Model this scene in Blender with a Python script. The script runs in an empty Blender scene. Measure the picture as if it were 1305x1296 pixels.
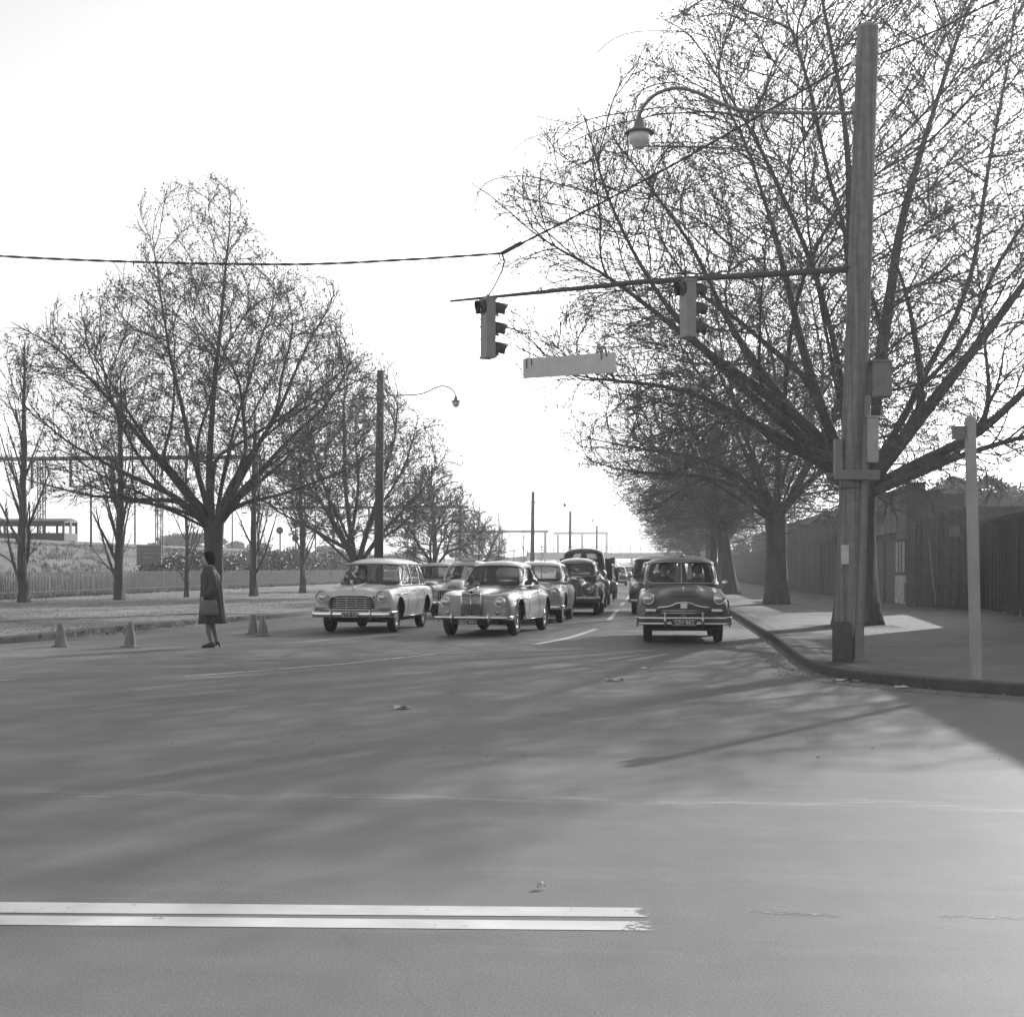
import bpy, bmesh, math, random
import numpy as np
from math import sin, cos, pi, radians, sqrt, atan2
from mathutils import Vector, Matrix

random.seed(7)
SC = bpy.context.scene
COL = SC.collection

# ------------------------------------------------------------------ camera
CAM_H = 1.4; FPX = 1800.0; HOR = 724.0; CX = 652.5
YAW = math.atan((833.0 - CX) / FPX)          # road direction (+Y) lies this far right of the view axis
cd = bpy.data.cameras.new('camera'); cam = bpy.data.objects.new('camera', cd); COL.objects.link(cam)
cam.location = (0, 0, CAM_H); cam.rotation_euler = (radians(90), 0, YAW)
cd.sensor_width = 36; cd.lens = 36 * FPX / 1305.0; cd.shift_y = (HOR - 648.0) / 1305.0
cd.clip_start = 0.1; cd.clip_end = 6000
SC.camera = cam

# ------------------------------------------------------------------ light
SUN_AZ = radians(30.0); SUN_EL = radians(22.5)   # azimuth clockwise from +Y
w = bpy.data.worlds.new('World'); SC.world = w; w.use_nodes = True
nt = w.node_tree; nt.nodes.clear()
sky = nt.nodes.new('ShaderNodeTexSky'); sky.sky_type = 'NISHITA'; sky.sun_disc = False
sky.sun_elevation = SUN_EL; sky.sun_rotation = SUN_AZ
sky.air_density = 1.0; sky.dust_density = 1.5; sky.ozone_density = 1.0
bw = nt.nodes.new('ShaderNodeRGBToBW'); bg = nt.nodes.new('ShaderNodeBackground'); wo = nt.nodes.new('ShaderNodeOutputWorld')
bg.inputs['Strength'].default_value = 0.15
nt.links.new(sky.outputs[0], bw.inputs[0]); nt.links.new(bw.outputs[0], bg.inputs[0]); nt.links.new(bg.outputs[0], wo.inputs[0])
sl = bpy.data.lights.new('sun', 'SUN'); so = bpy.data.objects.new('sun', sl); COL.objects.link(so)
sl.energy = 2.7; sl.angle = radians(0.5); sl.color = (1, 1, 1)      # black and white picture: neutral light
sdir = Vector((sin(SUN_AZ) * cos(SUN_EL), cos(SUN_AZ) * cos(SUN_EL), sin(SUN_EL)))
so.rotation_euler = sdir.to_track_quat('Z', 'Y').to_euler(); so.location = (20, 30, 40)
SC.view_settings.view_transform = 'Standard'; SC.view_settings.look = 'None'
SC.view_settings.exposure = 0.92; SC.view_settings.gamma = 1.0
SC.cycles.max_bounces = 6; SC.cycles.transparent_max_bounces = 12; SC.cycles.glossy_bounces = 3; SC.cycles.transmission_bounces = 4
SC.cycles.use_denoising = True
SC.cycles.volume_bounces = 0; SC.cycles.volume_max_steps = 64

# thin morning haze, lit by the low sun ahead: one even box round everything
_hm = bpy.data.meshes.new('haze'); _hx, _hy0, _hy1, _hz0, _hz1 = 2600, -520, 4100, -1.1, 17.5
_hm.from_pydata([(-_hx,_hy0,_hz0),(_hx,_hy0,_hz0),(_hx,_hy1,_hz0),(-_hx,_hy1,_hz0),(-_hx,_hy0,_hz1),(_hx,_hy0,_hz1),(_hx,_hy1,_hz1),(-_hx,_hy1,_hz1)], [],
                [(0,3,2,1),(4,5,6,7),(0,1,5,4),(1,2,6,5),(2,3,7,6),(3,0,4,7)])
haze = bpy.data.objects.new('haze', _hm); COL.objects.link(haze); haze['kind'] = 'stuff'
_m = bpy.data.materials.new('haze'); _m.use_nodes = True; _n = _m.node_tree; _n.nodes.clear()
_o = _n.nodes.new('ShaderNodeOutputMaterial'); _v = _n.nodes.new('ShaderNodeVolumePrincipled')
_v.inputs['Color'].default_value = (.95,.95,.95,1); _v.inputs['Density'].default_value = 0.00085; _v.inputs['Anisotropy'].default_value = .55
_n.links.new(_v.outputs[0], _o.inputs['Volume']); _hm.materials.append(_m)

# ------------------------------------------------------------------ helpers
def cw(u, d, z):
    """camera-frame lateral slope u, depth d, height z -> world"""
    x = u * d
    return Vector((x * cos(YAW) - d * sin(YAW), d * cos(YAW) + x * sin(YAW), z))
def gp(px, py, z=0.0):
    d = (CAM_H - z) * FPX / (py - HOR)
    return cw((px - CX) / FPX, d, z)
def at(px, py, d):
    return cw((px - CX) / FPX, d, CAM_H + (HOR - py) / FPX * d)

def tag(o, label=None, cat=None, group=None, kind=None):
    if label: o['label'] = label
    if cat: o['category'] = cat
    if group: o['group'] = group
    if kind: o['kind'] = kind
    return o
def empty(name, loc=(0, 0, 0), rz=0.0, **k):
    o = bpy.data.objects.new(name, None); COL.objects.link(o); o.location = loc; o.rotation_euler = (0, 0, rz)
    o.empty_display_size = .2
    tag(o, **k); return o
def link(name, me, mat=None, parent=None, **k):
    o = bpy.data.objects.new(name, me); COL.objects.link(o)
    if mat is not None:
        if not isinstance(mat, (list, tuple)): mat = [mat]
        if len(me.materials) == 0:
            for m in mat: me.materials.append(m)
    if parent is not None: o.parent = parent
    tag(o, **k); return o
def copy_tree(o, parent=None):
    c = o.copy(); COL.objects.link(c); c.parent = parent
    for ch in list(o.children): copy_tree(ch, c)
    return c

class MB:
    def __init__(s): s.v = []; s.f = []; s.mi = []; s.m = 0; s.sm = []; s.smooth = False
    def add(s, vs, fs):
        n = len(s.v); s.v += [tuple(p) for p in vs]
        for f in fs: s.f.append([i + n for i in f]); s.mi.append(s.m); s.sm.append(s.smooth)
        return s
    def box(s, x0, x1, y0, y1, z0, z1, M=None):
        vs = [(x0,y0,z0),(x1,y0,z0),(x1,y1,z0),(x0,y1,z0),(x0,y0,z1),(x1,y0,z1),(x1,y1,z1),(x0,y1,z1)]
        if M is not None: vs = [M @ Vector(v) for v in vs]
        sm = s.smooth; s.smooth = False
        s.add(vs, [(0,3,2,1),(4,5,6,7),(0,1,5,4),(1,2,6,5),(2,3,7,6),(3,0,4,7)]); s.smooth = sm
        return s
    def bbox(s, x0, x1, y0, y1, z0, z1, b=.01, M=None):
        """box with chamfered edges (corner cut hull)"""
        bm = bmesh.new(); bmesh.ops.create_cube(bm, size=1)
        for v in bm.verts:
            v.co = Vector(((x0+x1)/2 + v.co.x*(x1-x0), (y0+y1)/2 + v.co.y*(y1-y0), (z0+z1)/2 + v.co.z*(z1-z0)))
        bmesh.ops.bevel(bm, geom=bm.edges[:], offset=b, segments=2, affect='EDGES', profile=.7)
        vs = [v.co.copy() for v in bm.verts]
        if M is not None: vs = [M @ v for v in vs]
        bm.verts.index_update()
        s.add(vs, [[v.index for v in f.verts] for f in bm.faces]); bm.free()
        return s
    def tube(s, pts, r, n=8, caps=True):
        pts = [Vector(p) for p in pts]; m = len(pts)
        rs = r if isinstance(r, (list, tuple)) else [r] * m
        vs = []; up = None
        for i, p in enumerate(pts):
            t = (pts[min(i+1, m-1)] - pts[max(i-1, 0)]).normalized()
            if up is None:
                up = Vector((0,0,1)) if abs(t.z) < .9 else Vector((1,0,0))
            a = t.cross(up).normalized(); b = a.cross(t).normalized(); up = b
            for k in range(n):
                q = 2*pi*k/n
                vs.append(p + (a*cos(q) + b*sin(q)) * rs[i])
        fs = [(i*n+k, i*n+(k+1)%n, (i+1)*n+(k+1)%n, (i+1)*n+k) for i in range(m-1) for k in range(n)]
        sm = s.smooth; s.smooth = n >= 6
        s.add(vs, fs); s.smooth = False
        if caps:
            k0 = len(s.v) - m*n
            s.f.append([k0 + k for k in range(n)][::-1]); s.mi.append(s.m); s.sm.append(False)
            s.f.append([k0 + (m-1)*n + k for k in range(n)]); s.mi.append(s.m); s.sm.append(False)
        s.smooth = sm
        return s
    def lathe(s, prof, n=20, M=None, close=False):
        """prof [(r, z)] around Z"""
        vs = []
        for r, z in prof:
            for k in range(n):
                a = 2*pi*k/n; vs.append(Vector((r*cos(a), r*sin(a), z)))
        if M is not None: vs = [M @ v for v in vs]
        m = len(prof)
        fs = [(i*n+k, i*n+(k+1)%n, ((i+1)%m)*n+(k+1)%n, ((i+1)%m)*n+k) for i in range(m if close else m-1) for k in range(n)]
        sm = s.smooth; s.smooth = True; s.add(vs, fs); s.smooth = sm
        return s
    def loft(s, secs, closed=True, caps=True, smooth=True):
        n = len(secs[0]); m = len(secs)
        vs = [p for sec in secs for p in sec]
        kk = n if closed else n-1
        sm = s.smooth; s.smooth = smooth
        k0 = len(s.v)
        s.add(vs, [(i*n+k, (i+1)*n+k, (i+1)*n+(k+1)%n, i*n+(k+1)%n) for i in range(m-1) for k in range(kk)])
        s.smooth = sm
        if caps and closed:
            s.f.append([k0+k for k in range(n)]); s.mi.append(s.m); s.sm.append(False)
            s.f.append([k0+(m-1)*n+k for k in range(n)][::-1]); s.mi.append(s.m); s.sm.append(False)
        return s
    def mesh(s, name):
        me = bpy.data.meshes.new(name); me.from_pydata(s.v, [], s.f)
        me.polygons.foreach_set('material_index', s.mi); me.polygons.foreach_set('use_smooth', s.sm)
        me.validate(); 
        bm = bmesh.new(); bm.from_mesh(me); bmesh.ops.recalc_face_normals(bm, faces=bm.faces[:]); bm.to_mesh(me); bm.free()
        return me
    def build(s, name, mat, parent=None, **k):
        return link(name, s.mesh(name), mat, parent, **k)

def bake(o, name=None):
    """replace modifiers by their result"""
    dg = bpy.context.evaluated_depsgraph_get(); dg.update()
    me = bpy.data.meshes.new_from_object(o.evaluated_get(dg), depsgraph=dg)
    o.modifiers.clear(); o.data = me
    return o
def text_mesh(txt, size):
    c = bpy.data.curves.new('lettering', 'FONT'); c.body = txt; c.size = size; c.align_x = 'CENTER'; c.align_y = 'CENTER'; c.extrude = .002
    o = bpy.data.objects.new('lettering', c); COL.objects.link(o)
    dg = bpy.context.evaluated_depsgraph_get(); dg.update()
    me = bpy.data.meshes.new_from_object(o.evaluated_get(dg), depsgraph=dg)
    bpy.data.objects.remove(o); me.materials.clear()
    return me

# ------------------------------------------------------------------ materials (all grey: a black and white photograph)
def g(v): return (v, v, v, 1)
MATS = {}
def mat(name, v, rough=.7, var=0.0, scale=3.0, bump=0.0, bscale=40.0, metal=0.0, coat=0.0, stretch=(1,1,1), var2=0.0, scale2=30.0, spec=.5, lo=None, hi=None):
    if name in MATS: return MATS[name]
    m = bpy.data.materials.new(name); m.use_nodes = True; MATS[name] = m
    n = m.node_tree; p = n.nodes['Principled BSDF']
    p.inputs['Roughness'].default_value = rough; p.inputs['Metallic'].default_value = metal
    p.inputs['Coat Weight'].default_value = coat; p.inputs['Coat Roughness'].default_value = .06
    p.inputs['Specular IOR Level'].default_value = spec
    p.inputs['Base Color'].default_value = g(v)
    if var or bump or var2:
        tc = n.nodes.new('ShaderNodeTexCoord'); mp = n.nodes.new('ShaderNodeMapping'); mp.inputs['Scale'].default_value = stretch
        n.links.new(tc.outputs['Object'], mp.inputs['Vector'])
    if var or var2:
        nz = n.nodes.new('ShaderNodeTexNoise'); nz.inputs['Scale'].default_value = scale; nz.inputs['Detail'].default_value = 6; nz.inputs['Roughness'].default_value = .65
        n.links.new(mp.outputs[0], nz.inputs['Vector'])
        mr = n.nodes.new('ShaderNodeMapRange'); mr.inputs['From Min'].default_value = .3; mr.inputs['From Max'].default_value = .7
        mr.inputs['To Min'].default_value = v*(1-var) if lo is None else lo; mr.inputs['To Max'].default_value = v*(1+var) if hi is None else hi
        n.links.new(nz.outputs['Fac'], mr.inputs['Value']); out = mr.outputs[0]
        if var2:
            n2 = n.nodes.new('ShaderNodeTexNoise'); n2.inputs['Scale'].default_value = scale2; n2.inputs['Detail'].default_value = 4; n2.inputs['Roughness'].default_value = .7
            n.links.new(tc.outputs['Object'], n2.inputs['Vector'])
            m2 = n.nodes.new('ShaderNodeMapRange'); m2.inputs['From Min'].default_value = .3; m2.inputs['From Max'].default_value = .7
            m2.inputs['To Min'].default_value = 1-var2; m2.inputs['To Max'].default_value = 1+var2
            n.links.new(n2.outputs['Fac'], m2.inputs['Value'])
            mm = n.nodes.new('ShaderNodeMath'); mm.operation = 'MULTIPLY'; n.links.new(out, mm.inputs[0]); n.links.new(m2.outputs[0], mm.inputs[1]); out = mm.outputs[0]
        n.links.new(out, p.inputs['Base Color'])
    if bump:
        nb = n.nodes.new('ShaderNodeTexNoise'); nb.inputs['Scale'].default_value = bscale; nb.inputs['Detail'].default_value = 5
        n.links.new(mp.outputs[0], nb.inputs['Vector'])
        b = n.nodes.new('ShaderNodeBump'); b.inputs['Strength'].default_value = bump; b.inputs['Distance'].default_value = .02
        n.links.new(nb.outputs['Fac'], b.inputs['Height']); n.links.new(b.outputs[0], p.inputs['Normal'])
    return m
def glass_mat(name, tint=.8, refl=1.0):
    m = bpy.data.materials.new(name); m.use_nodes = True; n = m.node_tree; n.nodes.clear()
    o = n.nodes.new('ShaderNodeOutputMaterial'); mx = n.nodes.new('ShaderNodeMixShader')
    t = n.nodes.new('ShaderNodeBsdfTransparent'); t.inputs[0].default_value = g(tint)
    gl = n.nodes.new('ShaderNodeBsdfGlossy'); gl.inputs['Roughness'].default_value = .03; gl.inputs['Color'].default_value = g(.95)
    f = n.nodes.new('ShaderNodeFresnel'); f.inputs[0].default_value = 1.45
    mu = n.nodes.new('ShaderNodeMath'); mu.operation = 'MULTIPLY_ADD'; mu.inputs[1].default_value = refl; mu.inputs[2].default_value = .02
    n.links.new(f.outputs[0], mu.inputs[0]); n.links.new(mu.outputs[0], mx.inputs[0]); n.links.new(t.outputs[0], mx.inputs[1]); n.links.new(gl.outputs[0], mx.inputs[2])
    n.links.new(mx.outputs[0], o.inputs[0]); return m

M_bark   = mat('bark', .10, .9, .35, 4, .9, 18, stretch=(1,1,.35))
M_twig   = mat('twig_bark', .13, .9, .2, 2)
M_leafb  = mat('withered_leaf', .16, .8, .3, 3)
M_leafg  = mat('gum_foliage', .10, .6, .45, 1.2)
M_shrub  = mat('shrub_foliage', .095, .5, .5, 1.4)
M_pole   = mat('weathered_pole_wood', .16, .85, .5, 14, .7, 40, stretch=(1,1,.035), var2=.2, scale2=9)
M_tar    = mat('tarred_base', .06, .7, .3, 8, .3, 40)
M_cream  = mat('painted_post', .32, .6, .18, 4, .1, 40, stretch=(1,1,.3))
M_iron   = mat('painted_iron', .16, .5, .2, 6)
M_dkiron = mat('dark_iron', .07, .55, .2, 6)
M_gal    = mat('galvanised', .30, .45, .15, 8, metal=.3)
M_sheet  = mat('grey_enamel', .55, .55, .1, 5)
M_house  = mat('signal_enamel', .25, .45, .15, 6)
M_visor  = mat('signal_visor', .05, .5)
M_white  = mat('white_enamel', .7, .5, .06, 6)
M_opal   = mat('opal_glass', .62, .15, coat=.5)
M_chrome = mat('chrome', .75, .16, metal=1.0)
M_chromd = mat('worn_chrome', .55, .28, .12, 12, metal=.9)
M_tyre   = mat('tyre_rubber', .028, .8, .2, 20)
M_black  = mat('black_undercoat', .02, .8)
M_seat   = mat('seat_vinyl', .10, .6, .15, 6)
M_plate  = mat('number_plate_black', .03, .4)
M_plwh   = mat('number_plate_letters', .7, .5)
M_lens   = mat('headlamp_glass', .55, .08, metal=.6, coat=1)
M_glass  = glass_mat('window_glass', .82, 1.2)
M_gap    = mat('panel_gap', .03, .8)
M_skin   = mat('skin', .38, .55)
M_hair   = mat('dark_hair', .022, .95, .4, 30, .8, 60, spec=.1)
M_leather= mat('dark_leather', .035, .35, .2, 20)
# ------------------------------------------------------------------ ground, road, pavements
def road_material():
    m = bpy.data.materials.new('asphalt'); m.use_nodes = True; n = m.node_tree; p = n.nodes['Principled BSDF']; L = n.links.new
    tc = n.nodes.new('ShaderNodeTexCoord')
    def noise(scale, detail, st=(1,1,1), rough=.6, dist=0):
        mp = n.nodes.new('ShaderNodeMapping'); mp.inputs['Scale'].default_value = st; L(tc.outputs['Object'], mp.inputs[0])
        z = n.nodes.new('ShaderNodeTexNoise'); z.inputs['Scale'].default_value = scale; z.inputs['Detail'].default_value = detail
        z.inputs['Roughness'].default_value = rough; z.inputs['Distortion'].default_value = dist
        L(mp.outputs[0], z.inputs['Vector']); return z.outputs['Fac']
    def rng(s, a, b, c, d):
        r = n.nodes.new('ShaderNodeMapRange'); r.inputs['From Min'].default_value = a; r.inputs['From Max'].default_value = b
        r.inputs['To Min'].default_value = c; r.inputs['To Max'].default_value = d; L(s, r.inputs['Value']); return r.outputs[0]
    def op(o, a, b):
        q = n.nodes.new('ShaderNodeMath'); q.operation = o
        for i, x in enumerate((a, b)):
            if isinstance(x, (int, float)): q.inputs[i].default_value = x
            else: L(x, q.inputs[i])
        return q.outputs[0]
    big = rng(noise(.22, 4), .3, .7, .9, 1.1)
    streak = rng(noise(1.0, 5, (.12, 1.6, 1)), .3, .7, .93, 1.07)
    streak2 = rng(noise(1.2, 5, (1.5, .08, 1)), .3, .7, .95, 1.05)
    mid = rng(noise(3.5, 6), .3, .7, .93, 1.07)
    fine = rng(noise(95, 2, rough=.8), .3, .7, .66, 1.34)
    grit = rng(noise(190, 2, rough=.8), .66, .74, 1.0, 1.45)
    v = op('MULTIPLY', big, streak); v = op('MULTIPLY', v, streak2); v = op('MULTIPLY', v, mid); v = op('MULTIPLY', v, fine); v = op('MULTIPLY', v, grit)
    # pale worn seam where the old surface was joined, wandering across the road about 8.5 m ahead
    sx = n.nodes.new('ShaderNodeSeparateXYZ'); L(tc.outputs['Object'], sx.inputs[0])
    wob = rng(noise(.9, 7, (1, .2, 1), .75), .3, .7, -.16, .16)
    dist = op('ABSOLUTE', op('ADD', op('SUBTRACT', sx.outputs['Y'], 8.52), wob), 0.0)
    seam = rng(dist, .0, .20, 1.0, .0)
    brk = rng(noise(4.0, 8, (.45, 2.8, 1), .8), .47, .56, 0.0, 1.0)
    seam = op('MULTIPLY', seam, brk)
    v = op('MULTIPLY', v, op('ADD', op('MULTIPLY', seam, .8), 1.0))
    # faint second scuffed line nearer
    d2 = op('ABSOLUTE', op('ADD', op('SUBTRACT', sx.outputs['Y'], 10.9), wob), 0.0)
    v = op('MULTIPLY', v, op('ADD', op('MULTIPLY', op('MULTIPLY', rng(d2, 0, .04, 1, 0), brk), .35), 1.0))
    # cracks: thin dark wandering lines, broken up, and a few darker patched areas
    mpc = n.nodes.new('ShaderNodeVectorMath'); mpc.operation = 'ADD'
    nzc = n.nodes.new('ShaderNodeTexNoise'); nzc.inputs['Scale'].default_value = 1.3; nzc.inputs['Detail'].default_value = 5; L(tc.outputs['Object'], nzc.inputs['Vector'])
    L(tc.outputs['Object'], mpc.inputs[0]); L(nzc.outputs['Color'], mpc.inputs[1])
    vc = n.nodes.new('ShaderNodeTexVoronoi'); vc.feature = 'DISTANCE_TO_EDGE'; vc.inputs['Scale'].default_value = .19; L(mpc.outputs[0], vc.inputs['Vector'])
    crack = rng(vc.outputs['Distance'], .0, .0028, .0, 1.0); mask = rng(noise(.35, 3), .46, .56, 1.0, .0)
    crack = op('MAXIMUM', crack, op('SUBTRACT', 1.0, mask)); v = op('MULTIPLY', v, op('ADD', op('MULTIPLY', crack, .12), .88))
    worn = rng(noise(.8, 8, (.35, 1.5, 1), .8), .52, .66, 1.0, 1.22); v = op('MULTIPLY', v, worn)
    lane = rng(noise(.45, 2, (1.6, .03, 1)), .38, .62, .93, 1.07); v = op('MULTIPLY', v, lane)
    # small dark oil drips
    vo = n.nodes.new('ShaderNodeTexVoronoi'); vo.inputs['Scale'].default_value = .55; L(tc.outputs['Object'], vo.inputs['Vector'])
    spot = rng(vo.outputs['Distance'], .010, .022, .5, 1.0); v = op('MULTIPLY', v, spot)
    col = op('MULTIPLY', v, ROAD_A)
    L(col, p.inputs['Base Color'])
    p.inputs['Roughness'].default_value = .68; p.inputs['Specular IOR Level'].default_value = .35
    b = n.nodes.new('ShaderNodeBump'); b.inputs['Strength'].default_value = .28; b.inputs['Distance'].default_value = .010
    L(noise(120, 4, rough=.8), b.inputs['Height']); L(b.outputs[0], p.inputs['Normal'])
    return m
ROAD_A = .150
M_road = road_material()
M_path = mat('asphalt_footpath', .15, .8, .32, .55, .5, 50, var2=.25, scale2=7)
M_kerb = mat('bluestone_kerb', .055, .75, .3, 3, .4, 30, var2=.2, scale2=25)
M_gutter = mat('gutter_paving', .17, .8, .28, 2.2, .5, 40, var2=.3, scale2=14)
M_verge = mat('dry_verge', .165, .95, .35, .45, .8, 30, stretch=(1.2,.25,1), var2=.4, scale2=5)
M_ground = mat('dry_ground', .13, .95, .25, .06)
M_bank = mat('dry_grass_bank', .125, .95, .4, .35, .9, 6, stretch=(1,.5,1.3), var2=.3, scale2=3)

def sheet(name, pts, z, m, **k):
    bm = bmesh.new(); vs = [bm.verts.new((p[0], p[1], z)) for p in pts]; bm.faces.new(vs)
    bmesh.ops.triangulate(bm, faces=bm.faces[:]); me = bpy.data.meshes.new(name); bm.to_mesh(me); bm.free()
    for q in me.polygons:
        if q.normal.z < 0: me.flip_normals(); break
    return link(name, me, m, **k)
sheet('ground', [(-2500,-500),(2500,-500),(2500,4000),(-2500,4000)], -.03, M_ground, kind='structure')
mbr = MB(); mbr.add([(-260,-60,0),(260,-60,0),(260,30,0),(2.9,30,0),(-14,30,0),(-260,30,0),(2.9,900,0),(-14,900,0)], [(0,1,2,3,4,5),(4,3,6,7)])
mbr.build('road', M_road, kind='structure')

def smooth_curve(pts, per=6):
    out = []; P = [Vector((p[0], p[1], 0)) for p in pts]
    for i in range(len(P)-1):
        p0 = P[max(i-1,0)]; p1 = P[i]; p2 = P[i+1]; p3 = P[min(i+2, len(P)-1)]
        L = (p2-p1).length; k = per if L < 40 else 1
        for j in range(k):
            t = j/k
            if L > 30: out.append(p1.lerp(p2, t)); continue
            m1 = ((p1-p0).normalized()+(p2-p1).normalized()).normalized()*L; m2 = ((p2-p1).normalized()+(p3-p2).normalized()).normalized()*L
            out.append(p1*(2*t**3-3*t*t+1)+m1*(t**3-2*t*t+t)+p2*(-2*t**3+3*t*t)+m2*(t**3-t*t))
    out.append(P[-1]); return out
def offset(c, d):
    o = []
    for i, p in enumerate(c):
        t = (c[min(i+1,len(c)-1)] - c[max(i-1,0)]).normalized(); o.append(p + Vector((-t.y, t.x, 0))*d)
    return o
KR = [(2.36, 600),(2.34,80),(2.32,45),(2.28,32),(2.24,26),(2.16,22.4),(2.14,20.2),(2.2,19.0),(2.45,17.9),(3.02,16.9),(3.98,15.9),(5.4,14.9),(8,13.9),(12,13.3),(18,13.1),(120,13.0)]
KL = [(-9.95,600),(-9.95,75),(-9.95,50),(-9.97,43),(-10.25,39),(-11.2,34),(-11.65,28.5),(-11.75,25.6),(-12.3,24.3),(-13.8,23.6),(-18,23.3),(-120,23.2)]
cR = smooth_curve(KR); cL = smooth_curve(KL)
def kerb_strip(name, c, side, w, z0, z1, m, proud=.003, off=0.0, joint=None):
    a = offset(c, off*side); b = offset(c, (off+w)*side); mb = MB()
    n = len(c); vs = []
    for i in range(n):
        vs += [(a[i].x,a[i].y,z0),(a[i].x,a[i].y,z1-.012),(a[i].x+(b[i].x-a[i].x)*.1,a[i].y+(b[i].y-a[i].y)*.1,z1+proud),(b[i].x,b[i].y,z1+proud),(b[i].x,b[i].y,z0)]
    fs = [(i*5+k,(i+1)*5+k,(i+1)*5+k+1,i*5+k+1) for i in range(n-1) for k in range(4)]
    mb.add(vs, fs); o = mb.build(name, m, kind='structure'); return o
KZ = .13
# bluestone kerbs, then the pavement / verge sheets behind them
def kerb_side(c):  # side so that offset goes away from the road
    return 1
kerb_strip('kerb', cR, 1 if True else -1, .28, -.01, KZ, M_kerb)
kerb_strip('kerb', cL, -1, .28, -.01, KZ, M_kerb)
def flat_strip(name, c, o0, o1, z, m, y1=None):
    a = offset(c, o0); b = offset(c, o1); vs = []
    for i in range(len(c)): vs += [(a[i].x,a[i].y,z),(b[i].x,b[i].y,z)]
    return MB().add(vs, [(2*i,2*i+1,2*i+3,2*i+2) for i in range(len(c)-1)]).build(name, m, kind='structure')
flat_strip('gutter', cR, -.004, -.42, .004, M_gutter)
flat_strip('gutter', cL, .004, .35, .004, M_gutter)
bR = offset(cR, .27); bL = offset(cL, -.27)
sheet('pavement', [(p.x,p.y) for p in bR] + [(120,600)], KZ, M_path, kind='structure')
sheet('verge', [(p.x,p.y) for p in bL] + [(-120,600)], KZ, M_verge, kind='structure')
# kerb stone joints: thin dark slots standing 2 mm proud of the face
def joints(c, side, step, name, ymax):
    mb = MB(); acc = 0; nxt = .4; o = offset(c, -.003*side); o2 = offset(c, .275*side)
    for i in range(len(c)-1):
        p, q = o[i], o[i+1]; L = (q-p).length
        while nxt < acc + L:
            t = (nxt-acc)/L; P = p.lerp(q, t); Q = o2[i].lerp(o2[i+1], t)
            if P.y < ymax and abs(P.x) < 40:
                d = (q-p).normalized(); ww = .005
                mb.add([P-d*ww+Vector((0,0,.004)), P+d*ww+Vector((0,0,.004)), P+d*ww+Vector((0,0,KZ+.005)), P-d*ww+Vector((0,0,KZ+.005)),
                        Q+d*ww+Vector((0,0,KZ+.006)), Q-d*ww+Vector((0,0,KZ+.006))], [(0,1,2,3),(3,2,4,5)])
            nxt += step
        acc += L
    return mb.build('kerb_joints', M_gap, kind='structure')
joints(cR, 1, 1.15, 'kerb', 60); joints(cL, -1, 1.5, 'kerb', 60)

# painted markings (4 mm sheets)
def paint_mat(name, v, wear, sc=6, end=None):
    m = bpy.data.materials.new(name); m.use_nodes = True; n = m.node_tree; p = n.nodes['Principled BSDF']; L = n.links.new
    tc = n.nodes.new('ShaderNodeTexCoord'); z = n.nodes.new('ShaderNodeTexNoise'); z.inputs['Scale'].default_value = sc; z.inputs['Detail'].default_value = 9; z.inputs['Roughness'].default_value = .75
    L(tc.outputs['Object'], z.inputs['Vector'])
    src = z.outputs['Fac']
    if end is not None:
        s = n.nodes.new('ShaderNodeSeparateXYZ'); L(tc.outputs['Object'], s.inputs[0])
        r = n.nodes.new('ShaderNodeMapRange'); r.inputs['From Min'].default_value = end[0]; r.inputs['From Max'].default_value = end[1]
        r.inputs['To Min'].default_value = 0; r.inputs['To Max'].default_value = end[2]; L(s.outputs['X'], r.inputs['Value'])
        a = n.nodes.new('ShaderNodeMath'); a.operation = 'SUBTRACT'; L(src, a.inputs[0]); L(r.outputs[0], a.inputs[1]); src = a.outputs[0]
    r = n.nodes.new('ShaderNodeMapRange'); r.inputs['From Min'].default_value = wear-.05; r.inputs['From Max'].default_value = wear+.05
    L(src, r.inputs['Value']); L(r.outputs[0], p.inputs['Alpha'])
    z2 = n.nodes.new('ShaderNodeTexNoise'); z2.inputs['Scale'].default_value = 2.5; z2.inputs['Detail'].default_value = 6; L(tc.outputs['Object'], z2.inputs['Vector'])
    r2 = n.nodes.new('ShaderNodeMapRange'); r2.inputs['From Min'].default_value = .3; r2.inputs['From Max'].default_value = .7; r2.inputs['To Min'].default_value = v*.74; r2.inputs['To Max'].default_value = v*1.08
    L(z2.outputs['Fac'], r2.inputs['Value']); L(r2.outputs[0], p.inputs['Base Color']); p.inputs['Roughness'].default_value = .6
    return m
M_pd = paint_mat('double_line_paint', .64, .345, 16, end=(-.16, .03, .26))
M_pt = paint_mat('thin_worn_paint', .55, .42, 5)
M_pdash = paint_mat('lane_paint', .7, .34, 8)
def quad_px(name, a, b, c, d, m, ext=None):
    P = [gp(*a), gp(*b), gp(*c), gp(*d)]
    if ext:
        P[0] = P[0] + (P[0]-P[1])*ext; P[3] = P[3] + (P[3]-P[2])*ext
    return MB().add([(p.x,p.y,.002) for p in P], [(0,1,2,3)]).build(name, m, kind='structure')
quad_px('road_marking', (0,1149.5),(828,1157),(828,1168.5),(0,1163), M_pd, 12)
quad_px('road_marking', (0,1166.5),(838,1174.5),(838,1186),(0,1178.5), M_pd, 12)
def line_mark(pts, w, m, name='road_marking', z=.0042):
    c = smooth_curve(pts, 8); a = offset(c, w/2); b = offset(c, -w/2); vs = []
    for i in range(len(c)): vs += [(a[i].x,a[i].y,z),(b[i].x,b[i].y,z)]
    return MB().add(vs, [(2*i,2*i+1,2*i+3,2*i+2) for i in range(len(c)-1)]).build(name, m, kind='structure')
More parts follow.
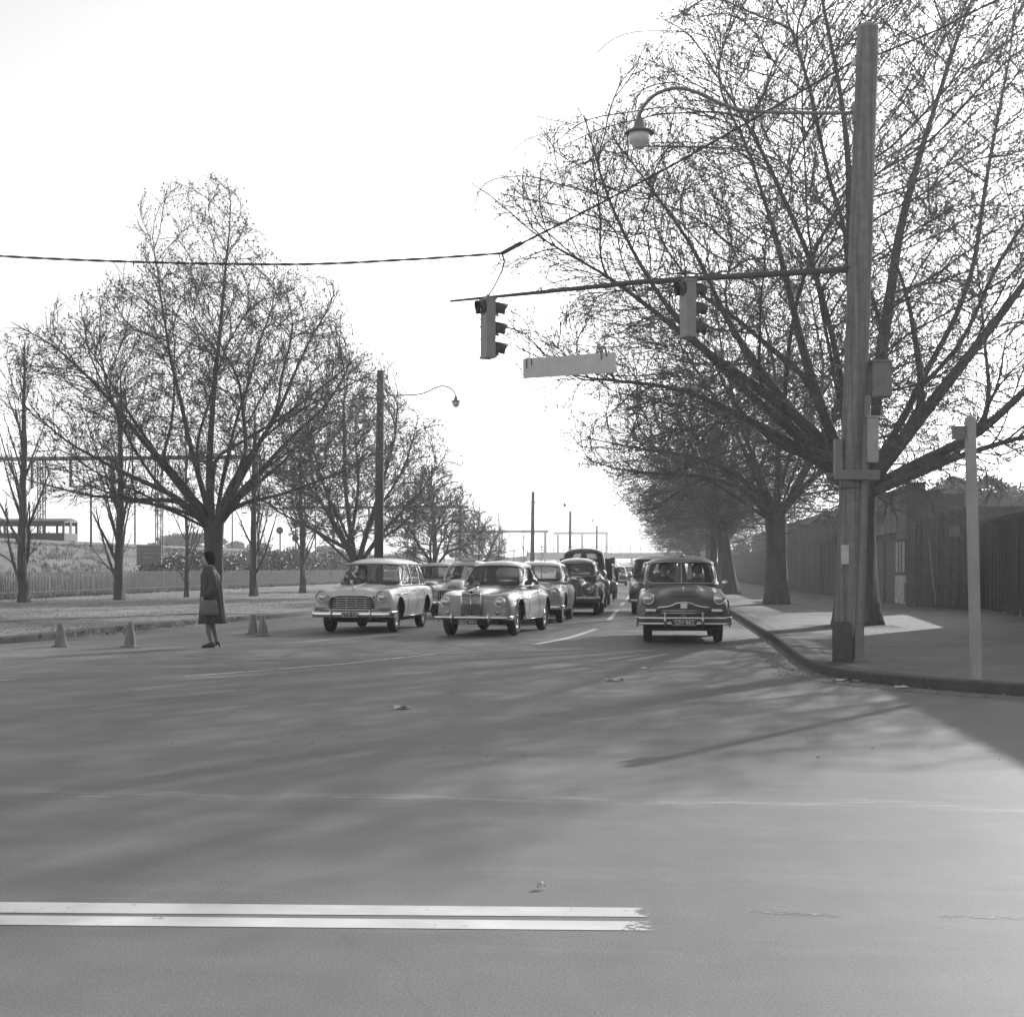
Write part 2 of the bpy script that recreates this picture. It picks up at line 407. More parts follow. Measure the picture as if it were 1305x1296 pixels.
line_mark([gp(236,862), gp(400,849.5), gp(556,833.5)], .10, M_pt)
line_mark([gp(683,821), gp(722,813.5), gp(760,801.5)], .14, M_pdash)
line_mark([gp(540,808), gp(470,812), gp(360,820)], .08, M_pt)
line_mark([gp(716,789), gp(816,791.5)], .2, M_pt)
line_mark([gp(0,867), gp(20,866)], .1, M_pt)
M_ghost = paint_mat('ghost_paint', .24, .50, 30)
line_mark([gp(955,1161), gp(1068,1167)], .05, M_ghost, z=.0012); line_mark([gp(1195,1167), gp(1400,1172)], .05, M_ghost, z=.0012)
for y0, y1 in ((38.2,47),(52.5,57.5),(63,76),(84,92),(100,108),(116,124),(134,142)):
    line_mark([(-1.2,y0),(-1.2,y1)], .13, M_pdash)

# embankment of the railway on the left
mb = MB(); ys = np.arange(-20, 620, 6.0); prof = [(-29,.13),(-31.5,.25),(-34,.9),(-37,1.9),(-40,2.8),(-42,3.1),(-46,3.15),(-70,3.1),(-80,.0)]
rs = random.Random(3); vs = []
for y in ys:
    for x, z in prof:
        f = 1 if .2 < z < 3 else .35
        vs.append((x + rs.uniform(-.5,.5)*f, y, z + rs.uniform(-.16,.16)*f))
K = len(prof)
mb.smooth = True
mb.add(vs, [(i*K+k,(i+1)*K+k,(i+1)*K+k+1,i*K+k+1) for i in range(len(ys)-1) for k in range(K-1)])
mb.build('embankment', M_bank, kind='structure')
# dry tufts over the bank and along the foot of the fence: uncountable
def tufts(name, n, fn, m, h=(.2,.5), seed=1):
    r = random.Random(seed); mb = MB()
    for i in range(n):
        x, y, z = fn(r)
        for k in range(6):
            a = r.uniform(0, 2*pi); hh = r.uniform(*h); l = hh*.45; ww = .018+hh*.03
            ox, oy = r.gauss(0,.12), r.gauss(0,.12)
            dx, dy = cos(a), sin(a)
            mb.add([(x+ox-dy*ww,y+oy+dx*ww,z-.05),(x+ox+dy*ww,y+oy-dx*ww,z-.05),(x+ox+dx*l,y+oy+dy*l,z+hh)], [(0,1,2)])
    return mb.build(name, m, kind='stuff')
M_tuft = mat('dry_grass', .15, .9, .4, 2)
M_tuftd = mat('dark_grass', .10, .9, .4, 2)
def bankz(x):
    xs = [p[0] for p in prof][::-1]; zs = [p[1] for p in prof][::-1]; return float(np.interp(x, xs, zs))
def f_bank(r):
    x = -29.5 - 12.5*r.random(); return (x, 55 + 150*r.random()**1.6, bankz(x))
tufts('bank_grass', 7000, f_bank, M_tuft, (.08,.26), 5)
tufts('bank_undergrowth', 3200, lambda r: (-27.4-2.0*r.random(), 35+150*r.random()**1.4, .15), M_tuftd, (.25,1.0), 6)
tufts('verge_grass', 1800, lambda r: (-26.3+r.gauss(0,.45), 35+140*r.random()**1.4, KZ), M_tuft, (.06,.22), 8)
tufts('verge_turf', 4200, lambda r: (-10.6-15*r.random(), 26+60*r.random()**1.2, KZ), mat('verge_tuft', .2, .9, .4, .8), (.012,.04), 9)
# earth patches round the tree feet
M_earth = mat('bare_earth', .07, .95, .4, 4, .6, 20)
def earth(x, y, rx, ry, z, seed):
    r = random.Random(seed); vs = [(x,y,z+.03)]; n = 26
    for k in range(n):
        a = 2*pi*k/n; q = 1+r.uniform(-.22,.22); vs.append((x+rx*q*cos(a), y+ry*q*sin(a), z+.004))
    MB().add(vs, [(0,1+k,1+(k+1)%n) for k in range(n)]).build('soil_patch', M_earth, kind='structure')
# ------------------------------------------------------------------ bare trees, grown level by level with numpy
def norm(a): return a / np.maximum(np.linalg.norm(a, axis=-1, keepdims=True), 1e-9)
def grow(rng, P, D, L, R0, R1, S, wig, up, env=None, prune=False):
    N = len(P); pts = np.zeros((N, S+1, 3)); pts[:,0] = P; D = norm(D.copy())
    bend = rng.normal(0, wig*.3, (N,3)); cut = np.ones(N)
    for s in range(S):
        D = norm(D + rng.normal(0, wig, (N,3)) + bend + np.array([0,0,1.])*up)
        pts[:,s+1] = pts[:,s] + (L/S)[:,None]*D
        if env is not None:
            out = ~env(pts[:,s+1]) & (cut > .999); cut = np.where(out, (s+rng.uniform(.3,1.0,N))/S, cut)
    if env is not None:          # branches that leave the crown outline are cut short there
        f = np.linspace(0,1,S+1)[None,:]*cut[:,None]*S; i = np.minimum(f.astype(int), S-1); fr = (f-i)[...,None]; n = np.arange(N)[:,None]
        pts = pts[n,i]*(1-fr) + pts[n,i+1]*fr
    t = np.linspace(0,1,S+1)[None,:]
    rad = R0[:,None]*(1-t) + R1[:,None]*t
    if prune:
        keep = (cut > .3) & (rng.uniform(0,1,N) < np.clip(cut*1.25, 0, 1)); pts, rad = pts[keep], rad[keep]
    return pts, rad
def children(rng, pts, rad, k, t0, t1, a0, a1, flat=0.0):
    N, S1, _ = pts.shape; S = S1-1
    j = (np.arange(k)[None,:] + rng.uniform(0,1,(N,k)))/k
    t = t0 + (t1-t0)*j; f = t*S; i = np.minimum(f.astype(int), S-1); fr = f-i
    n = np.arange(N)[:,None]
    A = pts[n,i]; B = pts[n,i+1]; P = A + (B-A)*fr[...,None]; T = norm(B-A+1e-9)
    R = rad[n,i] + (rad[n,i+1]-rad[n,i])*fr
    W = rng.normal(0,1,(N,k,3)); W[...,2] *= (1-flat)
    W = W - (W*T).sum(-1,keepdims=True)*T; W = norm(W)
    a = rng.uniform(a0,a1,(N,k))[...,None]
    D = T*np.cos(a) + W*np.sin(a)
    Lp = np.linalg.norm(pts[:,1:]-pts[:,:-1],axis=-1).sum(1)[:,None]*np.ones((1,k))
    q = lambda x: x.reshape(-1, *x.shape[2:])
    return q(P), q(D), q(R), q(t), q(Lp)
def tubes_np(pts, rad, m):
    N, S1, _ = pts.shape
    T = np.empty_like(pts); T[:,1:-1] = pts[:,2:]-pts[:,:-2]; T[:,0] = pts[:,1]-pts[:,0]; T[:,-1] = pts[:,-1]-pts[:,-2]; T = norm(T)
    ref = np.where(np.abs(T[:,:1,2:3])<.9, np.array([[[0,0,1.]]]), np.array([[[1.,0,0]]]))
    A = norm(np.cross(T, np.broadcast_to(ref, T.shape))); B = np.cross(A, T)
    an = np.arange(m)*2*pi/m
    V = pts[:,:,None,:] + (A[:,:,None,:]*np.cos(an)[None,None,:,None] + B[:,:,None,:]*np.sin(an)[None,None,:,None])*rad[:,:,None,None]
    V = V.reshape(-1,3)
    base = (np.arange(N)*S1*m)[:,None,None] + (np.arange(S1-1)*m)[None,:,None]; k = np.arange(m)[None,None,:]; k2 = (k+1)%m
    F = np.stack([base+k, base+k2, base+m+k2, base+m+k], -1).reshape(-1,4)
    return V, F
def np_mesh(name, parts, quads_leaf=None, smooth=True):
    vs = []; fs = []; mi = []; off = 0
    for (V, F, idx) in parts:
        vs.append(V); fs.append(F+off); mi.append(np.full(len(F), idx)); off += len(V)
    V = np.concatenate(vs).astype(np.float32); F = np.concatenate(fs).astype(np.int32); mi = np.concatenate(mi).astype(np.int32)
    me = bpy.data.meshes.new(name); me.vertices.add(len(V)); me.vertices.foreach_set('co', V.ravel())
    me.loops.add(F.size); me.loops.foreach_set('vertex_index', F.ravel())
    me.polygons.add(len(F)); me.polygons.foreach_set('loop_start', np.arange(0, F.size, 4, dtype=np.int32))
    try: me.polygons.foreach_set('loop_total', np.full(len(F), 4, dtype=np.int32))
    except Exception: pass
    me.polygons.foreach_set('material_index', mi); me.polygons.foreach_set('use_smooth', np.full(len(F), smooth))
    me.update(calc_edges=True); return me
def leaf_quads(rng, P, size):
    n = len(P); a = norm(rng.normal(0,1,(n,3))); b = norm(np.cross(a, rng.normal(0,1,(n,3))))
    s = rng.uniform(.5,1.3,(n,1))*size
    V = np.stack([P-a*s*.5, P+b*s*.32, P+a*s*.5, P-b*s*.32],1).reshape(-1,3)
    return V, np.arange(n*4).reshape(n,4)
def catm(pts, per):
    P = [np.array(p, float) for p in pts]; out = []
    for i in range(len(P)-1):
        p0 = P[max(i-1,0)]; p1 = P[i]; p2 = P[i+1]; p3 = P[min(i+2,len(P)-1)]
        for j in range(per):
            t = j/per; out.append(.5*((2*p1)+(-p0+p2)*t+(2*p0-5*p1+4*p2-p3)*t*t+(-p0+3*p1-3*p2+p3)*t**3))
    out.append(P[-1]); return np.array(out)
def resample(c, n):
    d = np.r_[0, np.cumsum(np.linalg.norm(np.diff(c, axis=0), axis=1))]; s = np.linspace(0, d[-1], n)
    return np.stack([np.interp(s, d, c[:,k]) for k in range(3)], 1)

def colonize(rng, seeds, env, bounds, n_attr, step=.30, di=3.0, dk=.62, up=.16, iters=120, out_=.55):
    """space colonisation: limbs (list of (points, radii)) grow twigs until they fill the crown evenly"""
    pos = []; par = []; fix = []
    for pts, rr in seeds:
        prev = 0 if pos else -1
        L = np.linalg.norm(np.diff(pts, axis=0), axis=1).sum(); c = resample(pts, max(3, int(L/step))); q = np.interp(np.linspace(0,1,len(c)), np.linspace(0,1,len(rr)), rr)
        for p, r in zip(c, q): pos.append(p); par.append(prev); fix.append(r); prev = len(pos)-1
    A = []
    while sum(map(len, A)) < n_attr:
        c = rng.uniform(bounds[0], bounds[1], (4000,3)); c = c[env(c)]; A.append(c)
    A = np.concatenate(A)[:n_attr]
    P = np.array(pos); par = list(par); fix = list(fix)
    near = np.full(len(A), -1); nd = np.full(len(A), 1e9)
    def upd(i0):
        nonlocal near, nd
        N = P[i0:]
        for k in range(0, len(N), 400):
            d = np.linalg.norm(A[:,None]-N[None,k:k+400], axis=2); j = d.argmin(1); m = d[np.arange(len(A)), j]; b = m < nd
            nd = np.where(b, m, nd); near = np.where(b, i0+k+j, near)
    upd(0); D0 = np.zeros_like(P)
    for i in range(len(P)): D0[i] = P[i]-P[par[i]] if par[i] >= 0 else (0,0,1)
    D0 = norm(D0); kids = np.zeros(len(P), int)
    for it in range(iters):
        keep = nd > dk; A = A[keep]; near = near[keep]; nd = nd[keep]
        if len(A) == 0: break
        act = nd < di
        if not act.any(): di *= 1.3; continue
        idx = near[act]; v = norm(A[act]-P[idx]); acc = np.zeros((len(P),3)); np.add.at(acc, idx, v)
        g_ = np.unique(idx); g_ = g_[kids[g_] < 3]
        if len(g_) == 0: break
        d = norm(acc[g_]); d = norm(d + .5*D0[g_] + out_*norm(P[g_]-P[0]) + np.array([0,0,up]) + rng.normal(0,.13,d.shape)); i0 = len(P)
        ok = env((P[g_] + d*step)*np.array([.96,.96,.985])); kids[g_[~ok]] = 3; g_ = g_[ok]; d = d[ok]
        if len(g_) == 0: continue
        P = np.concatenate([P, P[g_] + d*step]); par += list(g_); fix += [0]*len(g_); D0 = np.concatenate([D0, d]); kids[g_] += 1; kids = np.concatenate([kids, np.zeros(len(g_), int)])
        upd(i0)
    return P, np.array(par), np.array(fix)
def chains(P, par, fix, tip=.010, ex=2.35):
    n = len(P); r = np.zeros(n); ch = [[] for _ in range(n)]
    for i in range(1, n):
        if par[i] >= 0: ch[par[i]].append(i)
    order = []; st = [0]
    while st:
        i = st.pop(); order.append(i); st += ch[i]
    for i in reversed(order):
        r[i] = max(tip, sum(r[c]**ex for c in ch[i])**(1/ex)) if ch[i] else tip
    r = np.maximum(r, 0)
    rad = np.where(fix > 0, np.maximum(fix, np.minimum(r, fix*1.5+.01)), r)
    out = []; st = [(0, -1)]
    while st:
        i, p = st.pop(); c = [p] if p >= 0 else []; q = i
        while True:
            c.append(q)
            if not ch[q]: break
            b = max(ch[q], key=lambda k: (fix[k] > 0, r[k]))
            for k in ch[q]:
                if k != b: st.append((k, q))
            q = b
        rr = rad[c].copy()
        if p >= 0: rr[0] = min(rad[p], rr[1]*1.25)
        out.append((P[c], rr))
    return out

def elm(name, base, seed, prof, trunk_r, fork_z, limbs=None, n_extra=8, limb_r=.13, dens=(11,9,7,4), leaf=.35, leafsize=.07,
        flare=1.5, twig_r=.0065, habit='elm', label='', group=None, lean=(0,0), el_rng=(25,75), n_attr=2500, dk=.6, tw=1.0, tl=1.0, lmul=1.0):
    """prof: [(z, r_left, r_right, r_depth)] crown outline, in metres about the trunk; limbs: lists of (dx, dz, dy) control points"""
    rng = np.random.default_rng(seed)
    pz = [p[0] for p in prof]
    ct, st = cos(YAW), sin(YAW)
    ph = rng.uniform(0, 6.28, 8)
    def env(Q):
        x = Q[...,0]*ct + Q[...,1]*st; y = -Q[...,0]*st + Q[...,1]*ct; z = Q[...,2]
        rl = np.interp(z, pz, [p[1] for p in prof]); rr = np.interp(z, pz, [p[2] for p in prof]); rd = np.interp(z, pz, [p[3] for p in prof])
        rx = np.where(x<0, rl, rr); az = np.arctan2(y, x)
        lump = 1 + .08*np.sin(3*az+1.7*z+ph[0]) + .07*np.sin(5*az-2.3*z+ph[1]) + .05*np.sin(9*az+4.1*z+ph[2])
        return ((x/np.maximum(rx,.05))**2 + (y/np.maximum(rd,.05))**2 < lump**2) & (z < pz[-1]) & (z > pz[0])
    top = pz[-1]
    root = empty(name, (base[0], base[1], base[2]), label=label, cat='tree', group=group)
    # trunk with buttressed foot
    mb = MB(); nz = 14; nn = 20; secs = []
    for i in range(nz+1):
        t = i/nz; z = t*fork_z - .06; r = trunk_r*(1 + (flare-1)*math.exp(-z*3.2/max(fork_z,.1)*1.2) + .16*max(0,t-.75)*4*.6)
        sec = []
        for k in range(nn):
            a = 2*pi*k/nn; q = 1 + .07*sin(3*a+ph[3]+t) + .05*sin(5*a+ph[4]-2*t)*(1+2*math.exp(-z*2)) + .02*sin(11*a+9*t)
            sec.append((r*q*cos(a)+lean[0]*t, r*q*sin(a)+lean[1]*t, z))
        secs.append(sec)
    mb.loft(secs[::-1], True, True, True); mb.build('trunk', M_bark, root)
    # limbs
    S0 = 14; LP = []; LR0 = []; LR1 = []
    c0 = np.array([lean[0], lean[1], fork_z-.25])
    for lm in (limbs or []):
        r0 = lm[0]; P = [c0 + np.array([0,0,-.2])]
        for (dx, dz, dy) in lm[1]:
            P.append(np.array([dx*ct - dy*st, dx*st + dy*ct, dz]))
        c = resample(catm(P, 8), 60); ins = env(c); ins[:20] = True
        if not ins.all(): c = c[:max(20, int(np.argmin(ins)*.9))]
        c = resample(c, S0+1); c[1:] += np.cumsum(rng.normal(0,.055,(S0,3)),0)*np.linspace(.3,1,S0)[:,None]
        LP.append(c); LR0.append(r0*.88); LR1.append(.012)
    if n_extra:
        az = rng.uniform(0,2*pi) + np.arange(n_extra)*2.399; el = np.radians(rng.uniform(el_rng[0], el_rng[1], n_extra))
        D = np.stack([np.cos(az)*np.cos(el), np.sin(az)*np.cos(el), np.sin(el)],1)
        Pp = np.tile(c0 - np.array([0,0,.15]), (n_extra,1)) + np.stack([np.cos(az),np.sin(az),0*az],1)*trunk_r*.45 + rng.uniform(-.35,.9,(n_extra,1))*np.array([0,0,1.])
        Ln = (top-fork_z)*rng.uniform(.8,1.15,n_extra)*lmul
        rr = limb_r*rng.uniform(.65,1.05,n_extra)
        pts, rad = grow(rng, Pp, D, Ln, rr, rr*.2, S0, .085, .03, env)
        for i in range(n_extra): LP.append(pts[i]); LR0.append(rr[i]); LR1.append(.012)
    if habit == 'poplar':      # one leader with steep side branches from low down
        LP = [np.stack([rng.normal(0,.04,S0+1).cumsum()*.6, rng.normal(0,.04,S0+1).cumsum()*.6, np.linspace(fork_z-.3, top*.98, S0+1)],1)]
        LR0 = [trunk_r*.95]; LR1 = [.012]
    L0 = np.array(LP); T = np.linspace(0,1,S0+1)[None,:]
    LR0 = np.array(LR0)[:,None]; LR1 = np.array(LR1)[:,None]
    r0 = LR1 + (LR0-LR1)*(1-T)**(.75 if habit == 'poplar' else 1.15)
    if habit != 'poplar':        # each limb forks again into two or three lesser limbs that arch outwards
        P, D, R, t, Lp = children(rng, L0, r0, 1, .15, .60, radians(26), radians(52)); D = norm(D + np.array([0,0,.10]))
        rr = np.maximum(R*rng.uniform(.55,.8,len(P)), .02)
        p2, q2 = grow(rng, P, D, np.maximum(Lp*rng.uniform(.42,.66,len(P))*(1-.35*t), 1.5), rr, np.full(len(P), .011), S0, .085, .022, env, True)
        L0 = np.concatenate([L0, p2]); r0 = np.concatenate([r0, q2])
    parts = []
    k1,k2,k3,k4 = dens
    def lev(pts, rad, k, t0, t1, a0, a1, lo, hi, minL, S, m, wig, up, rfac, rmin, shrink=.55, e=env):
        P, D, R, t, Lp = children(rng, pts, rad, k, t0, t1, radians(a0), radians(a1))
        L = np.maximum(Lp*rng.uniform(lo,hi,len(P))*(1-shrink*t), minL)
        ok = e(P); P, D, R, L = P[ok], D[ok], R[ok], L[ok]
        rr = np.maximum(R*rng.uniform(rfac*.8, rfac*1.1, len(P)), rmin)
        pts2, rad2 = grow(rng, P, D, L, rr, np.maximum(rr*.3, rmin*.6), S, wig, up, e, True)
        parts.append(tubes_np(pts2, rad2, m) + (1 if m < 5 else 0,))
        return pts2, rad2
    if habit == 'poplar':
        parts.append(tubes_np(L0, r0, 9) + (0,))
        a = lev(L0, r0, k1*4, .0, .95, 14, 32, .28, .42, .5, 9, 5, .04, .05, .42, .014, .6)
        b = lev(*a, k2, .1, 1, 15, 40, .3, .5, .35, 5, 3, .06, .04, .5, .008, .4)
        c = lev(*b, k3, .1, 1, 15, 45, .4, .6, .22, 3, 3, .08, .03, .6, twig_r, .3)
        tp = c[0]
    else:
        mr = max(max(p[1], p[2], p[3]) for p in prof)*1.1
        seeds = [(L0[i], r0[i]) for i in range(len(L0))]
        P, par, fx = colonize(rng, seeds, env, (np.array([-mr,-mr,pz[0]]), np.array([mr,mr,top])), n_attr, dk=dk, di=dk*5)
        CH = chains(P, par, fx, tip=twig_r*1.25)
        tps = []; big = lambda Q: np.ones(Q.shape[:-1], bool)
        for lo_, hi_, S_, m_, kk in ((1.2, 99, 20, 8, 0), (.55, 1.2, 6, 5, 0), (.0, .55, 2, 4, 0)):
            pass
        groups = {}
        for p_, r_ in CH:
            L = np.linalg.norm(np.diff(p_, axis=0), axis=1).sum()
            key = 24 if L > 5 else 14 if L > 2.6 else 8 if L > 1.3 else 4 if L > .5 else 2
            t_ = np.linspace(0,1,len(p_)); u_ = np.linspace(0,1,key+1)
            q = np.stack([np.interp(u_, t_, p_[:,k]) for k in range(3)], 1) if len(p_)-1 <= key else resample(p_, key+1)
            groups.setdefault(key, []).append((q, np.interp(u_, t_, r_)))
        for key, gr in sorted(groups.items()):
            pp = np.array([x[0] for x in gr]); rr = np.array([x[1] for x in gr])
            if key > 4:       # ease the kinks
                pp[:,1:-1] = .25*pp[:,:-2]+.5*pp[:,1:-1]+.25*pp[:,2:]
            parts.append(tubes_np(pp, rr, 8 if key >= 14 else 6 if key == 8 else 4) + (0,))
            n_t = {24: 26, 14: 15, 8: 9, 4: 5, 2: 3}[key]; n_t = max(1, int(n_t*tw))
            Pq, Dq, Rq, tq, _ = children(rng, pp, rr, n_t, .15, 1.0, radians(20), radians(48))
            ok = (Rq < .05); Pq, Dq, Rq, tq = Pq[ok], Dq[ok], Rq[ok], tq[ok]
            Dq = norm(Dq + np.array([0,0,.15]))
            x2, y2 = grow(rng, Pq, Dq, rng.uniform(.45,1.0,len(Pq))*tl, np.full(len(Pq), twig_r*1.15), np.full(len(Pq), twig_r*.6), 4, .07, .03, env, True)
            parts.append(tubes_np(x2, y2, 3) + (1,))
            x3, y3 = lev(x2, y2, 3, .2, 1, 20, 45, .35, .6, .2, 2, 3, .08, .03, .75, twig_r*.8, .25)
            tps.append(x3.reshape(-1,3)[::1][:len(x3)*3].reshape(len(x3),-1,3)[:,-2:])
        tp = np.concatenate(tps)
    if leaf:
        P = np.concatenate([tp[:,-1], tp[:,-2]]); keep = rng.uniform(0,1,len(P)) < leaf*np.clip((P[:,2]-fork_z)/(top-fork_z)*1.3+.25, 0, 1)
        P = P[keep]; 
        if len(P): parts.append(leaf_quads(rng, P, leafsize) + (2,))
    me = np_mesh('crown', parts); 
    for m in (M_bark, M_twig, M_leafb): me.materials.append(m)
    link('crown', me, None, root)
    return root

# right row: the big elm behind the pole, then its neighbours
G_R = 'bare elms along the right kerb'; G_L = 'bare elms along the left verge'
PR = {}
E1 = gp(1093, 797, KZ)
elm('elm_tree', (E1.x, E1.y, KZ-.02), 11,
    [(2.0,.2,.2,.2),(2.6,2.6,2.8,2.8),(4.2,6.3,7.2,6),(6.2,7.5,8.6,7),(8.2,8.1,8.8,7.2),(10.5,7.1,8.2,6.8),(12.1,5.1,7.4,6.0),(13.7,3.5,6.0,4.8),(15.2,2.2,4.0,3.0),(15.8,.8,1.5,1)],
    .37, 3.3, [(.19, [(-.9,4.2,0),(-2.6,5.4,-.3),(-4.6,6.9,-.5),(-7.0,8.6,-.4)]),
               (.16, [(-.8,3.7,.3),(-2.2,4.6,.6),(-4.2,5.4,.4),(-6.6,5.9,.2)]),
               (.17, [(-.8,5.0,.3),(-1.5,7.6,.6),(-2.3,10.6,1.0),(-3.8,14.2,1.2)]),
               (.15, [(-1.1,4.6,.8),(-2.6,6.8,1.2),(-4.0,9.2,1.6),(-5.4,11.2,2)]),
               (.21, [(.35,4.6,0),(.8,7.2,.2),(1.5,10.6,.3),(2.8,15.0,.3)]),
               (.17, [(.1,5.2,-.5),(-.4,8.0,-1.0),(-.6,11.4,-1.4),(-1.4,15.4,-1.4)]),
               (.20, [(.9,4.0,-.2),(2.4,5.8,-.5),(4.1,7.9,-.8),(6.4,10.2,-.9)]),
               (.17, [(1.1,3.5,.2),(2.9,4.4,.3),(4.6,6.0,.2),(6.8,7.0,0),(8.3,7.9,0)]),
               (.13, [(.9,3.3,-.5),(2.6,3.9,-1.2),(4.4,4.2,-1.6),(6.2,3.9,-1.8)])],
    n_extra=3, limb_r=.12, n_attr=11500, dk=.49, tw=1.15, leaf=.5, leafsize=.065, flare=1.45, label='huge bare elm directly behind the thick leaning pole at the corner', group=G_R, el_rng=(25,65))
E2 = gp(988, 770, KZ)
elm('elm_tree', (E2.x, E2.y, KZ-.02), 12,
    [(2.3,.2,.2,.2),(2.9,4.5,3,4),(4.5,7.0,6,6.5),(6.5,7.2,7,7),(9,6.2,6.5,6.2),(11.2,4.2,4.6,4.4),(12.6,1.6,2,1.6)],
    .34, 3.3, [(.17, [(-.9,4.2,0),(-2.6,5.1,0),(-4.8,5.5,0),(-6.6,5.9,0)]), (.15, [(-1.2,3.9,-.8),(-3.0,4.4,-1.2),(-5.2,4.4,-1.4),(-6.8,4.9,-1)]),
               (.17, [(.2,5.0,.1),(.1,8.0,.2),(-.4,11.5,.3)]), (.16, [(1.0,4.2,0),(2.6,5.8,.2),(4.2,8.2,.4)]), (.14, [(-.8,5,.4),(-2.2,7.6,.6),(-3.6,9.8,.6)])],
    n_extra=4, limb_r=.13, n_attr=5500, dk=.60, tw=1.0, leaf=.35, leafsize=.08, twig_r=.0075, flare=1.35, label='bare elm, second back from the corner, its low limbs sweeping out over the road', group=G_R)
E3 = gp(932, 757.5, KZ)
e3 = elm('elm_tree', (E3.x, E3.y, KZ-.02), 13,
    [(2.4,.2,.2,.2),(3,3.8,3,4),(4.6,6.4,6,6.5),(7,6.8,6.6,6.6),(9.5,5.4,5.4,5.4),(11.4,2.6,2.8,2.6),(12.2,.8,.8,.8)],
    .32, 3.2, [(.15, [(-.9,4.2,0),(-2.6,5.3,0),(-4.8,6.0,0)]), (.15, [(.1,5.0,.1),(.1,8.0,.2),(-.4,11,.3)])],
    n_extra=6, limb_r=.13, n_attr=4200, dk=.66, tw=1.0, tl=1.1, leaf=.3, leafsize=.09, twig_r=.0095, lean=(-.5,0), flare=1.35, label='bare leaning elm, third back from the corner, beside the van roof', group=G_R)
for i, (x, y, s, rz, lb) in enumerate(((4.1, 89, .95, 2.1, 'fourth elm back in the right row, mostly behind the third'), (4.0, 108, .9, 4.0, 'fifth elm back in the right row, its twigs seen above the road'),
                                       (4.2, 128, .85, .7, 'sixth elm back in the right row, a hazy crown over the road'), (4.0, 150, .8, 5.2, 'seventh elm back in the right row, far down the kerb'), (4.2, 176, .7, 3.1, 'last small elm at the far end of the right row'))):
    c = copy_tree(e3); c.location = (x, y, KZ-.02); c.rotation_euler = (0,0,rz); c.scale = (s,s,s); c['label'] = lb
for e in (E1, E2): earth(e.x-.15, e.y-.35, 1.15, .8, KZ, int(e.y))
earth(E3.x, E3.y-.3, 1.0, .7, KZ, 3)
# left row
T1 = gp(272, 782, KZ)
elm('elm_tree', (T1.x, T1.y, KZ-.02), 21,
    [(2.5,.2,.2,.2),(2.9,3.8,3.6,3.4),(3.6,5.2,4.4,4.4),(5.2,5.6,4.6,4.8),(7.2,5.5,4.4,4.6),(8.3,4.6,4.0,4.2),(8.9,2.9,3.5,3.4),(9.5,2.2,2.6,2.8),(10.4,2.1,1.3,1.8),(11.5,2.1,1.0,1.4),(12.1,1.5,.6,.8)],
    .25, 2.75, [(.14, [(-.15,4.2,0),(-.1,6.5,.1),(.1,9,.1),(.3,12,.1)]), (.11, [(-.5,4.2,.2),(-1.0,6.4,.4),(-1.6,9.4,.5),(-2.1,11.9,.5)]),
                (.12, [(-.8,3.6,0),(-2.2,5.2,-.1),(-3.6,6.8,-.1),(-5.3,8.0,0)]), (.11, [(-.9,3.3,-.3),(-2.4,4.1,-.6),(-4.0,5.2,-.8),(-5.4,6.6,-.8)]),
                (.10, [(-.8,3.1,.3),(-2.4,3.3,.5),(-4.1,3.5,.6),(-5.3,4.1,.6)]), (.12, [(.7,3.7,0),(1.6,5.2,0),(2.4,7.2,.2),(3.3,9.0,.2)]),
                (.12, [(.8,3.5,.4),(1.9,4.8,.7),(3.2,6.3,1.0),(4.2,8.2,1.0)]), (.09, [(.8,3.1,-.3),(2.4,3.5,-.6),(4.2,4.4,-.8)]), (.08, [(.25,4.4,.4),(.6,6.6,.8),(1.2,9.0,1.0)]),
                (.08, [(-.6,2.9,-.8),(-2,3.0,-1.6),(-3.6,2.9,-2.2)])],
    n_extra=3, limb_r=.09, n_attr=7500, dk=.39, tw=1.15, tl=.8, leaf=.6, leafsize=.07, twig_r=.0055, flare=1.25, label='wide bare elm standing behind the woman on the left verge', group=G_L, el_rng=(10,70))
earth(T1.x+.3, T1.y-.4, 1.5, .6, KZ, 31)
T2 = Vector((-12.95, 61, 0))
elm('elm_tree', (T2.x, T2.y, KZ-.02), 22,
    [(2.0,.2,.2,.2),(2.6,3,2.8,3),(4,4.1,4.2,4.2),(6,4.0,4.4,4.2),(7.5,3.4,3.6,3.6),(8.8,2.9,2.2,2.6),(10.3,1.7,1.9,1.6),(10.9,.5,.6,.5)],
    .30, 1.7, [(.15, [(-.35,3.0,0),(-.6,5.5,.1),(-.8,8.0,.1),(-.8,10.2,.1)]), (.15, [(.4,3,0),(1.0,5.2,0),(1.5,7.6,.1),(1.9,9.8,.1)]), (.12, [(-.8,2.9,0),(-2.2,4.8,0),(-3.2,7,0)]), (.12, [(1.0,2.8,.2),(2.6,4.2,.4),(4.0,5.8,.4)])],
    n_extra=6, limb_r=.11, n_attr=6000, dk=.41, tw=1.1, tl=.8, leaf=.55, leafsize=.085, twig_r=.008, flare=1.2, label='bare elm with a forked trunk behind the station wagon roof', group=G_L, el_rng=(15,75))
T3 = Vector((-12.9, 82.5, 0))
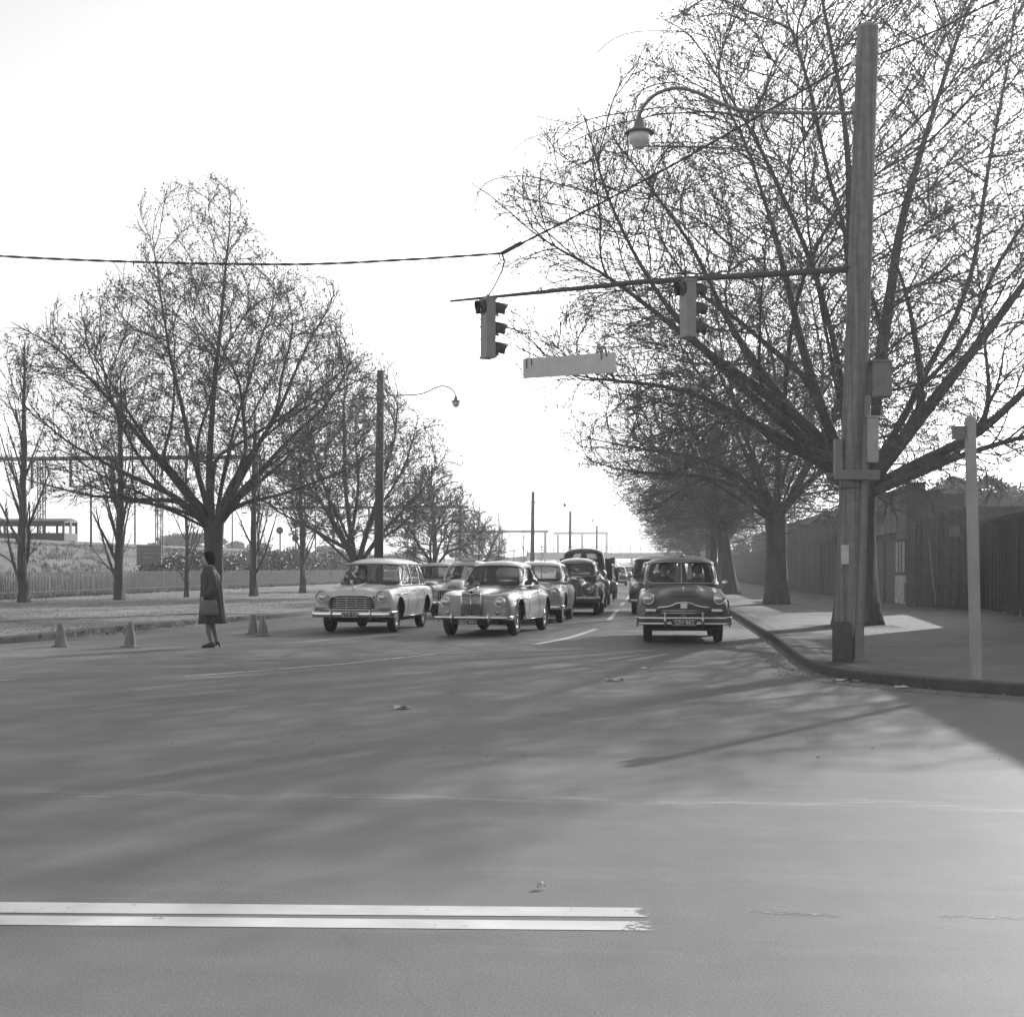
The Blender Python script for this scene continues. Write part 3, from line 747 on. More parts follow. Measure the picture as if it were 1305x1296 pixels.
e6 = elm('elm_tree', (T3.x, T3.y, KZ-.02), 23,
    [(1.6,.2,.2,.2),(2.0,2.4,2.6,2.4),(3.2,3.2,3.4,3),(5,2.9,2.8,3),(6.4,1.6,1.5,2),(7.4,.5,.6,.5)],
    .24, 1.6, [(.13, [(0,3.0,0),(-.1,5,.1),(-.2,7.2,.1)]), (.09, [(.9,2.3,0),(2.1,2.9,0),(3.4,4.6,0)])],
    n_extra=6, limb_r=.09, n_attr=2200, dk=.42, tl=.8, leaf=.25, leafsize=.09, twig_r=.012, flare=1.2, label='small bare spreading elm behind the taxi', group=G_L, el_rng=(5,60))
for (x, y, s, rz, lb) in ((-12.9, 104, .75, 1.9, 'little bare tree far along the left verge, past the spreading elm'),):
    c = copy_tree(e6); c.location = (x, y, KZ); c.rotation_euler = (0,0,rz); c.scale = (s,s,s); c['label'] = lb
# thin upright poplars along the picket fence
G_P = 'slender bare poplars beside the picket fence'
def poplar(px, h, y_or_d, seed, lb, r=.17, wd=1.0, dens=(6,6,4,0)):
    d = y_or_d; u = (px-CX)/FPX; p = cw(u, d, KZ)
    return elm('poplar_tree', (p.x, p.y, KZ-.02), seed, [(0,.5,.5,.5),(.8,.8*wd,.8*wd,.8*wd),(3,1.3*wd,1.3*wd,1.3*wd),(h*.6,1.1*wd,1.1*wd,1.1*wd),(h*.85,.6,.6,.6),(h,.2,.2,.2)],
               r, .8, None, 0, dens=dens, leaf=.25, leafsize=.08, twig_r=.009, habit='poplar', flare=1.3, label=lb, group=G_P)
poplar(30, 10.0, 52.5, 41, 'slender bare poplar nearest the left end of the picket fence', .19, 1.15, (6,6,4,0))
poplar(152, 9.6, 56.5, 42, 'slender bare poplar between the embankment and the wide elm', .20, 1.0, (6,6,4,0))
poplar(238, 7.5, 62, 43, 'thin bare poplar just left of the woman in the coat', .10, .8)
poplar(323, 9.2, 64, 44, 'slender bare poplar just right of the wide elm trunk', .18, 1.0)
poplar(386, 8.6, 72, 45, 'slender bare poplar at the right end of the visible picket fence', .16, 1.0)
sap = poplar(636, 6.0, 118, 46, 'sapling with two thin stems standing alone above the light saloon', .07, .9, (4,4,3,0))
for px, d, s, lb in ((668,150,1.0,'bare sapling left of the tall far pole'),(690,165,.8,'smallest bare sapling right of the tall far pole'),(528,110,1.1,'bare sapling behind the spreading elm')):
    c = copy_tree(sap); p = cw((px-CX)/FPX, d, KZ); c.location = p; c.scale = (s,s,s); c.rotation_euler = (0,0,px); c['label'] = lb

# leafy shrubs and gum trees: leaf faces spread through the volume round real stems
def leafy(name, loc, seed, blobs, n, size, m, label, cat, group=None, trunk=None, ground=0.0):
    """blobs: list of (x,y,z,rx,ry,rz)"""
    rng = np.random.default_rng(seed); root = empty(name, loc, label=label, cat=cat, group=group)
    P = []; vol = np.array([b[3]*b[4]*b[5] for b in blobs])**.8; vol = vol/vol.sum()
    for b, v in zip(blobs, vol):
        k = int(n*v); d = norm(rng.normal(0,1,(k,3))); r = rng.uniform(.35,1,(k,1))**.4
        lump = 1 + .2*np.sin(5*d[:,:1]*3+b[0]) * np.cos(4*d[:,1:2]*3+b[1]*2) + .12*np.sin(9*d[:,2:3]*2+b[2])
        # clumps: gather leaves about sub centres
        cc = norm(rng.normal(0,1,(max(6,int(14*b[3])),3))); idx = rng.integers(0,len(cc),k)
        d = norm(cc[idx]*1.0 + rng.normal(0,.28,(k,3)))
        P.append(np.array(b[:3]) + d*r*lump*np.array(b[3:]))
    P = np.concatenate(P); P = P[P[:,2] > ground]
    V, F = leaf_quads(rng, P, size); me = np_mesh('foliage', [(V, F, 0)], smooth=False); me.materials.append(m); link('foliage' if cat != 'tree' else 'crown', me, None, root)
    mb = MB(); 
    if trunk:
        r, h = trunk; mb.tube([(0,0,-.1),(.1*r,0,h*.5),(.3*r,.1,h)], [r*1.2,r,r*.75], 9)
        for b in blobs[:7]: mb.tube([(.3*r,.1,h*.9),((b[0])*.5,b[1]*.5,(h+b[2])*.5),(b[0],b[1],b[2])], [r*.5,r*.3,r*.12], 6)
        mb.build('trunk', M_bark, root)
    else:
        rr = random.Random(seed)
        for b in blobs:
            mb = MB(); mb.tube([(b[0]*.6+rr.uniform(-.2,.2),b[1]*.6+rr.uniform(-.2,.2),-.1),(b[0]+rr.uniform(-.3,.3),b[1]+rr.uniform(-.3,.3),b[2]+b[5]*.3)], [.05,.02], 5)
            mb.build('stem', M_bark, root)
    return root
r = random.Random(12)
G_S = 'leafy shrubs behind the picket fence'
shr = [(81,2.2,'just left of the thin poplar by the woman'),(90,2.7,'directly behind the wide elm trunk'),(100,2.8,'left of the second poplar'),(111,3.0,'behind the rightmost poplar'),(123,3.2,'over the left headlamp of the station wagon'),(136,3.3,'above the roof of the station wagon'),(150,3.3,'left of the near lamp pole'),(165,3.4,'between the near lamp pole and the taxi')]
for i, (y, h, wh) in enumerate(shr):
    bl = [(r.uniform(-.9,.9), r.uniform(-3.6,3.6), h*r.uniform(.3,.62), r.uniform(.9,1.4), r.uniform(1.5,2.2), h*r.uniform(.34,.42)) for _ in range(8)]
    leafy('leafy_shrub', (-28.3, y, .15), 100+i, bl, 9000, .17, M_shrub, 'dense leafy shrub behind the picket fence, ' + wh, 'shrub', G_S, ground=0)
def gum(loc, h, seed, lb, rad=3.0, n=9000, size=.28, group='gum trees'):
    rr = random.Random(seed)
    bl = [(rr.uniform(-1,1)*rad, rr.uniform(-1,1)*rad, h*rr.uniform(.6,.95), rad*rr.uniform(.3,.5), rad*rr.uniform(.3,.5), h*rr.uniform(.07,.12)) for _ in range(11)]
    return leafy('gum_tree', loc, seed, bl, n, size, M_leafg, lb, 'tree', group, trunk=(.25, h*.6), ground=1.0)
G_G = 'gum trees behind the right fence'
p = at(1262, 700, 78); gum((p.x, p.y, 0), 6.6, 201, 'leafy gum tree behind the dark fence at the right edge', 3.4, 12000, .22, G_G)
p = at(1195, 700, 84); gum((p.x, p.y, 0), 6.3, 202, 'leafy gum tree behind the stepped parapet', 2.8, 9000, .22, G_G)
p = at(1330, 700, 80); gum((p.x, p.y, 0), 5.8, 203, 'low gum tree cut off by the right edge of the picture', 3.4, 9000, .22, G_G)
p = at(1140, 700, 88); gum((p.x, p.y, 0), 6.4, 204, 'small gum top showing over the plain building roof', 2.2, 6000, .22, G_G)
G_H = 'gum trees beyond the railway'
for i, (px, d, h, lb) in enumerate(((218,240,6.4,'far gum tree over the embankment, left of the signboard posts'),(242,235,7.2,'far gum tree over the embankment just left of the wide elm'),(300,250,6.6,'far gum tree seen right of the wide elm trunk'),(405,262,5.4,'far gum tree beyond the shrubs, left of the forked elm'),(605,330,4.6,'low far gum tree above the light saloon'),(655,350,4.2,'low far gum tree left of the tall far pole'))):
    p = cw((px-CX)/FPX, d, 0); gum((p.x, p.y, 0), h, 210+i, lb, 4.0, 3500, .5, G_H)
# far line of trees beyond everything reads as one mass
rng = np.random.default_rng(9); P = []
for i in range(260):
    x = rng.uniform(-330, 330); c = np.array([x, 560+rng.uniform(-25,40), 1.5]); k = 160; hh = rng.uniform(1.8,4.6)
    P.append(c + norm(rng.normal(0,1,(k,3)))*rng.uniform(.4,1,(k,1))*np.array([rng.uniform(4,9),5,hh]))
V, F = leaf_quads(rng, np.concatenate(P), 1.1); me = np_mesh('far_treeline', [(V,F,0)], smooth=False); me.materials.append(M_leafg)
link('far_treeline', me, None, None, kind='stuff')
# ------------------------------------------------------------------ corner pole with its fittings
RX = Vector((cos(YAW), sin(YAW), 0)); FW = Vector((-sin(YAW), cos(YAW), 0))   # right / forward of the view, as world directions
B = gp(1078, 843, KZ); DP = 19.3
pole = empty('utility_pole', (B.x, B.y, KZ), YAW, label='thick leaning wooden pole on the corner carrying the street lamp and signal arm', cat='pole')
TOPX = .30; PH = 8.63
def pl(z): return TOPX*z/PH
mb = MB(); n = 28; secs = []
rr = random.Random(4)
for i in range(31):
    z = -.1 + (PH+.1)*i/30; r = .178 - .034*z/PH
    secs.append([(pl(z) + r*(1+.012*sin(3*a+z*.3)+.006*sin(17*a))*cos(a), r*(1+.012*sin(3*a+z*.3)+.006*sin(17*a))*sin(a), z) for a in [2*pi*k/n for k in range(n)]])
mb.loft(secs[::-1]); mb.build('shaft', M_pole, pole)
MB().lathe([(.182,-.05),(.183,.3),(.181,.52),(.176,.55)], 28).build('tarred_base', M_tar, pole)
# cable casing up the right front, with its foot
mb = MB(); mb.smooth = True
mb.tube([(.135+pl(z), -.13, z) for z in (0.02,.6,1.5,2.6,3.6)], [.066,.062,.06,.055,.05], 14)
mb.smooth = False; mb.bbox(.06,.22,-.22,-.06,.0,.05,.01); mb.bbox(.08,.19,-.20,-.15,.05,.5,.01)
mb.build('cable_casing', M_iron, pole)
mb = MB(); 
for z in (2.35,): mb.lathe([(.177-.004*z,z-.012),(.183-.004*z,z-.012),(.183-.004*z,z+.012),(.177-.004*z,z+.012)], 24, Matrix.Translation((pl(z),0,0)))
mb.build('strap', M_dkiron, pole)
zb = 1.27 + (724-607)/FPX*DP
mb = MB(); mb.bbox(-.30+pl(zb), .30+pl(zb), -.30, -.215, zb-.07, zb+.06, .012); mb.bbox(-.30+pl(zb), .30+pl(zb), .19, .26, zb-.07, zb+.06, .012)
mb.tube([(-.26+pl(zb),-.32,zb),(-.26+pl(zb),.28,zb)], .015, 8); mb.tube([(.26+pl(zb),-.32,zb),(.26+pl(zb),.28,zb)], .015, 8)
mb.build('crosspiece', M_iron, pole)
def hz(py): return 1.27 + (724-py)/FPX*DP
mb = MB(); x0 = .19+pl(hz(485)); mb.bbox(x0, x0+.26, -.16, .10, hz(508), hz(465), .012); mb.bbox(x0-.02, x0+.28, -.18, .12, hz(465), hz(462), .004)
mb.box(x0+.06, x0+.16, -.167, -.16, hz(482), hz(480)); mb.build('switch_box', M_iron, pole)
mb = MB(); x0 = .12+pl(hz(565)); mb.bbox(x0, x0+.155, -.28, -.13, hz(592), hz(536), .015); mb.bbox(x0-.015, x0+.17, -.295, -.115, hz(536), hz(533.5), .004)
mb.build('switch_box', M_gal, pole)
mb = MB(); mb.bbox(-.27+pl(3), -.17+pl(3), -.12, .05, hz(605), hz(561), .015); mb.build('switch_box', M_iron, pole)
MB().bbox(-.16+pl(1.6), -.06+pl(1.6), -.19, -.165, hz(719), hz(695), .004).build('notice', mat('paper_notice', .5, .7, .15, 12), pole, label='small pale paper notice')
for i, z in enumerate((3.9,4.4,4.9,5.6,6.1,6.6)): 
    s = 1 if i%2 else -1; mb = MB(); mb.tube([(pl(z)+s*.15,0,z),(pl(z)+s*.27,0,z),(pl(z)+s*.27,0,z+.03)], .009, 6); mb.build('step_bolt', M_dkiron, pole)
mb = MB(); mb.lathe([(.0,PH+.05),(.08,PH+.04),(.15,PH),(.152,PH-.03)], 24, Matrix.Translation((pl(PH),0,0))); mb.build('pole_cap', M_gal, pole)

def lamp_arm(parent, z, s, face=-1, r=.022):
    """bracket arm: straight, then a swan neck, towards face*x"""
    P = [(0,0,0),(.75,0,0),(1.45,0,.03),(1.78,0,.12),(2.05,0,.25),(2.35,0,.33),(2.62,0,.27),(2.80,0,.12),(2.88,0,-.03)]
    c = catm(P, 6); return [(parent[0]+face*p[0]*s, parent[1], z+p[2]*s) for p in c]
def lamp_head(root, x, y, z, s=1.0):
    M = Matrix.Translation((x, y, z))
    q = lambda pr: [(r_*s, z_*s) for r_, z_ in pr]
    h = MB().lathe(q([(0,.10),(.028,.10),(.03,.03),(.06,.0),(.075,-.07),(.085,-.11),(.17,-.145),(.205,-.165),(.20,-.18),(.10,-.165),(0,-.16)]), 28, M).build('lamp_shade', M_iron, root)
    MB().lathe(q([(.135,-.166),(.150,-.20),(.145,-.27),(.118,-.32),(.08,-.335)]), 24, M).build('lamp_globe', M_opal, root)
    MB().lathe(q([(.112,-.325),(.09,-.355),(.05,-.385),(0,-.39)]), 24, M).build('lamp_tip', M_opal, root)
mb = MB(); zA = hz(147); sA = 1.02
mb.smooth = True; A = lamp_arm((pl(zA)-.13, 0), zA, sA); mb.tube(A, .024, 10)
mb.tube([(pl(zA)-.13,0,zA+.07),(pl(zA)-1.2,0,zA+.055)], .009, 6)
mb.smooth = False; mb.bbox(pl(zA)-.17, pl(zA)-.12, -.07, .07, zA-.14, zA+.14, .01)
mb.build('lamp_bracket', M_iron, pole)
lx = A[-1]; lamp_head(pole, lx[0], lx[1], lx[2]-.07, 1.0)
# white insulator reel near the top
MB().lathe([(.03,-.05),(.045,-.04),(.03,0),(.045,.04),(.03,.05)], 12, Matrix.Translation((pl(8.1)-.17,0,8.15))).build('insulator', M_opal, pole)

# ------------------------------------------------------------------ signal arm, signals, span wire, hanging board
# arm: from the pole to its free end 5.9 m to the left
tip = at(574, 384, 21.6); root_pt = Vector((B.x, B.y, 0)) + RX*(pl(5.4)-.10); root_pt.z = at(1075, 345, DP).z
arm = empty('mast_arm', root_pt, 0, label='long thin horizontal steel arm reaching from the pole out over the road', cat='signal arm')
d = tip - root_pt
mb = MB(); mb.smooth = True; mb.tube([(0,0,0), tuple(d*.5+Vector((0,0,.06))), tuple(d*.72+Vector((0,0,.03))), tuple(d)], [.045,.038,.03,.016], 10)
mb.build('arm_tube', M_dkiron, arm)
mb = MB(); mb.tube([tuple(Vector((0,0,-.02))-d.normalized()*.0), tuple(-d.normalized()*.02)], .09, 14); mb.build('flange', M_dkiron, arm)
def arm_pt(px):
    # point of the arm seen at pixel px
    lo, hi = 0.0, 1.0
    for _ in range(40):
        m = (lo+hi)/2; P = root_pt + d*m; v = P - Vector((0,0,CAM_H)); q = v.dot(RX)/v.dot(FW)*FPX + CX
        if q > px: lo = m
        else: hi = m
    P = root_pt + d*m; P.z += .06*4*m*(1-m); return P
def signal(px, py0, py1, rz, lb):
    P = arm_pt(px); dd = (P - Vector((0,0,CAM_H))).dot(FW); h = (py1-py0)/FPX*dd
    o = empty('traffic_signal', (P.x, P.y, P.z-.03), rz, label=lb, cat='traffic light', group='traffic lights hung from the signal arm')
    w_ = .12; dp = .15
    mb = MB(); mb.bbox(-w_, w_, -dp*.5, dp*.5, -h*.985, 0, .02); mb.smooth = True; mb.tube([(0,0,-.02),(0,0,.06)], .03, 10)
    mb.smooth = False
    mb.bbox(-w_-.012, w_+.012, -dp*.5-.012, dp*.5+.012, -.03, 0.0, .006); mb.bbox(-w_-.012, w_+.012, -dp*.5-.012, dp*.5+.012, -h, -h+.035, .006)
    for k in (1,2): mb.box(-w_-.004, w_+.004, -dp*.5-.004, dp*.5+.004, -h*k/3-.006, -h*k/3+.006)
    mb.build('housing', M_house, o)
    for side in (1,-1):
        for k in (range(3) if side == 1 else (0,)):
            zc = -h*(k+.5)/3; M = Matrix.Translation((0, side*dp*.5, zc)) @ Matrix.Rotation(-side*pi/2, 4, 'X')
            MB().lathe([(0,.008),(.08,.012),(.1,.0)], 20, M).build('lens', M_lens2, o)
            # visor: three quarter tunnel hood
            mb = MB(); mb.smooth = True; n = 18; vs = []
            for i in range(n+1):
                a = radians(-35 + 250*i/n); L = (.25 if side == 1 else .13)*(.62+.38*max(0, sin(a)))
                for (r, l) in ((.118,0),(.122,L)): vs.append((r*cos(a), side*(dp*.5+l), zc + r*sin(a) - (l*.12)))
            mb.add(vs, [(2*i,2*i+1,2*i+3,2*i+2) for i in range(n)]); ob = mb.build('visor', M_visor, o)
            sm = ob.modifiers.new('s', 'SOLIDIFY'); sm.thickness = .006; bake(ob)
    return o
M_lens2 = mat('signal_lens', .10, .15, coat=.6)
# heads are turned broadside to us: their lenses look along the cross street
def face(px): return YAW
signal(622, 380, 456, radians(-58), 'three-lamp traffic light near the free end of the arm, against open sky')
signal(877, 358, 431, radians(-66), 'three-lamp traffic light halfway along the arm, against the elm twigs')
# span wire
wire_m = mat('wire_rope', .05, .7)
def cable(name, pts, r, lb, twist=True, extra=None, cat='cable'):
    mb = MB(); mb.smooth = True; c = catm([tuple(p) for p in pts], 10)
    if twist:
        m = len(c); dense = resample(c, m*6)
        for ph in (0, pi):
            P = [Vector(q) + Vector((0, cos(ph+i*.35)*r*.5, sin(ph+i*.35)*r*.5)) for i, q in enumerate(dense)]
            mb.tube(P, r*.62, 5)
    else: mb.tube([Vector(q) for q in c], r, 6)
    if extra: extra(mb)
    return mb.build(name, wire_m, None, label=lb, cat=cat)
J = at(640, 323, 21.4)
PT = Vector((B.x, B.y, 0)) + RX*(pl(8.3)-.1); PT.z = at(1090, 77, DP).z
lefts = [at(-420, 290, 22.6), at(-180, 312, 22.3), at(0, 326.5, 22), at(190, 334.5, 21.8), at(380, 337, 21.6), at(520, 331, 21.5), J]
def jn(mb):
    mb.tube([J, J+(PT-J)*.03, J+(PT-J)*.06], .03, 6)
    mb.tube([J + Vector((-.05,0,-.01)), J+Vector((-.02,.0,-.12))], .008, 5)
cable('span_wire', lefts, .018, 'twisted black span wire sagging across the sky to the left', extra=jn)
cable('span_wire', [J, J.lerp(PT, .25)+Vector((0,0,-.05)), J.lerp(PT, .5)+Vector((0,0,-.07)), J.lerp(PT, .75)+Vector((0,0,-.04)), PT], .018, 'twisted black wire rising from the joint to the top of the pole')
Q0 = PT + RX*.22 + Vector((0,0,.03)); Q1 = at(1290, -8, 16.2)
cable('span_wire', [Q0, Q0.lerp(Q1,.5)+Vector((0,0,-.03)), Q1, Q1+(Q1-Q0)*2.2], .016, 'black wire running from the pole top up out of the picture at right')
SP = arm_pt(622)
cable('signal_lead', [J+Vector((0,0,-.02)), at(642, 338, 21.45), at(630, 365, 21.5), at(619, 381, 21.5), SP+Vector((0,-.05,-.05))], .010, 'looping lead wire dropping from the span wire to the end traffic light', twist=False, cat='wire')
# hanging board
hb = at(725, 466, 20.9); Lb = 126/FPX*20.9; hh = 25.5/FPX*20.9
dirb = Vector((d.x, d.y, 0)).normalized(); rzb = atan2(-dirb.y, -dirb.x)
bd = empty('hanging_sign', hb, rzb, label='blank grey sheet metal sign hanging below the signal arm', cat='sign')
slope = Matrix.Rotation(radians(-.4), 4, 'Y')
MB().bbox(-Lb/2, Lb/2, -.012, .012, -hh/2, hh/2, .003, slope).build('sign_panel', M_sheet, bd)
for sx in (-.43, .38):
    mb = MB(); mb.smooth = True; x = Lb*sx; z0 = hh/2 - .02 + x*0.05
    mb.tube([(x-.04,-.02,z0-.10),(x-.04,-.02,z0+.03),(x,-.0,z0+.07),(x+.04,-.02,z0+.03),(x+.04,-.02,z0-.06)], .007, 6)
    P = arm_pt(725 + sx*126); loc = Matrix.Rotation(-rzb,4,'Z') @ (P - hb)
    mb.tube([(x,0,z0+.06), (loc.x, loc.y, loc.z-.02)], .005, 4); mb.build('hanger', M_dkiron, bd)
# pole that takes the far end of the span wire, beyond the left edge
# ------------------------------------------------------------------ pale sign post at the right
S = gp(1244, 866, KZ); sg = empty('sign_post', (S.x, S.y, KZ), YAW+.08, label='pale square timber post with a small direction plate near its top', cat='sign post')
mb = MB(); hp = (866-535)/FPX*16.2; ln = -8/FPX*16.2
def sq(z, r=.050): 
    x = ln*z/hp; return [(x-r,-r,z),(x+r,-r,z),(x+r,r,z),(x-r,r,z)]
mb.loft([sq(hp+.03,.02), sq(hp,.048), sq(hp*.5), sq(-.1)], smooth=False); mb.build('post', M_cream, sg)
mb = MB(); mb.bbox(ln-.21, ln-.055, -.012, .012, hp-.245, hp-.09, .003); mb.build('direction_plate', M_iron, sg)

# ------------------------------------------------------------------ street lamp poles
def lamp_pole(px, dd, lb, face=1, top=8.75, rb=.19, lean=.10, grp='timber street lamp poles along the left kerb'):
    p = cw((px-CX)/FPX, dd, KZ); o = empty('lamp_pole', p, 0, label=lb, cat='street lamp', group=grp)
    mb = MB(); mb.smooth = True; mb.tube([(0,0,-.1),(lean*.5,0,top*.5),(lean,0,top)], [rb, rb*.86, rb*.72], 14); mb.build('shaft', M_poled, o)
    z = top-.95; mb = MB(); mb.smooth = True; A = lamp_arm((lean*.9, 0), z, 1.0, face); mb.tube(A, .026, 8); mb.lathe([(.17,-.12),(.19,-.12),(.19,.12),(.17,.12)], 12, Matrix.Translation((lean*.9,0,z))); mb.build('lamp_bracket', M_iron, o)
    lamp_head(o, A[-1][0], 0, A[-1][2]-.06, 1.0); return o
M_poled = mat('dark_pole_wood', .07, .85, .3, 5, .4, 30, stretch=(1,1,.06))
lamp_pole(482, 53.5, 'timber street lamp pole standing behind the light station wagon')
lamp_pole(678, 128, 'timber street lamp pole above the old saloon, second along the left kerb', top=8.2, rb=.22)
lamp_pole(726, 182, 'timber street lamp pole behind the truck cab, third along the left kerb', top=8.6, rb=.24)
lamp_pole(760, 250, 'distant timber street lamp pole right of the truck cab, fourth along the left kerb', top=8.8, rb=.26)
lamp_pole(909, 74, 'timber street lamp pole on the right pavement among the elm crowns', face=-1, top=8.6, grp=None)

# ------------------------------------------------------------------ left picket fence
M_pick = mat('grey_pickets', .15, .8, .3, 6)
fe = empty('picket_fence', (-26.6, 100, KZ), label='long low fence of thin pale pickets at the foot of the embankment', cat='fence')
mb = MB(); r = random.Random(2)
y = -75.0
while y < 140:
    h = 1.12 + r.uniform(-.03,.03); t = r.uniform(-.02,.02); mb.box(-.012+t*.3,.012+t*.3, y, y+.045, 0, h); y += .15 if y < 30 else .3
mb.build('pickets', M_pick, fe)
mb = MB(); mb.box(-.035,-.015,-75,140,1.02,1.07); mb.build('rail', mat('pale_rail', .4, .7, .2, 5), fe)
mb = MB(); mb.box(-.035,-.015,-75,140,.22,.28); mb.build('rail', mat('pale_rail', .4), fe)
for i in range(44):
    MB().box(-.09,-.036, -.045, .045, -.1, 1.2).build('post', M_pick, fe, ).location = (0, -74+i*4.9, 0)

# ------------------------------------------------------------------ right fences and buildings
M_fence = mat('tarred_paling', .05, .85, .6, 3.5, .3, 30, stretch=(2.6,2.6,.06), var2=.35, scale2=3)
M_gate = mat('old_gate_boards', .07, .85, .6, 3, .3, 30, stretch=(2.2,2.2,.08), var2=.4, scale2=3)
M_render = mat('stained_render', .19, .85, .4, .8, .3, 20, var2=.12, scale2=10)
M_dwall = mat('dark_painted_brick', .075, .85, .4, .9, .4, 20, var2=.3, scale2=7)
def paling(name, P0, P1, h0, h1, m, lb, cat='fence', bw=.14, rail=True, parts='palings', top_rail=True, group=None):
    L = (P1-P0).length; rz = atan2(P1.y-P0.y, P1.x-P0.x); o = empty(name, (P0.x,P0.y,KZ), rz, label=lb, cat=cat, group=group)
    r = random.Random(int(L*100)); mb = MB(); x = 0.0
    while x < L-.01:
        w_ = min(bw*r.uniform(.92,1.06), L-x); h = h0+(h1-h0)*x/L + r.uniform(-.04,.03); y = r.uniform(-.02,.02)
        mb.box(x+.004, x+w_-.004, y-.012, y+.012, -.03+r.uniform(0,.03), h); x += w_
    mb.build(parts, m, o)
    mb = MB()
    for zf in (.12,.5,.9): mb.box(0, L, .022, .09, h0*zf-.04, h0*zf+.04)
    if top_rail: mb.add([(0,-.04,h0+.03),(L,-.04,h1+.03),(L,.07,h1+.03),(0,.07,h0+.03),(0,-.04,h0+.09),(L,-.04,h1+.09),(L,.07,h1+.09),(0,.07,h0+.09)],[(0,1,2,3),(4,5,6,7),(0,1,5,4),(3,2,6,7),(0,3,7,4),(1,2,6,5)])
    mb.build('rail', m, o); return o
F0 = cw((1250-CX)/FPX, 44.6, 0); F1 = cw((1305-CX)/FPX, 36.9, 0); F2 = F1 + (F1-F0)*1.55
paling('board_fence', F0, F2, 2.68, 2.62, M_fence, 'tall dark board fence running to the right edge of the pavement', bw=.12)
G0 = cw((1157-CX)/FPX, 47.6, 0); G1 = cw((1236-CX)/FPX, 43.2, 0)
gt = paling('board_gate', G0, G1, 2.72, 3.05, M_gate, 'high dark timber gate with a leaning brace between the building and the fence', cat='gate', bw=.18, parts='boards')
L = (G1-G0).length
mb = MB(); 
for z in (.75, 2.0): mb.box(.05, L-.05, -.05, -.016, z-.05, z+.05)
mb.build('brace', M_gate, gt)
mb = MB(); mb.box(-.012,.012,-.03,-.015,-1.15,1.15, Matrix.Translation((L*.45,-.06,1.25)) @ Matrix.Rotation(radians(-14),4,'Y')); mb.build('prop', mat('pale_rail', .4), gt)
mb = MB(); mb.bbox(L*.72,L*.88,-.08,-.02,2.25,2.6,.01); mb.build('notice', mat('faded_notice', .16, .7, .5, 9), gt)
# lattice girder showing over the fence
ft = empty('lattice_girder', F0 + Vector((3.2, .6, 0)), atan2(F1.y-F0.y, F1.x-F0.x), label='thin iron lattice girder frame rising above the board fence', cat='girder')
mb = MB()
for x in (0,2.6,5.2,7.8): mb.box(x-.04,x+.04,-.04,.04,0,3.75)
mb.build('post', M_dkiron, ft)
mb = MB(); mb.box(-.8,9,-.04,.04,3.72,3.8); mb.box(-.8,9,-.04,.04,2.5,2.56)
for k in range(4):
    a = k*2.6; mb.tube([(a-.8+.8*(k>0),0,3.74),(a+1.8,0,2.6)], .03, 5)
mb.build('truss', M_dkiron, ft)
# stepped-parapet building between gate and trees
C0 = cw((1157-CX)/FPX, 48.6, 0)       # its near left corner
def wpx(px, d): return cw((px-CX)/FPX, d, 0)
bl = empty('parapet_building', (C0.x, C0.y, KZ), 0, label='plain old building with a stepped parapet and a pale rendered side', cat='building')
zt = lambda py, d=48.6: CAM_H - KZ + (HOR-py)/FPX*d
ex = [((1179-1157)/FPX*48.6, zt(617)), ((1197-1157)/FPX*48.6, zt(627)), ((1227-1157)/FPX*48.6, zt(632)), (3.6, zt(650))]
mb = MB(); xp = 0.0
for x1, z1 in ex:
    mb.box(xp, x1, 0, .3, -.1, z1); mb.box(xp-.03 if xp == 0 else xp+.002, x1+.03, -.04, .34, z1, z1+.07); xp = x1
mb.build('gable_wall', M_dwall, bl)
LB = 13.5; hb0 = zt(618); 
ang = Matrix.Rotation(0,4,'Z')
mb = MB(); hs = hb0-.15
mb.box(0,.28,.31,LB,2.55,hs-.35)                    # rendered upper wall
mb.box(-.06,.30,.31,LB,hs-.35,hs); mb.box(-.1,.33,.25,LB+.05,hs+.0,hs+.10)
mb.build('rendered_wall', M_render, bl)
mb = MB(); mb.box(.10,.28,2.55,LB,-.1,2.548); mb.build('dark_lower_wall', M_dwall, bl)
mb = MB(); mb.box(.03,.28,.31,2.55,-.1,2.548); mb.build('pier', M_render, bl)
mb = MB(); mb.box(.3,7,.31,LB,3.2,3.4); mb.box(6.7,7,.31,LB,-.1,3.2); mb.box(.3,7,LB-.3,LB,-.1,3.2); mb.build('roof', M_dwall, bl)
# poster boards and doors on the street side
pb = MB().bbox(-.03,.025,.35,2.4,1.05,2.3,.006).build('poster_board', M_dwall, bl)
for k in range(3):
    MB().box(-.042,-.031,.45+k*.68,.85+k*.68,1.12,2.2).build('poster', mat('poster_paper_%d' % k, (.5,.36,.55)[k], .7, .5, 6), pb)
MB().bbox(-.04,.02,.35,2.4,.02,1.0,.008).build('whitewashed_panel', mat('flaking_whitewash', .5, .8, .5, 5, .4, 20), bl)
mb = MB()
for k in range(4): mb.bbox(.05,.11,2.8+k*2.6,4.6+k*2.6,0,2.3,.01)
mb.build('door', mat('dark_door', .04, .6, .3, 5), bl)
MB().bbox(-.10,-.002,.02,.28,.1,.75,.02).build('meter_box', M_iron, bl)
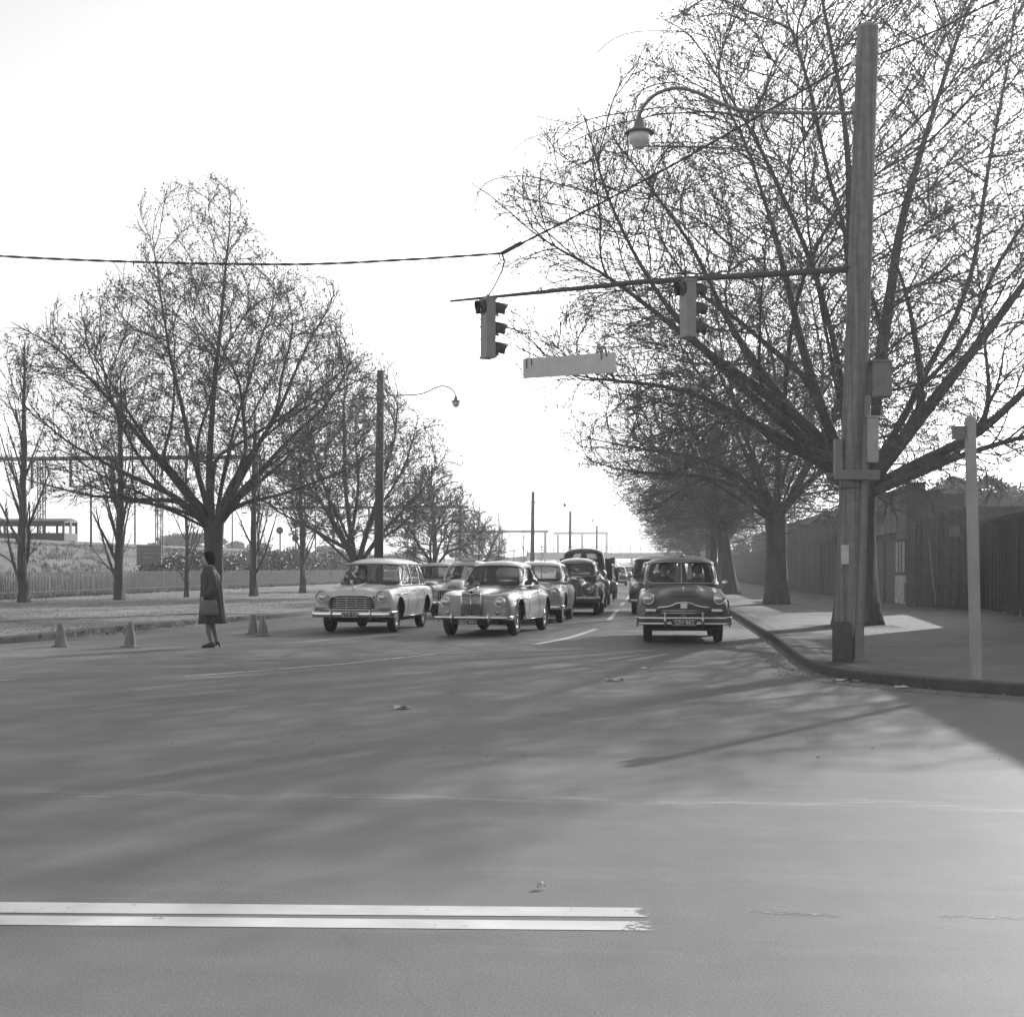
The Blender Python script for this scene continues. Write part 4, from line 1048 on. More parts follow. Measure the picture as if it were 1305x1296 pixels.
# two-storey store just outside the right edge: its shade lies over the corner pavement
tb = empty('corner_store', (10.1, 17.5, KZ), 0, label='tall plain brick store beyond the right edge, shading the corner', cat='building')
MB().box(0,9,0,20.3,-.1,5.8).build('wall', M_dwall, tb); MB().box(-.12,9.1,-.12,20.4,5.802,6.0).build('cornice', M_render, tb)
for k in range(4):
    wf = MB().box(-.04,-.002,1.6+k*4.4,3.2+k*4.4,3.4,5.0).build('window', M_render, tb); MB().box(-.05,-.041,1.7+k*4.4,3.1+k*4.4,3.5,4.9).build('pane', M_gap, wf)
# plain sheds and fence further along on the right
X0 = 7.9
def shed(name, x0, x1, y0, y1, h, m, lb, pitch=0.0):
    o = empty(name, ((x0+x1)/2, y0, KZ), 0, label=lb, cat='building'); hw = (x1-x0)/2
    MB().box(-hw,hw,0,y1-y0,-.1,h).build('wall', m, o)
    q = MB(); dpth = y1-y0
    q.add([(-hw-.2,-.2,h+.002),(hw+.2,-.2,h+.002),(hw+.2,dpth+.2,h+.002),(-hw-.2,dpth+.2,h+.002),(0,-.2,h+pitch+.1),(0,dpth+.2,h+pitch+.1)],[(0,1,4),(3,2,5),(0,3,5,4),(1,2,5,4),(0,1,2,3)])
    q.build('roof', mat('old_iron_roof', .12, .6, .3, 2), o)
    for k in range(int(dpth/6)):
        wf = MB().box(-hw-.05,-hw-.003,2+k*6,3.3+k*6,1.1,2.3).build('window', M_render, o)
        MB().box(-hw-.06,-hw-.051,2.1+k*6,3.2+k*6,1.2,2.2).build('pane', mat('dark_pane', .04, .1), wf)
    return o
shed('brick_store', 8.6, 17, 66, 96, 3.7, M_dwall, 'long low dark store building behind the row of elms', .9)
shed('brick_store', 9.6, 19, 100, 140, 4.4, mat('grey_brick', .11, .85, .2, 1.5, var2=.2, scale2=9), 'taller grey store building far along behind the elms', 1.4)
paling('board_fence', Vector((8.2, 64.5, 0)), Vector((7.9, 62.2, 0)), 2.6, 2.6, M_fence, 'short dark fence return beside the parapet building', bw=.15)
paling('board_fence', Vector((8.0, 175, 0)), Vector((8.2, 64.6, 0)), 2.5, 2.5, mat('weathered_paling', .10, .85, .3, 3, stretch=(1,1,.1), var2=.3, scale2=8), 'long weathered board fence behind the elm trunks along the right footpath', bw=.3)
# hedge / creeper mass over that fence
for i, (y, h) in enumerate(((148,4.0),(160,4.4),(172,3.6))):
    bl2 = [(r.uniform(-.8,.8), r.uniform(-5,5), h*.5, 1.5, 2.6, h*.5) for _ in range(6)]
    leafy('evergreen_shrub', (10.2, y, 0), 300+i, bl2, 5000, .3, M_leafg, ('tall evergreen shrub over the far fence, nearest of three','tall evergreen shrub over the far fence, middle of three','tall evergreen shrub over the far fence, farthest of three')[i], 'shrub', 'evergreen shrubs over the far fence')

# ------------------------------------------------------------------ railway: gantries, signals, carriage, bridge
M_steel = mat('gantry_steel', .085, .7, .2, 3)
def gantry(y, lb, posts, x0, x1, drops=(), zb=.0, H=10.25, lattice=True):
    o = empty('rail_gantry', (0, y, 0), 0, label=lb, cat='gantry', group='overhead gantries along the railway')
    k = max(1.0, y/160)
    MB().box(x0, x1, -.12, .12, H-.16*k, H+.16*k).build('beam', M_steel, o)
    for x in posts:
        mb = MB(); z0 = bankz(x) if x > -80 else 0
        w_ = .22*k
        if lattice and y < 150:
            for sx in (-1,1):
                for sy in (-1,1): mb.box(x+sx*w_-.04, x+sx*w_+.04, sy*w_-.04, sy*w_+.04, z0-.3, H)
            z = z0; s = 1
            while z < H-.6:
                mb.tube([(x-s*w_,-w_,z),(x+s*w_,-w_,z+.55)], .025, 4); mb.tube([(x-s*w_,w_,z),(x+s*w_,w_,z+.55)], .025, 4); z += .55; s = -s
        else: mb.box(x-w_*.7, x+w_*.7, -.15, .15, z0-.3, H)
        mb.build('post', M_steel, o)
    for x, l in drops:
        MB().box(x-.09*k, x+.09*k, -.09, .09, H-l, H-.16*k).build('dropper', M_steel, o)
    return o
gx = lambda px, y: ((px-CX)/FPX*cos(YAW) - sin(YAW)) / (cos(YAW) + (px-CX)/FPX*sin(YAW)) * y
gantry(110, 'nearest railway gantry, its beam crossing behind the wide elm', [gx(53,110), gx(203,110), gx(326,110)], -66, gx(332,110), [(gx(41,110),2.4),(gx(90,110),2.3),(gx(143,110),3.6),(gx(152,110),2)])
gantry(203, 'second railway gantry, ending left of the lamp of the near lamp pole', [gx(425,203), gx(586,203)], gx(360,203), gx(597,203), [(gx(530,203),3),(gx(470,203),3)])
gantry(341, 'third railway gantry, its beam ending just right of the tall far pole', [gx(586,341), gx(695,341)], gx(580,341), gx(699,341), [(gx(640,341),3)])
gantry(500, 'farthest railway gantry, a thin line above the truck cab', [gx(711,500), gx(742,500), gx(773,500)], gx(705,500), gx(776,500), H=13.8)
for i_, (px_, d_, ht_, lb_) in enumerate(((116,98,7.6,'left of the second poplar'),(172,125,8.2,'above the signboard'),(296,140,8.6,'just right of the wide elm trunk'),(402,150,8.4,'left of the forked elm'),(447,180,8.8,'between the forked elm and the near lamp pole'),(520,240,9.0,'behind the spreading elm'),(566,260,9.2,'above the taxi'),(603,280,9.4,'over the light saloon'),(655,300,8.0,'left of the tall far pole'))):
    x_ = gx(px_, d_); o_ = empty('rail_mast', (x_, d_, bankz(x_)-.2), 0, label='slim railway mast with a bracket, ' + lb_, cat='mast', group='slim railway masts'); k_ = max(1, d_/150)
    MB().tube([(0,0,0),(0,0,ht_-2.5)], .08*k_, 6).build('post', M_steel, o_); MB().box(-1.1,.5,-.05*k_,.05*k_,ht_-3.0,ht_-3.0+.1*k_).build('bracket', M_steel, o_)
def rail_wire(x, z, lb):
    mb = MB(); pts = []
    for a, b in ((20,110),(110,203),(203,341),(341,500)):
        for k in range(8):
            t = k/8; pts.append((x, a+(b-a)*t, z - 1.0*4*t*(1-t)*.35))
    mb.tube(pts, .03, 4); mb.build('overhead_wire', wire_m, None, label=lb, cat='wire', group='railway overhead wires')
rail_wire(-44.5, 8.9, 'railway overhead wire on the far side of the tracks'); rail_wire(-40.5, 8.6, 'railway overhead wire on the near side of the tracks')
def disc_signal(px, d, z0, z1, lb, n=2):
    p = cw((px-CX)/FPX, d, 0); zb = bankz(p.x); o = empty('railway_signal', (p.x, p.y, zb), 0, label=lb, cat='railway signal', group='railway signals with round backing discs')
    MB().tube([(0,0,-.3),(0,0,z1-zb+.3)], .07, 8).build('post', M_steel, o)
    for k in range(n):
        z = (z1 - k*(z1-z0)/max(1,n-1)) - zb; M = Matrix.Translation((0,-.14,z)) @ Matrix.Rotation(pi/2,4,'X')
        MB().lathe([(0,.03),(.29,.03),(.31,0),(.29,-.03),(0,-.03)], 20, M).build('signal_disc', M_dkiron, o)
        MB().lathe([(.12,0),(.12,.35),(0,.35)], 12, M).build('signal_lamp', M_dkiron, o)
disc_signal(357, 118, at(0,676,118).z, at(0,676,118).z, 'railway signal with one disc, just right of the elm trunk', 1)
disc_signal(377, 120, at(0,686,120).z, at(0,668,120).z, 'railway signal with two discs, over the shrubs left of the station wagon')
disc_signal(581, 210, at(0,700,210).z, at(0,700,210).z, 'small railway signal above the taxi roof', 1)
disc_signal(614, 230, at(0,700,230).z, at(0,672,230).z, 'tall two-disc railway signal above the light saloon roof')
# carriage on the embankment
p = at(82, 680, 112); cr = empty('railway_carriage', (p.x, p.y, 3.1), 0, label='flat-sided old railway carriage on the embankment at the far left', cat='railway carriage')
mb = MB(); mb.box(-18,0,0,.08,.75,1.62); mb.box(-18,0,2.52,2.6,.75,1.62); mb.box(-18,0,0,.08,2.5,2.95); mb.box(-18,0,2.52,2.6,2.5,2.95); mb.box(-18,0,.081,2.519,.70,.8)
for k in range(12):
    for y_ in (.0, 2.52): mb.box(-18+k*1.62,-18+k*1.62+.18,y_,y_+.08,1.622,2.498)
mb.box(-.08,0,.081,2.519,.81,1.6); mb.box(-.08,0,1.1,1.5,1.6,2.9); mb.build('body', mat('carriage_paint', .03, .6, .2, 1), cr)
cr.scale = (1,1,.68)
MB().add([(-18,-.15,3.0),(0.1,-.15,3.0),(0.1,2.75,3.0),(-18,2.75,3.0),(-18,1.3,3.35),(.1,1.3,3.35)],[(0,1,5,4),(3,2,5,4),(0,3,4),(1,2,5)]).build('roof', mat('carriage_roof', .08, .7), cr)
MB().box(-17.8,-.2,.2,2.4,.35,.75).build('underframe', M_black, cr)
for x in (-2,-4.2,-13.8,-16):
    MB().lathe([(0,-.06),(.42,-.06),(.46,0),(.42,.06),(0,.06)], 20, Matrix.Translation((x,.35,.45)) @ Matrix.Rotation(pi/2,4,'X')).build('wheel', M_steel, cr)
# rails
for x in (-44.9,-43.4,-41.9,-40.5):
    MB().box(x-.05,x+.05,-20,600,3.12,3.28).build('rail', M_steel, None, label=('rail of the track, ' + {-44.9:'farthest from the road',-43.4:'second farthest from the road',-41.9:'second nearest the road',-40.5:'nearest the road'}[x]), cat='rail', group='railway rails')
# signboard on two posts
p = at(190, 708, 80); sb = empty('signboard', (p.x, p.y, .2), YAW*.5, label='weathered timber signboard on two posts behind the picket fence', cat='signboard')
wz = 32/FPX*80/2; mb = MB()
for k in range(5): 
    z = at(0,721,80).z-.2 + k*.235; mb.bbox(-wz, wz, -.02, .02, z+.01, z+.235, .006)
mb.build('boards', mat('weathered_boards', .2, .85, .25, 2, stretch=(.2,1,3)), sb)
for x in (-.42,.42): MB().box(x-.06,x+.06,.025,.12,-.2,at(0,698,80).z-.15).build('post', M_poled, sb)

M_brsteel = mat('bridge_steel', .03, .8)
br = empty('rail_bridge', (0, 400, 0), 0, label='long dark railway bridge crossing the road in the distance', cat='bridge')
xa, xb = gx(690,400), 62
MB().box(xa, xb, -3, 3, at(0,712,400).z, at(0,704.5,400).z).build('deck', M_brsteel, br)
mb = MB(); zr0 = at(0,704.5,400).z; zr1 = at(0,697.5,400).z
mb.box(xa, xb, -3, -2.85, zr1-.09, zr1+.09); mb.box(xa, xb, -3, -2.9, (zr0+zr1)/2-.05, (zr0+zr1)/2+.05); mb.build('railing', M_brsteel, br)
k = 0
for i in range(34):
    x = xa + 1 + i*2.7; mbp = MB(); mbp.box(x-.11,x+.11,-3.1,-2.9,zr0,zr1+.25); mbp.box(x-.35,x+.35,-3.1,-2.9,zr0+.8,zr0+1.0); mbp.build('railing_post', M_brsteel, br)
for i, px in enumerate((783,805,822,838,868,905,940)):
    x = gx(px,400); MB().box(x-.3,x+.3,-2.6,2.6,-.1,at(0,712,400).z).build('pier', M_brsteel, br)
MB().box(xa-4, gx(775,400), -3.2, -3.0, at(0,714,400).z, at(0,704,400).z).build('girder_span', M_brsteel, br)
MB().box(xa-3, xa+4, -4, 4, -.1, at(0,716,400).z-.4).build('abutment', M_dwall, br)

# ------------------------------------------------------------------ cones
M_cone = mat('cone_side', .20, .7, .25, 8)
def cone(px, py, rz, lb, hgt=.43):
    p = gp(px, py); o = empty('traffic_cone', (p.x, p.y, 0), rz, label=lb, cat='traffic cone', group='traffic cones along the left side of the road')
    def ring(r, z): return [(r*cos(a), r*sin(a), z) for a in [pi/8+2*pi*k/8 for k in range(8)]]
    mb = MB(); mb.bbox(-.135,.135,-.135,.135,0,.025,.008); mb.build('base', M_cone, o)
    mb = MB(); mb.loft([ring(.03,hgt), ring(.048,hgt-.01), ring(.112,.025)][::1], smooth=False); mb.build('shell', M_cone, o)
cone(77, 824, .3, 'leftmost traffic cone, by itself near the kerb', .42)
cone(166, 824.5, -.1, 'second traffic cone from the left, between the lone cone and the woman', .45)
cone(322.5, 808, .2, 'left cone of the close pair right of the woman'); cone(335, 810.5, .5, 'right cone of the close pair right of the woman')

# ------------------------------------------------------------------ gutter litter and leaves
r = random.Random(77); mb = MB()
def chip(mb, x, y, z, s):
    a = r.uniform(0,6.28); q = [(s*r.uniform(.6,1)*cos(a+k*1.57), s*r.uniform(.4,1)*sin(a+k*1.57)) for k in range(4)]
    mb.add([(x+p_[0], y+p_[1], z+r.uniform(.003,.02)) for p_ in q], [(0,1,2,3)])
oR = offset(cR, -.2)
for i in range(700):
    k = r.randrange(0, len(oR)-1); t = r.random(); P = oR[k].lerp(oR[k+1], t)
    if 12 < P.y < 60: chip(mb, P.x + r.gauss(0,.22) - .05, P.y + r.gauss(0,.2), .004, r.uniform(.012,.04))
for i in range(160):
    P = gp(r.uniform(0,1305), 770 + 200*r.random()); chip(mb, P.x, P.y, .001, r.uniform(.006,.018))
for i in range(500):
    x = r.uniform(2.7, 9); y = r.uniform(16.5, 60); chip(mb, x, y, KZ+.003, r.uniform(.01,.035))
mb.build('leaf_litter', mat('litter', .26, .8, .6, 1.5), None, kind='stuff')
def scrap(px, py, s, lb, z=0.0, v=.5):
    p = gp(px, py, z); mb = MB(); q = random.Random(int(px)); n = 9; vs = [(p.x,p.y,z+.03)]
    for k in range(n): vs.append((p.x+s*q.uniform(.6,1.1)*cos(k*6.28/n), p.y+s*.8*q.uniform(.5,1.1)*sin(k*6.28/n), z+q.uniform(.002,.045)))
    mb.add(vs, [(0,1+k,1+(k+1)%n) for k in range(n)]); mb.build('paper_scrap', mat('scrap_%d' % int(v*100), v, .7, .2, 9), None, label=lb, cat='litter')
scrap(1071, 868, .13, 'pale crumpled scrap in the gutter just below the thick pole'); scrap(1087, 870, .10, 'small crumpled scrap right of the one below the pole', v=.35)
scrap(1150, 877, .12, 'pale crumpled scrap in the gutter left of the sign post'); scrap(1160, 875, .10, 'dark crumpled leaf against the kerb left of the sign post', v=.2)
scrap(512, 903, .11, 'pale flat scrap lying on the road in the tree shadow'); scrap(784, 868, .13, 'pale scrap on the road in front of the dark saloon with the split windscreen', v=.45)
scrap(820, 853, .10, 'tiny scrap on the road just below the front bumper of the dark car', v=.4); scrap(690, 1133, .022, 'curled scrap of paper in the foreground above the double line')

# ------------------------------------------------------------------ the woman crossing
def skin_body(name, joints, edges, root_i, m, parent, sub=2):
    me = bpy.data.meshes.new(name); me.from_pydata([j[0] for j in joints], edges, [])
    o = link(name, me, None, parent); md = o.modifiers.new('k', 'SKIN'); md.use_smooth_shade = True
    for i, j in enumerate(joints):
        sv = me.skin_vertices[0].data[i]; rr_ = j[1]; sv.radius = rr_ if isinstance(rr_, tuple) else (rr_, rr_); sv.use_root = (i == root_i)
    sb = o.modifiers.new('s', 'SUBSURF'); sb.levels = sub; sb.render_levels = sub
    bake(o); o.data.materials.clear(); o.data.materials.append(m); o.data.polygons.foreach_set('use_smooth', [True]*len(o.data.polygons)); return o
def head_mesh(mb, c, s=1.0, yaw=0.0, m=None):
    """head facing -Y with brow, nose, lips, chin; c is the centre"""
    n, k = 26, 18; vs = []
    R = Matrix.Rotation(yaw, 4, 'Z')
    for i in range(k+1):
        ph = -pi/2 + pi*i/k; z = sin(ph)
        for j in range(n):
            a = 2*pi*j/n; x = cos(ph)*sin(a)*.078; y = -cos(ph)*cos(a)*.098; zz = z*.118
            fr = max(0, cos(a)); 
            if z < 0: x *= 1 + .30*z*(.6); y = y*(1+.12*z) if y < 0 else y*(1+.45*z)
            y -= fr**16*.020*math.exp(-((zz+.012)/.022)**2)            # nose
            y -= fr**6*.006*math.exp(-((zz+.052)/.010)**2)             # lips
            y -= fr**6*.008*math.exp(-((zz+.095)/.018)**2)             # chin
            y += (max(0, cos(a-.42))**40 + max(0, cos(a+.42))**40)*.008*math.exp(-((zz-.012)/.014)**2)  # eye sockets
            ear = max(0, cos(a-1.62))**60 + max(0, cos(a+1.62))**60; x += math.copysign(ear*.012*math.exp(-((zz+.002)/.028)**2), x)
            v = R @ Vector((x*s, y*s, zz*s)); vs.append((c[0]+v.x, c[1]+v.y, c[2]+v.z))
    mb.smooth = True
    mb.add(vs, [(i*n+j, i*n+(j+1)%n, (i+1)*n+(j+1)%n, (i+1)*n+j) for i in range(k) for j in range(n)]); return mb
def hair_cap(mb, c, s=1.0, yaw=0.0, bob=.0):
    n, k = 30, 14; vs = []; R = Matrix.Rotation(yaw, 4, 'Z'); q = random.Random(5)
    for i in range(k+1):
        t = i/k
        for j in range(n):
            a = 2*pi*j/n; front = max(0, cos(a))
            phmin = -.85 + front**1.5*1.45; ph = pi/2 - t*(pi/2 - phmin); lump = 1.03+.06*sin(7*a+5*ph)+.05*sin(13*a-9*ph)+.03*sin(23*a+14*ph)
            x = cos(ph)*sin(a)*.098*lump; y = -cos(ph)*cos(a)*.112*lump + .012; z = sin(ph)*.133*lump
            v = R @ Vector((x*s,y*s,z*s)); vs.append((c[0]+v.x, c[1]+v.y, c[2]+v.z))
    mb.smooth = True
    mb.add(vs, [(i*n+j, i*n+(j+1)%n, (i+1)*n+(j+1)%n, (i+1)*n+j) for i in range(k) for j in range(n)]); return mb
def hand(mb, wrist, dirv, palm_n, s=1.0, curl=.5):
    """a palm with five curled fingers, wrist -> dirv"""
    D = Vector(dirv).normalized(); Nn = Vector(palm_n); Nn = (Nn - D*Nn.dot(D)).normalized(); X = D.cross(Nn)
    W = Vector(wrist); mb.smooth = True
    mb.tube([W, W+D*.03*s, W+D*.08*s, W+D*.09*s], [.022*s,.032*s,.034*s,.02*s], 10)
    for k, (ox, L) in enumerate(((-.026,.068),(-.009,.078),(.009,.074),(.026,.058))):
        p = W + D*.082*s + X*ox*s; pts = [p]; ang = 0
        for q in range(3):
            ang += curl*.75; dd = D*cos(ang) + Nn*sin(ang); pts.append(pts[-1] + dd*L*s/3)
        mb.tube(pts, [.0095*s,.009*s,.008*s,.006*s], 7)
    p = W + D*.03*s - X*.03*s; mb.tube([p, p + (D*.5 - X*.75 + Nn*.3)*.032*s, p + (D*.95 - X*.55 + Nn*.7)*.058*s], [.012*s,.0105*s,.008*s], 7)
M_coat = mat('wool_coat', .075, .9, .15, 5, .3, 60)
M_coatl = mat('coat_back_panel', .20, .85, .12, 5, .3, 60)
M_stock = mat('stockings', .16, .5); M_bag = mat('woven_bag', .16, .8, .3, 40, .6, 60)
pw = gp(266, 825); W = empty('person', (pw.x, pw.y, 0), radians(-64), label='woman in a long dark swing coat and heels crossing, seen from behind', cat='person')
# figure local frame: facing -Y
H = [((0,.01,.88),.125),((0,.0,1.05),.105),((0,.01,1.24),.125),((0,.01,1.36),.075),((0,.0,1.44),.045),((0,-.01,1.50),.045),
     ((.155,.01,1.33),.055),((.20,.03,1.08),.042),((.20,-.10,.90),.030),
     ((-.155,.01,1.33),.055),((-.21,.05,1.08),.042),((-.20,-.06,.86),.030),
     ((.085,.0,.80),.085),((.08,-.02,.46),.052),((.075,-.015,.30),.052),((.07,.03,.10),.030),((.07,-.03,.045),.030),
     ((-.085,.0,.80),.085),((-.08,.06,.46),.052),((-.075,.10,.30),.052),((-.07,.15,.11),.030),((-.07,.09,.05),.030)]
E = [(0,1),(1,2),(2,3),(3,4),(4,5),(2,6),(6,7),(7,8),(2,9),(9,10),(10,11),(0,12),(12,13),(13,14),(14,15),(15,16),(0,17),(17,18),(18,19),(19,20),(20,21)]
body = skin_body('body', H, E, 0, M_skin, W)
bm = bmesh.new(); bm.from_mesh(body.data); t = MB(); head_mesh(t, (0,-.02,1.555), .98, .0); hand(t, (.20,-.10,.90), (0.05,-.5,-.85), (-1,0,0), .9); hand(t, (-.20,-.06,.86), (0,-.25,-.95), (1,0,0), .9)
hm = t.mesh('t'); bm.from_mesh(hm); bm.to_mesh(body.data); bm.free(); body.data.polygons.foreach_set('use_smooth', [True]*len(body.data.polygons))
body.data.materials.append(M_stock)
for q_ in body.data.polygons:
    if q_.center.z < .62: q_.material_index = 1
hair_cap(MB(), (0,-.012,1.562), .96).build('hair', M_hair, W)
# eyes
for sx in (-1,1): MB().lathe([(0,.006),(.008,.004),(.011,0)], 10, Matrix.Translation((sx*.031,-.108,1.567)) @ Matrix.Rotation(pi/2,4,'X')).build('eye', M_black, W)
# swing coat
mb = MB(); n = 56; secs = []
for z, rx, ry, fold, oy in ((1.44,0.070,0.065,0,.01),(1.40,0.120,0.085,0,.01),(1.355,0.180,0.115,.004,.015),(1.27,0.220,0.161,.01,.02),(1.15,0.220,0.167,.014,.03),(1.0,0.226,0.172,.018,.035),(.85,0.231,0.182,.024,.04),(.70,0.237,0.193,.030,.045),(.56,0.244,0.202,.036,.05),(.47,0.249,0.209,.04,.05),(.425,0.251,0.212,.04,.05)):
    secs.append([((rx+fold*.9*sin(9*a+1+z*.6))*cos(a), oy+(ry+fold*.9*sin(9*a+1+z*.6))*sin(a)+fold*.5*max(0,sin(a)), z) for a in [2*pi*k/n for k in range(n)]])
mb.loft(secs, caps=False); ob = mb.build('coat', M_coat, W); sm = ob.modifiers.new('s','SOLIDIFY'); sm.thickness = .012; bake(ob)
mb = MB(); mb.smooth = True
for s in (1,-1): mb.tube([(s*.15,.01,1.36),(s*.215,.03,1.22),(s*.24,.05,1.06),(s*.225,-.04,.95),(s*.205,-.085,.92)] if s > 0 else [(s*.15,.01,1.36),(s*.22,.04,1.22),(s*.245,.06,1.06),(s*.225,-.0,.93),(s*.21,-.04,.89)], [.075,.078,.074,.066,.064], 14)
mb.build('sleeve', M_coat, W)
mb = MB(); mb.smooth = True; mb.lathe([(.058,1.435),(.078,1.44),(.12,1.40),(.135,1.375),(.10,1.39)], 24, Matrix.Translation((0,.012,0)) @ Matrix.Diagonal((1,.85,1,1))); mb.build('collar', M_coat, W)
# centre back pleats, paler than the coat
mb = MB(); mb.smooth = True
for a0, r_ in ((1.2,.012),(1.75,.014),(2.3,.010)):
    P = []
    for (z, rx, ry, oy) in ((1.33,.188,.125,.015),(1.15,.22,.170,.03),(.85,.231,.186,.042),(.6,.242,.206,.048),(.44,.25,.218,.052)):
        P.append((rx*cos(a0), oy+ry*sin(a0)+.012, z))
    mb.tube(P, [.008,r_,r_*1.5,r_*1.8,r_*1.9], 6)
mb.build('pleat', M_coatl, W)
# skirt hem, stockings, shoes
for sx, (ax, ay), lift in ((1,(.07,.03),0), (-1,(-.07,.15),0)):
    mb = MB(); mb.smooth = True
    A_ = Vector((ax, ay, 0))
    mb.tube([A_+Vector((0,.035,.085)), A_+Vector((0,-.02,.062)), A_+Vector((0,-.09,.030)), A_+Vector((0,-.14,.024)), A_+Vector((0,-.165,.02))], [.030,.036,.034,.028,.010], 10)
    mb.tube([A_+Vector((0,.045,.075)), A_+Vector((0,.05,.0))], [.024,.009], 8); mb.build('shoe', M_leather, W)
hbm = empty('handbag', W.location, W.rotation_euler.z, label='large woven handbag carried low on the woman\'s arm', cat='handbag')
mb = MB(); secs = []
for z, wx, wy in ((.575,.030,.15),(.58,.045,.165),(.66,.055,.165),(.78,.040,.15),(.845,.014,.125)):
    secs.append([(.285+wx*cos(a)*abs(cos(a))**-.3, -.04+wy*sin(a)*abs(sin(a)+1e-6)**-.3, z) for a in [2*pi*(k+.01)/28 for k in range(28)]])
mb.loft(secs); mb.build('bag_body', M_bag, hbm)
mb = MB(); mb.smooth = True; mb.tube([(.30,-.12,.84),(.275,-.125,.92),(.24,-.115,.955),(.22,-.09,.95),(.225,-.05,.93),(.27,-.02,.90),(.30,0,.84)], .009, 8); mb.build('handle', M_leather, hbm)
# ------------------------------------------------------------------ cars
def paint(name, v, rough=.32):
    return mat(name, v, rough, .06, 2.5, coat=.6)
def sect_pts(p, sub=4):
    """half section control points -> smooth polyline (x,z), centre top to centre bottom"""
    hc, xh, hz, xf, fz, w, wz, zl = p
    C = [(0,hc),(.55*xh,hc-.15*(hc-hz)),(xh,hz),(xf,fz),((xf+w)/2+.02,fz-.22*(fz-wz)),(w,wz),(w-.004,(wz*.45+zl*.55)),(w-.05,zl)]
    out = []
    P = [np.array(c, float) for c in C]
    for i in range(len(P)-1):
        p0 = P[i-1] if i else np.array((-P[1][0], P[1][1])); p1 = P[i]; p2 = P[i+1]; p3 = P[i+2] if i+2 < len(P) else p2
        for j in range(sub):
            t = j/sub; q = .5*((2*p1)+(-p0+p2)*t+(2*p0-5*p1+4*p2-p3)*t*t+(-p0+3*p1-3*p2+p3)*t**3); out.append((max(0,q[0]), q[1]))
    out.append(tuple(P[-1])); return out
def body_mesh(keys, L, nose=.10, tail=.08, plan=.16, rplan=.12):
    """keys: [(y, hc, xh, hz, xf, fz, w, wz, zl)]  y from the front"""
    ky = [k[0] for k in keys]; K = np.array([k[1:] for k in keys])
    ys = sorted(set([0, .012, .03, .06, .10] + list(np.round(np.linspace(.14, L-.14, 54), 3)) + [L-.10, L-.06, L-.03, L-.012, L]))
    par = np.array([[np.interp(y, ky, K[:,c]) for c in range(8)] for y in ys])
    for _ in range(2): 
        q = par.copy(); q[1:-1] = .25*par[:-2]+.5*par[1:-1]+.25*par[2:]; par = q
    secs = []
    for y, p in zip(ys, par):
        f = 1.0
        if y < nose: f = sqrt(max(0, 1-(1-y/nose)**2)); f = .80+.20*f
        if y > L-tail: g_ = 1-(L-y)/tail; f = .80+.20*sqrt(max(0,1-g_*g_))
        pts = sect_pts(p); zmid = (p[6]+p[7])*.5+.02; sec = []
        wmax = p[5]
        full = [(x, z) for x, z in pts] + [(-x, z) for x, z in pts[::-1]][0:-1]
        for x, z in full:
            xx = x*(f*.35+.65); zz = zmid + (z-zmid)*f
            a = abs(xx)/wmax
            yy = y + plan*a**2.6*max(0, 1-y/.9) - rplan*a**2.6*max(0, 1-(L-y)/.9)
            sec.append((xx, yy-L/2, zz))
        secs.append(sec)
    mb = MB(); mb.loft(secs, True, True, True); return mb.mesh('body')
def superloop(w, y0, y1, z, n, ex, nose_in=0.0):
    out = []; yc = (y0+y1)/2; ly = (y1-y0)/2
    for k in range(n):
        a = 2*pi*(k+.5)/n; c, s = cos(a), sin(a)
        x = w*math.copysign(abs(c)**(2/ex), c); y = yc + ly*math.copysign(abs(s)**(2/ex), s)
        out.append((x, y, z))
    return out
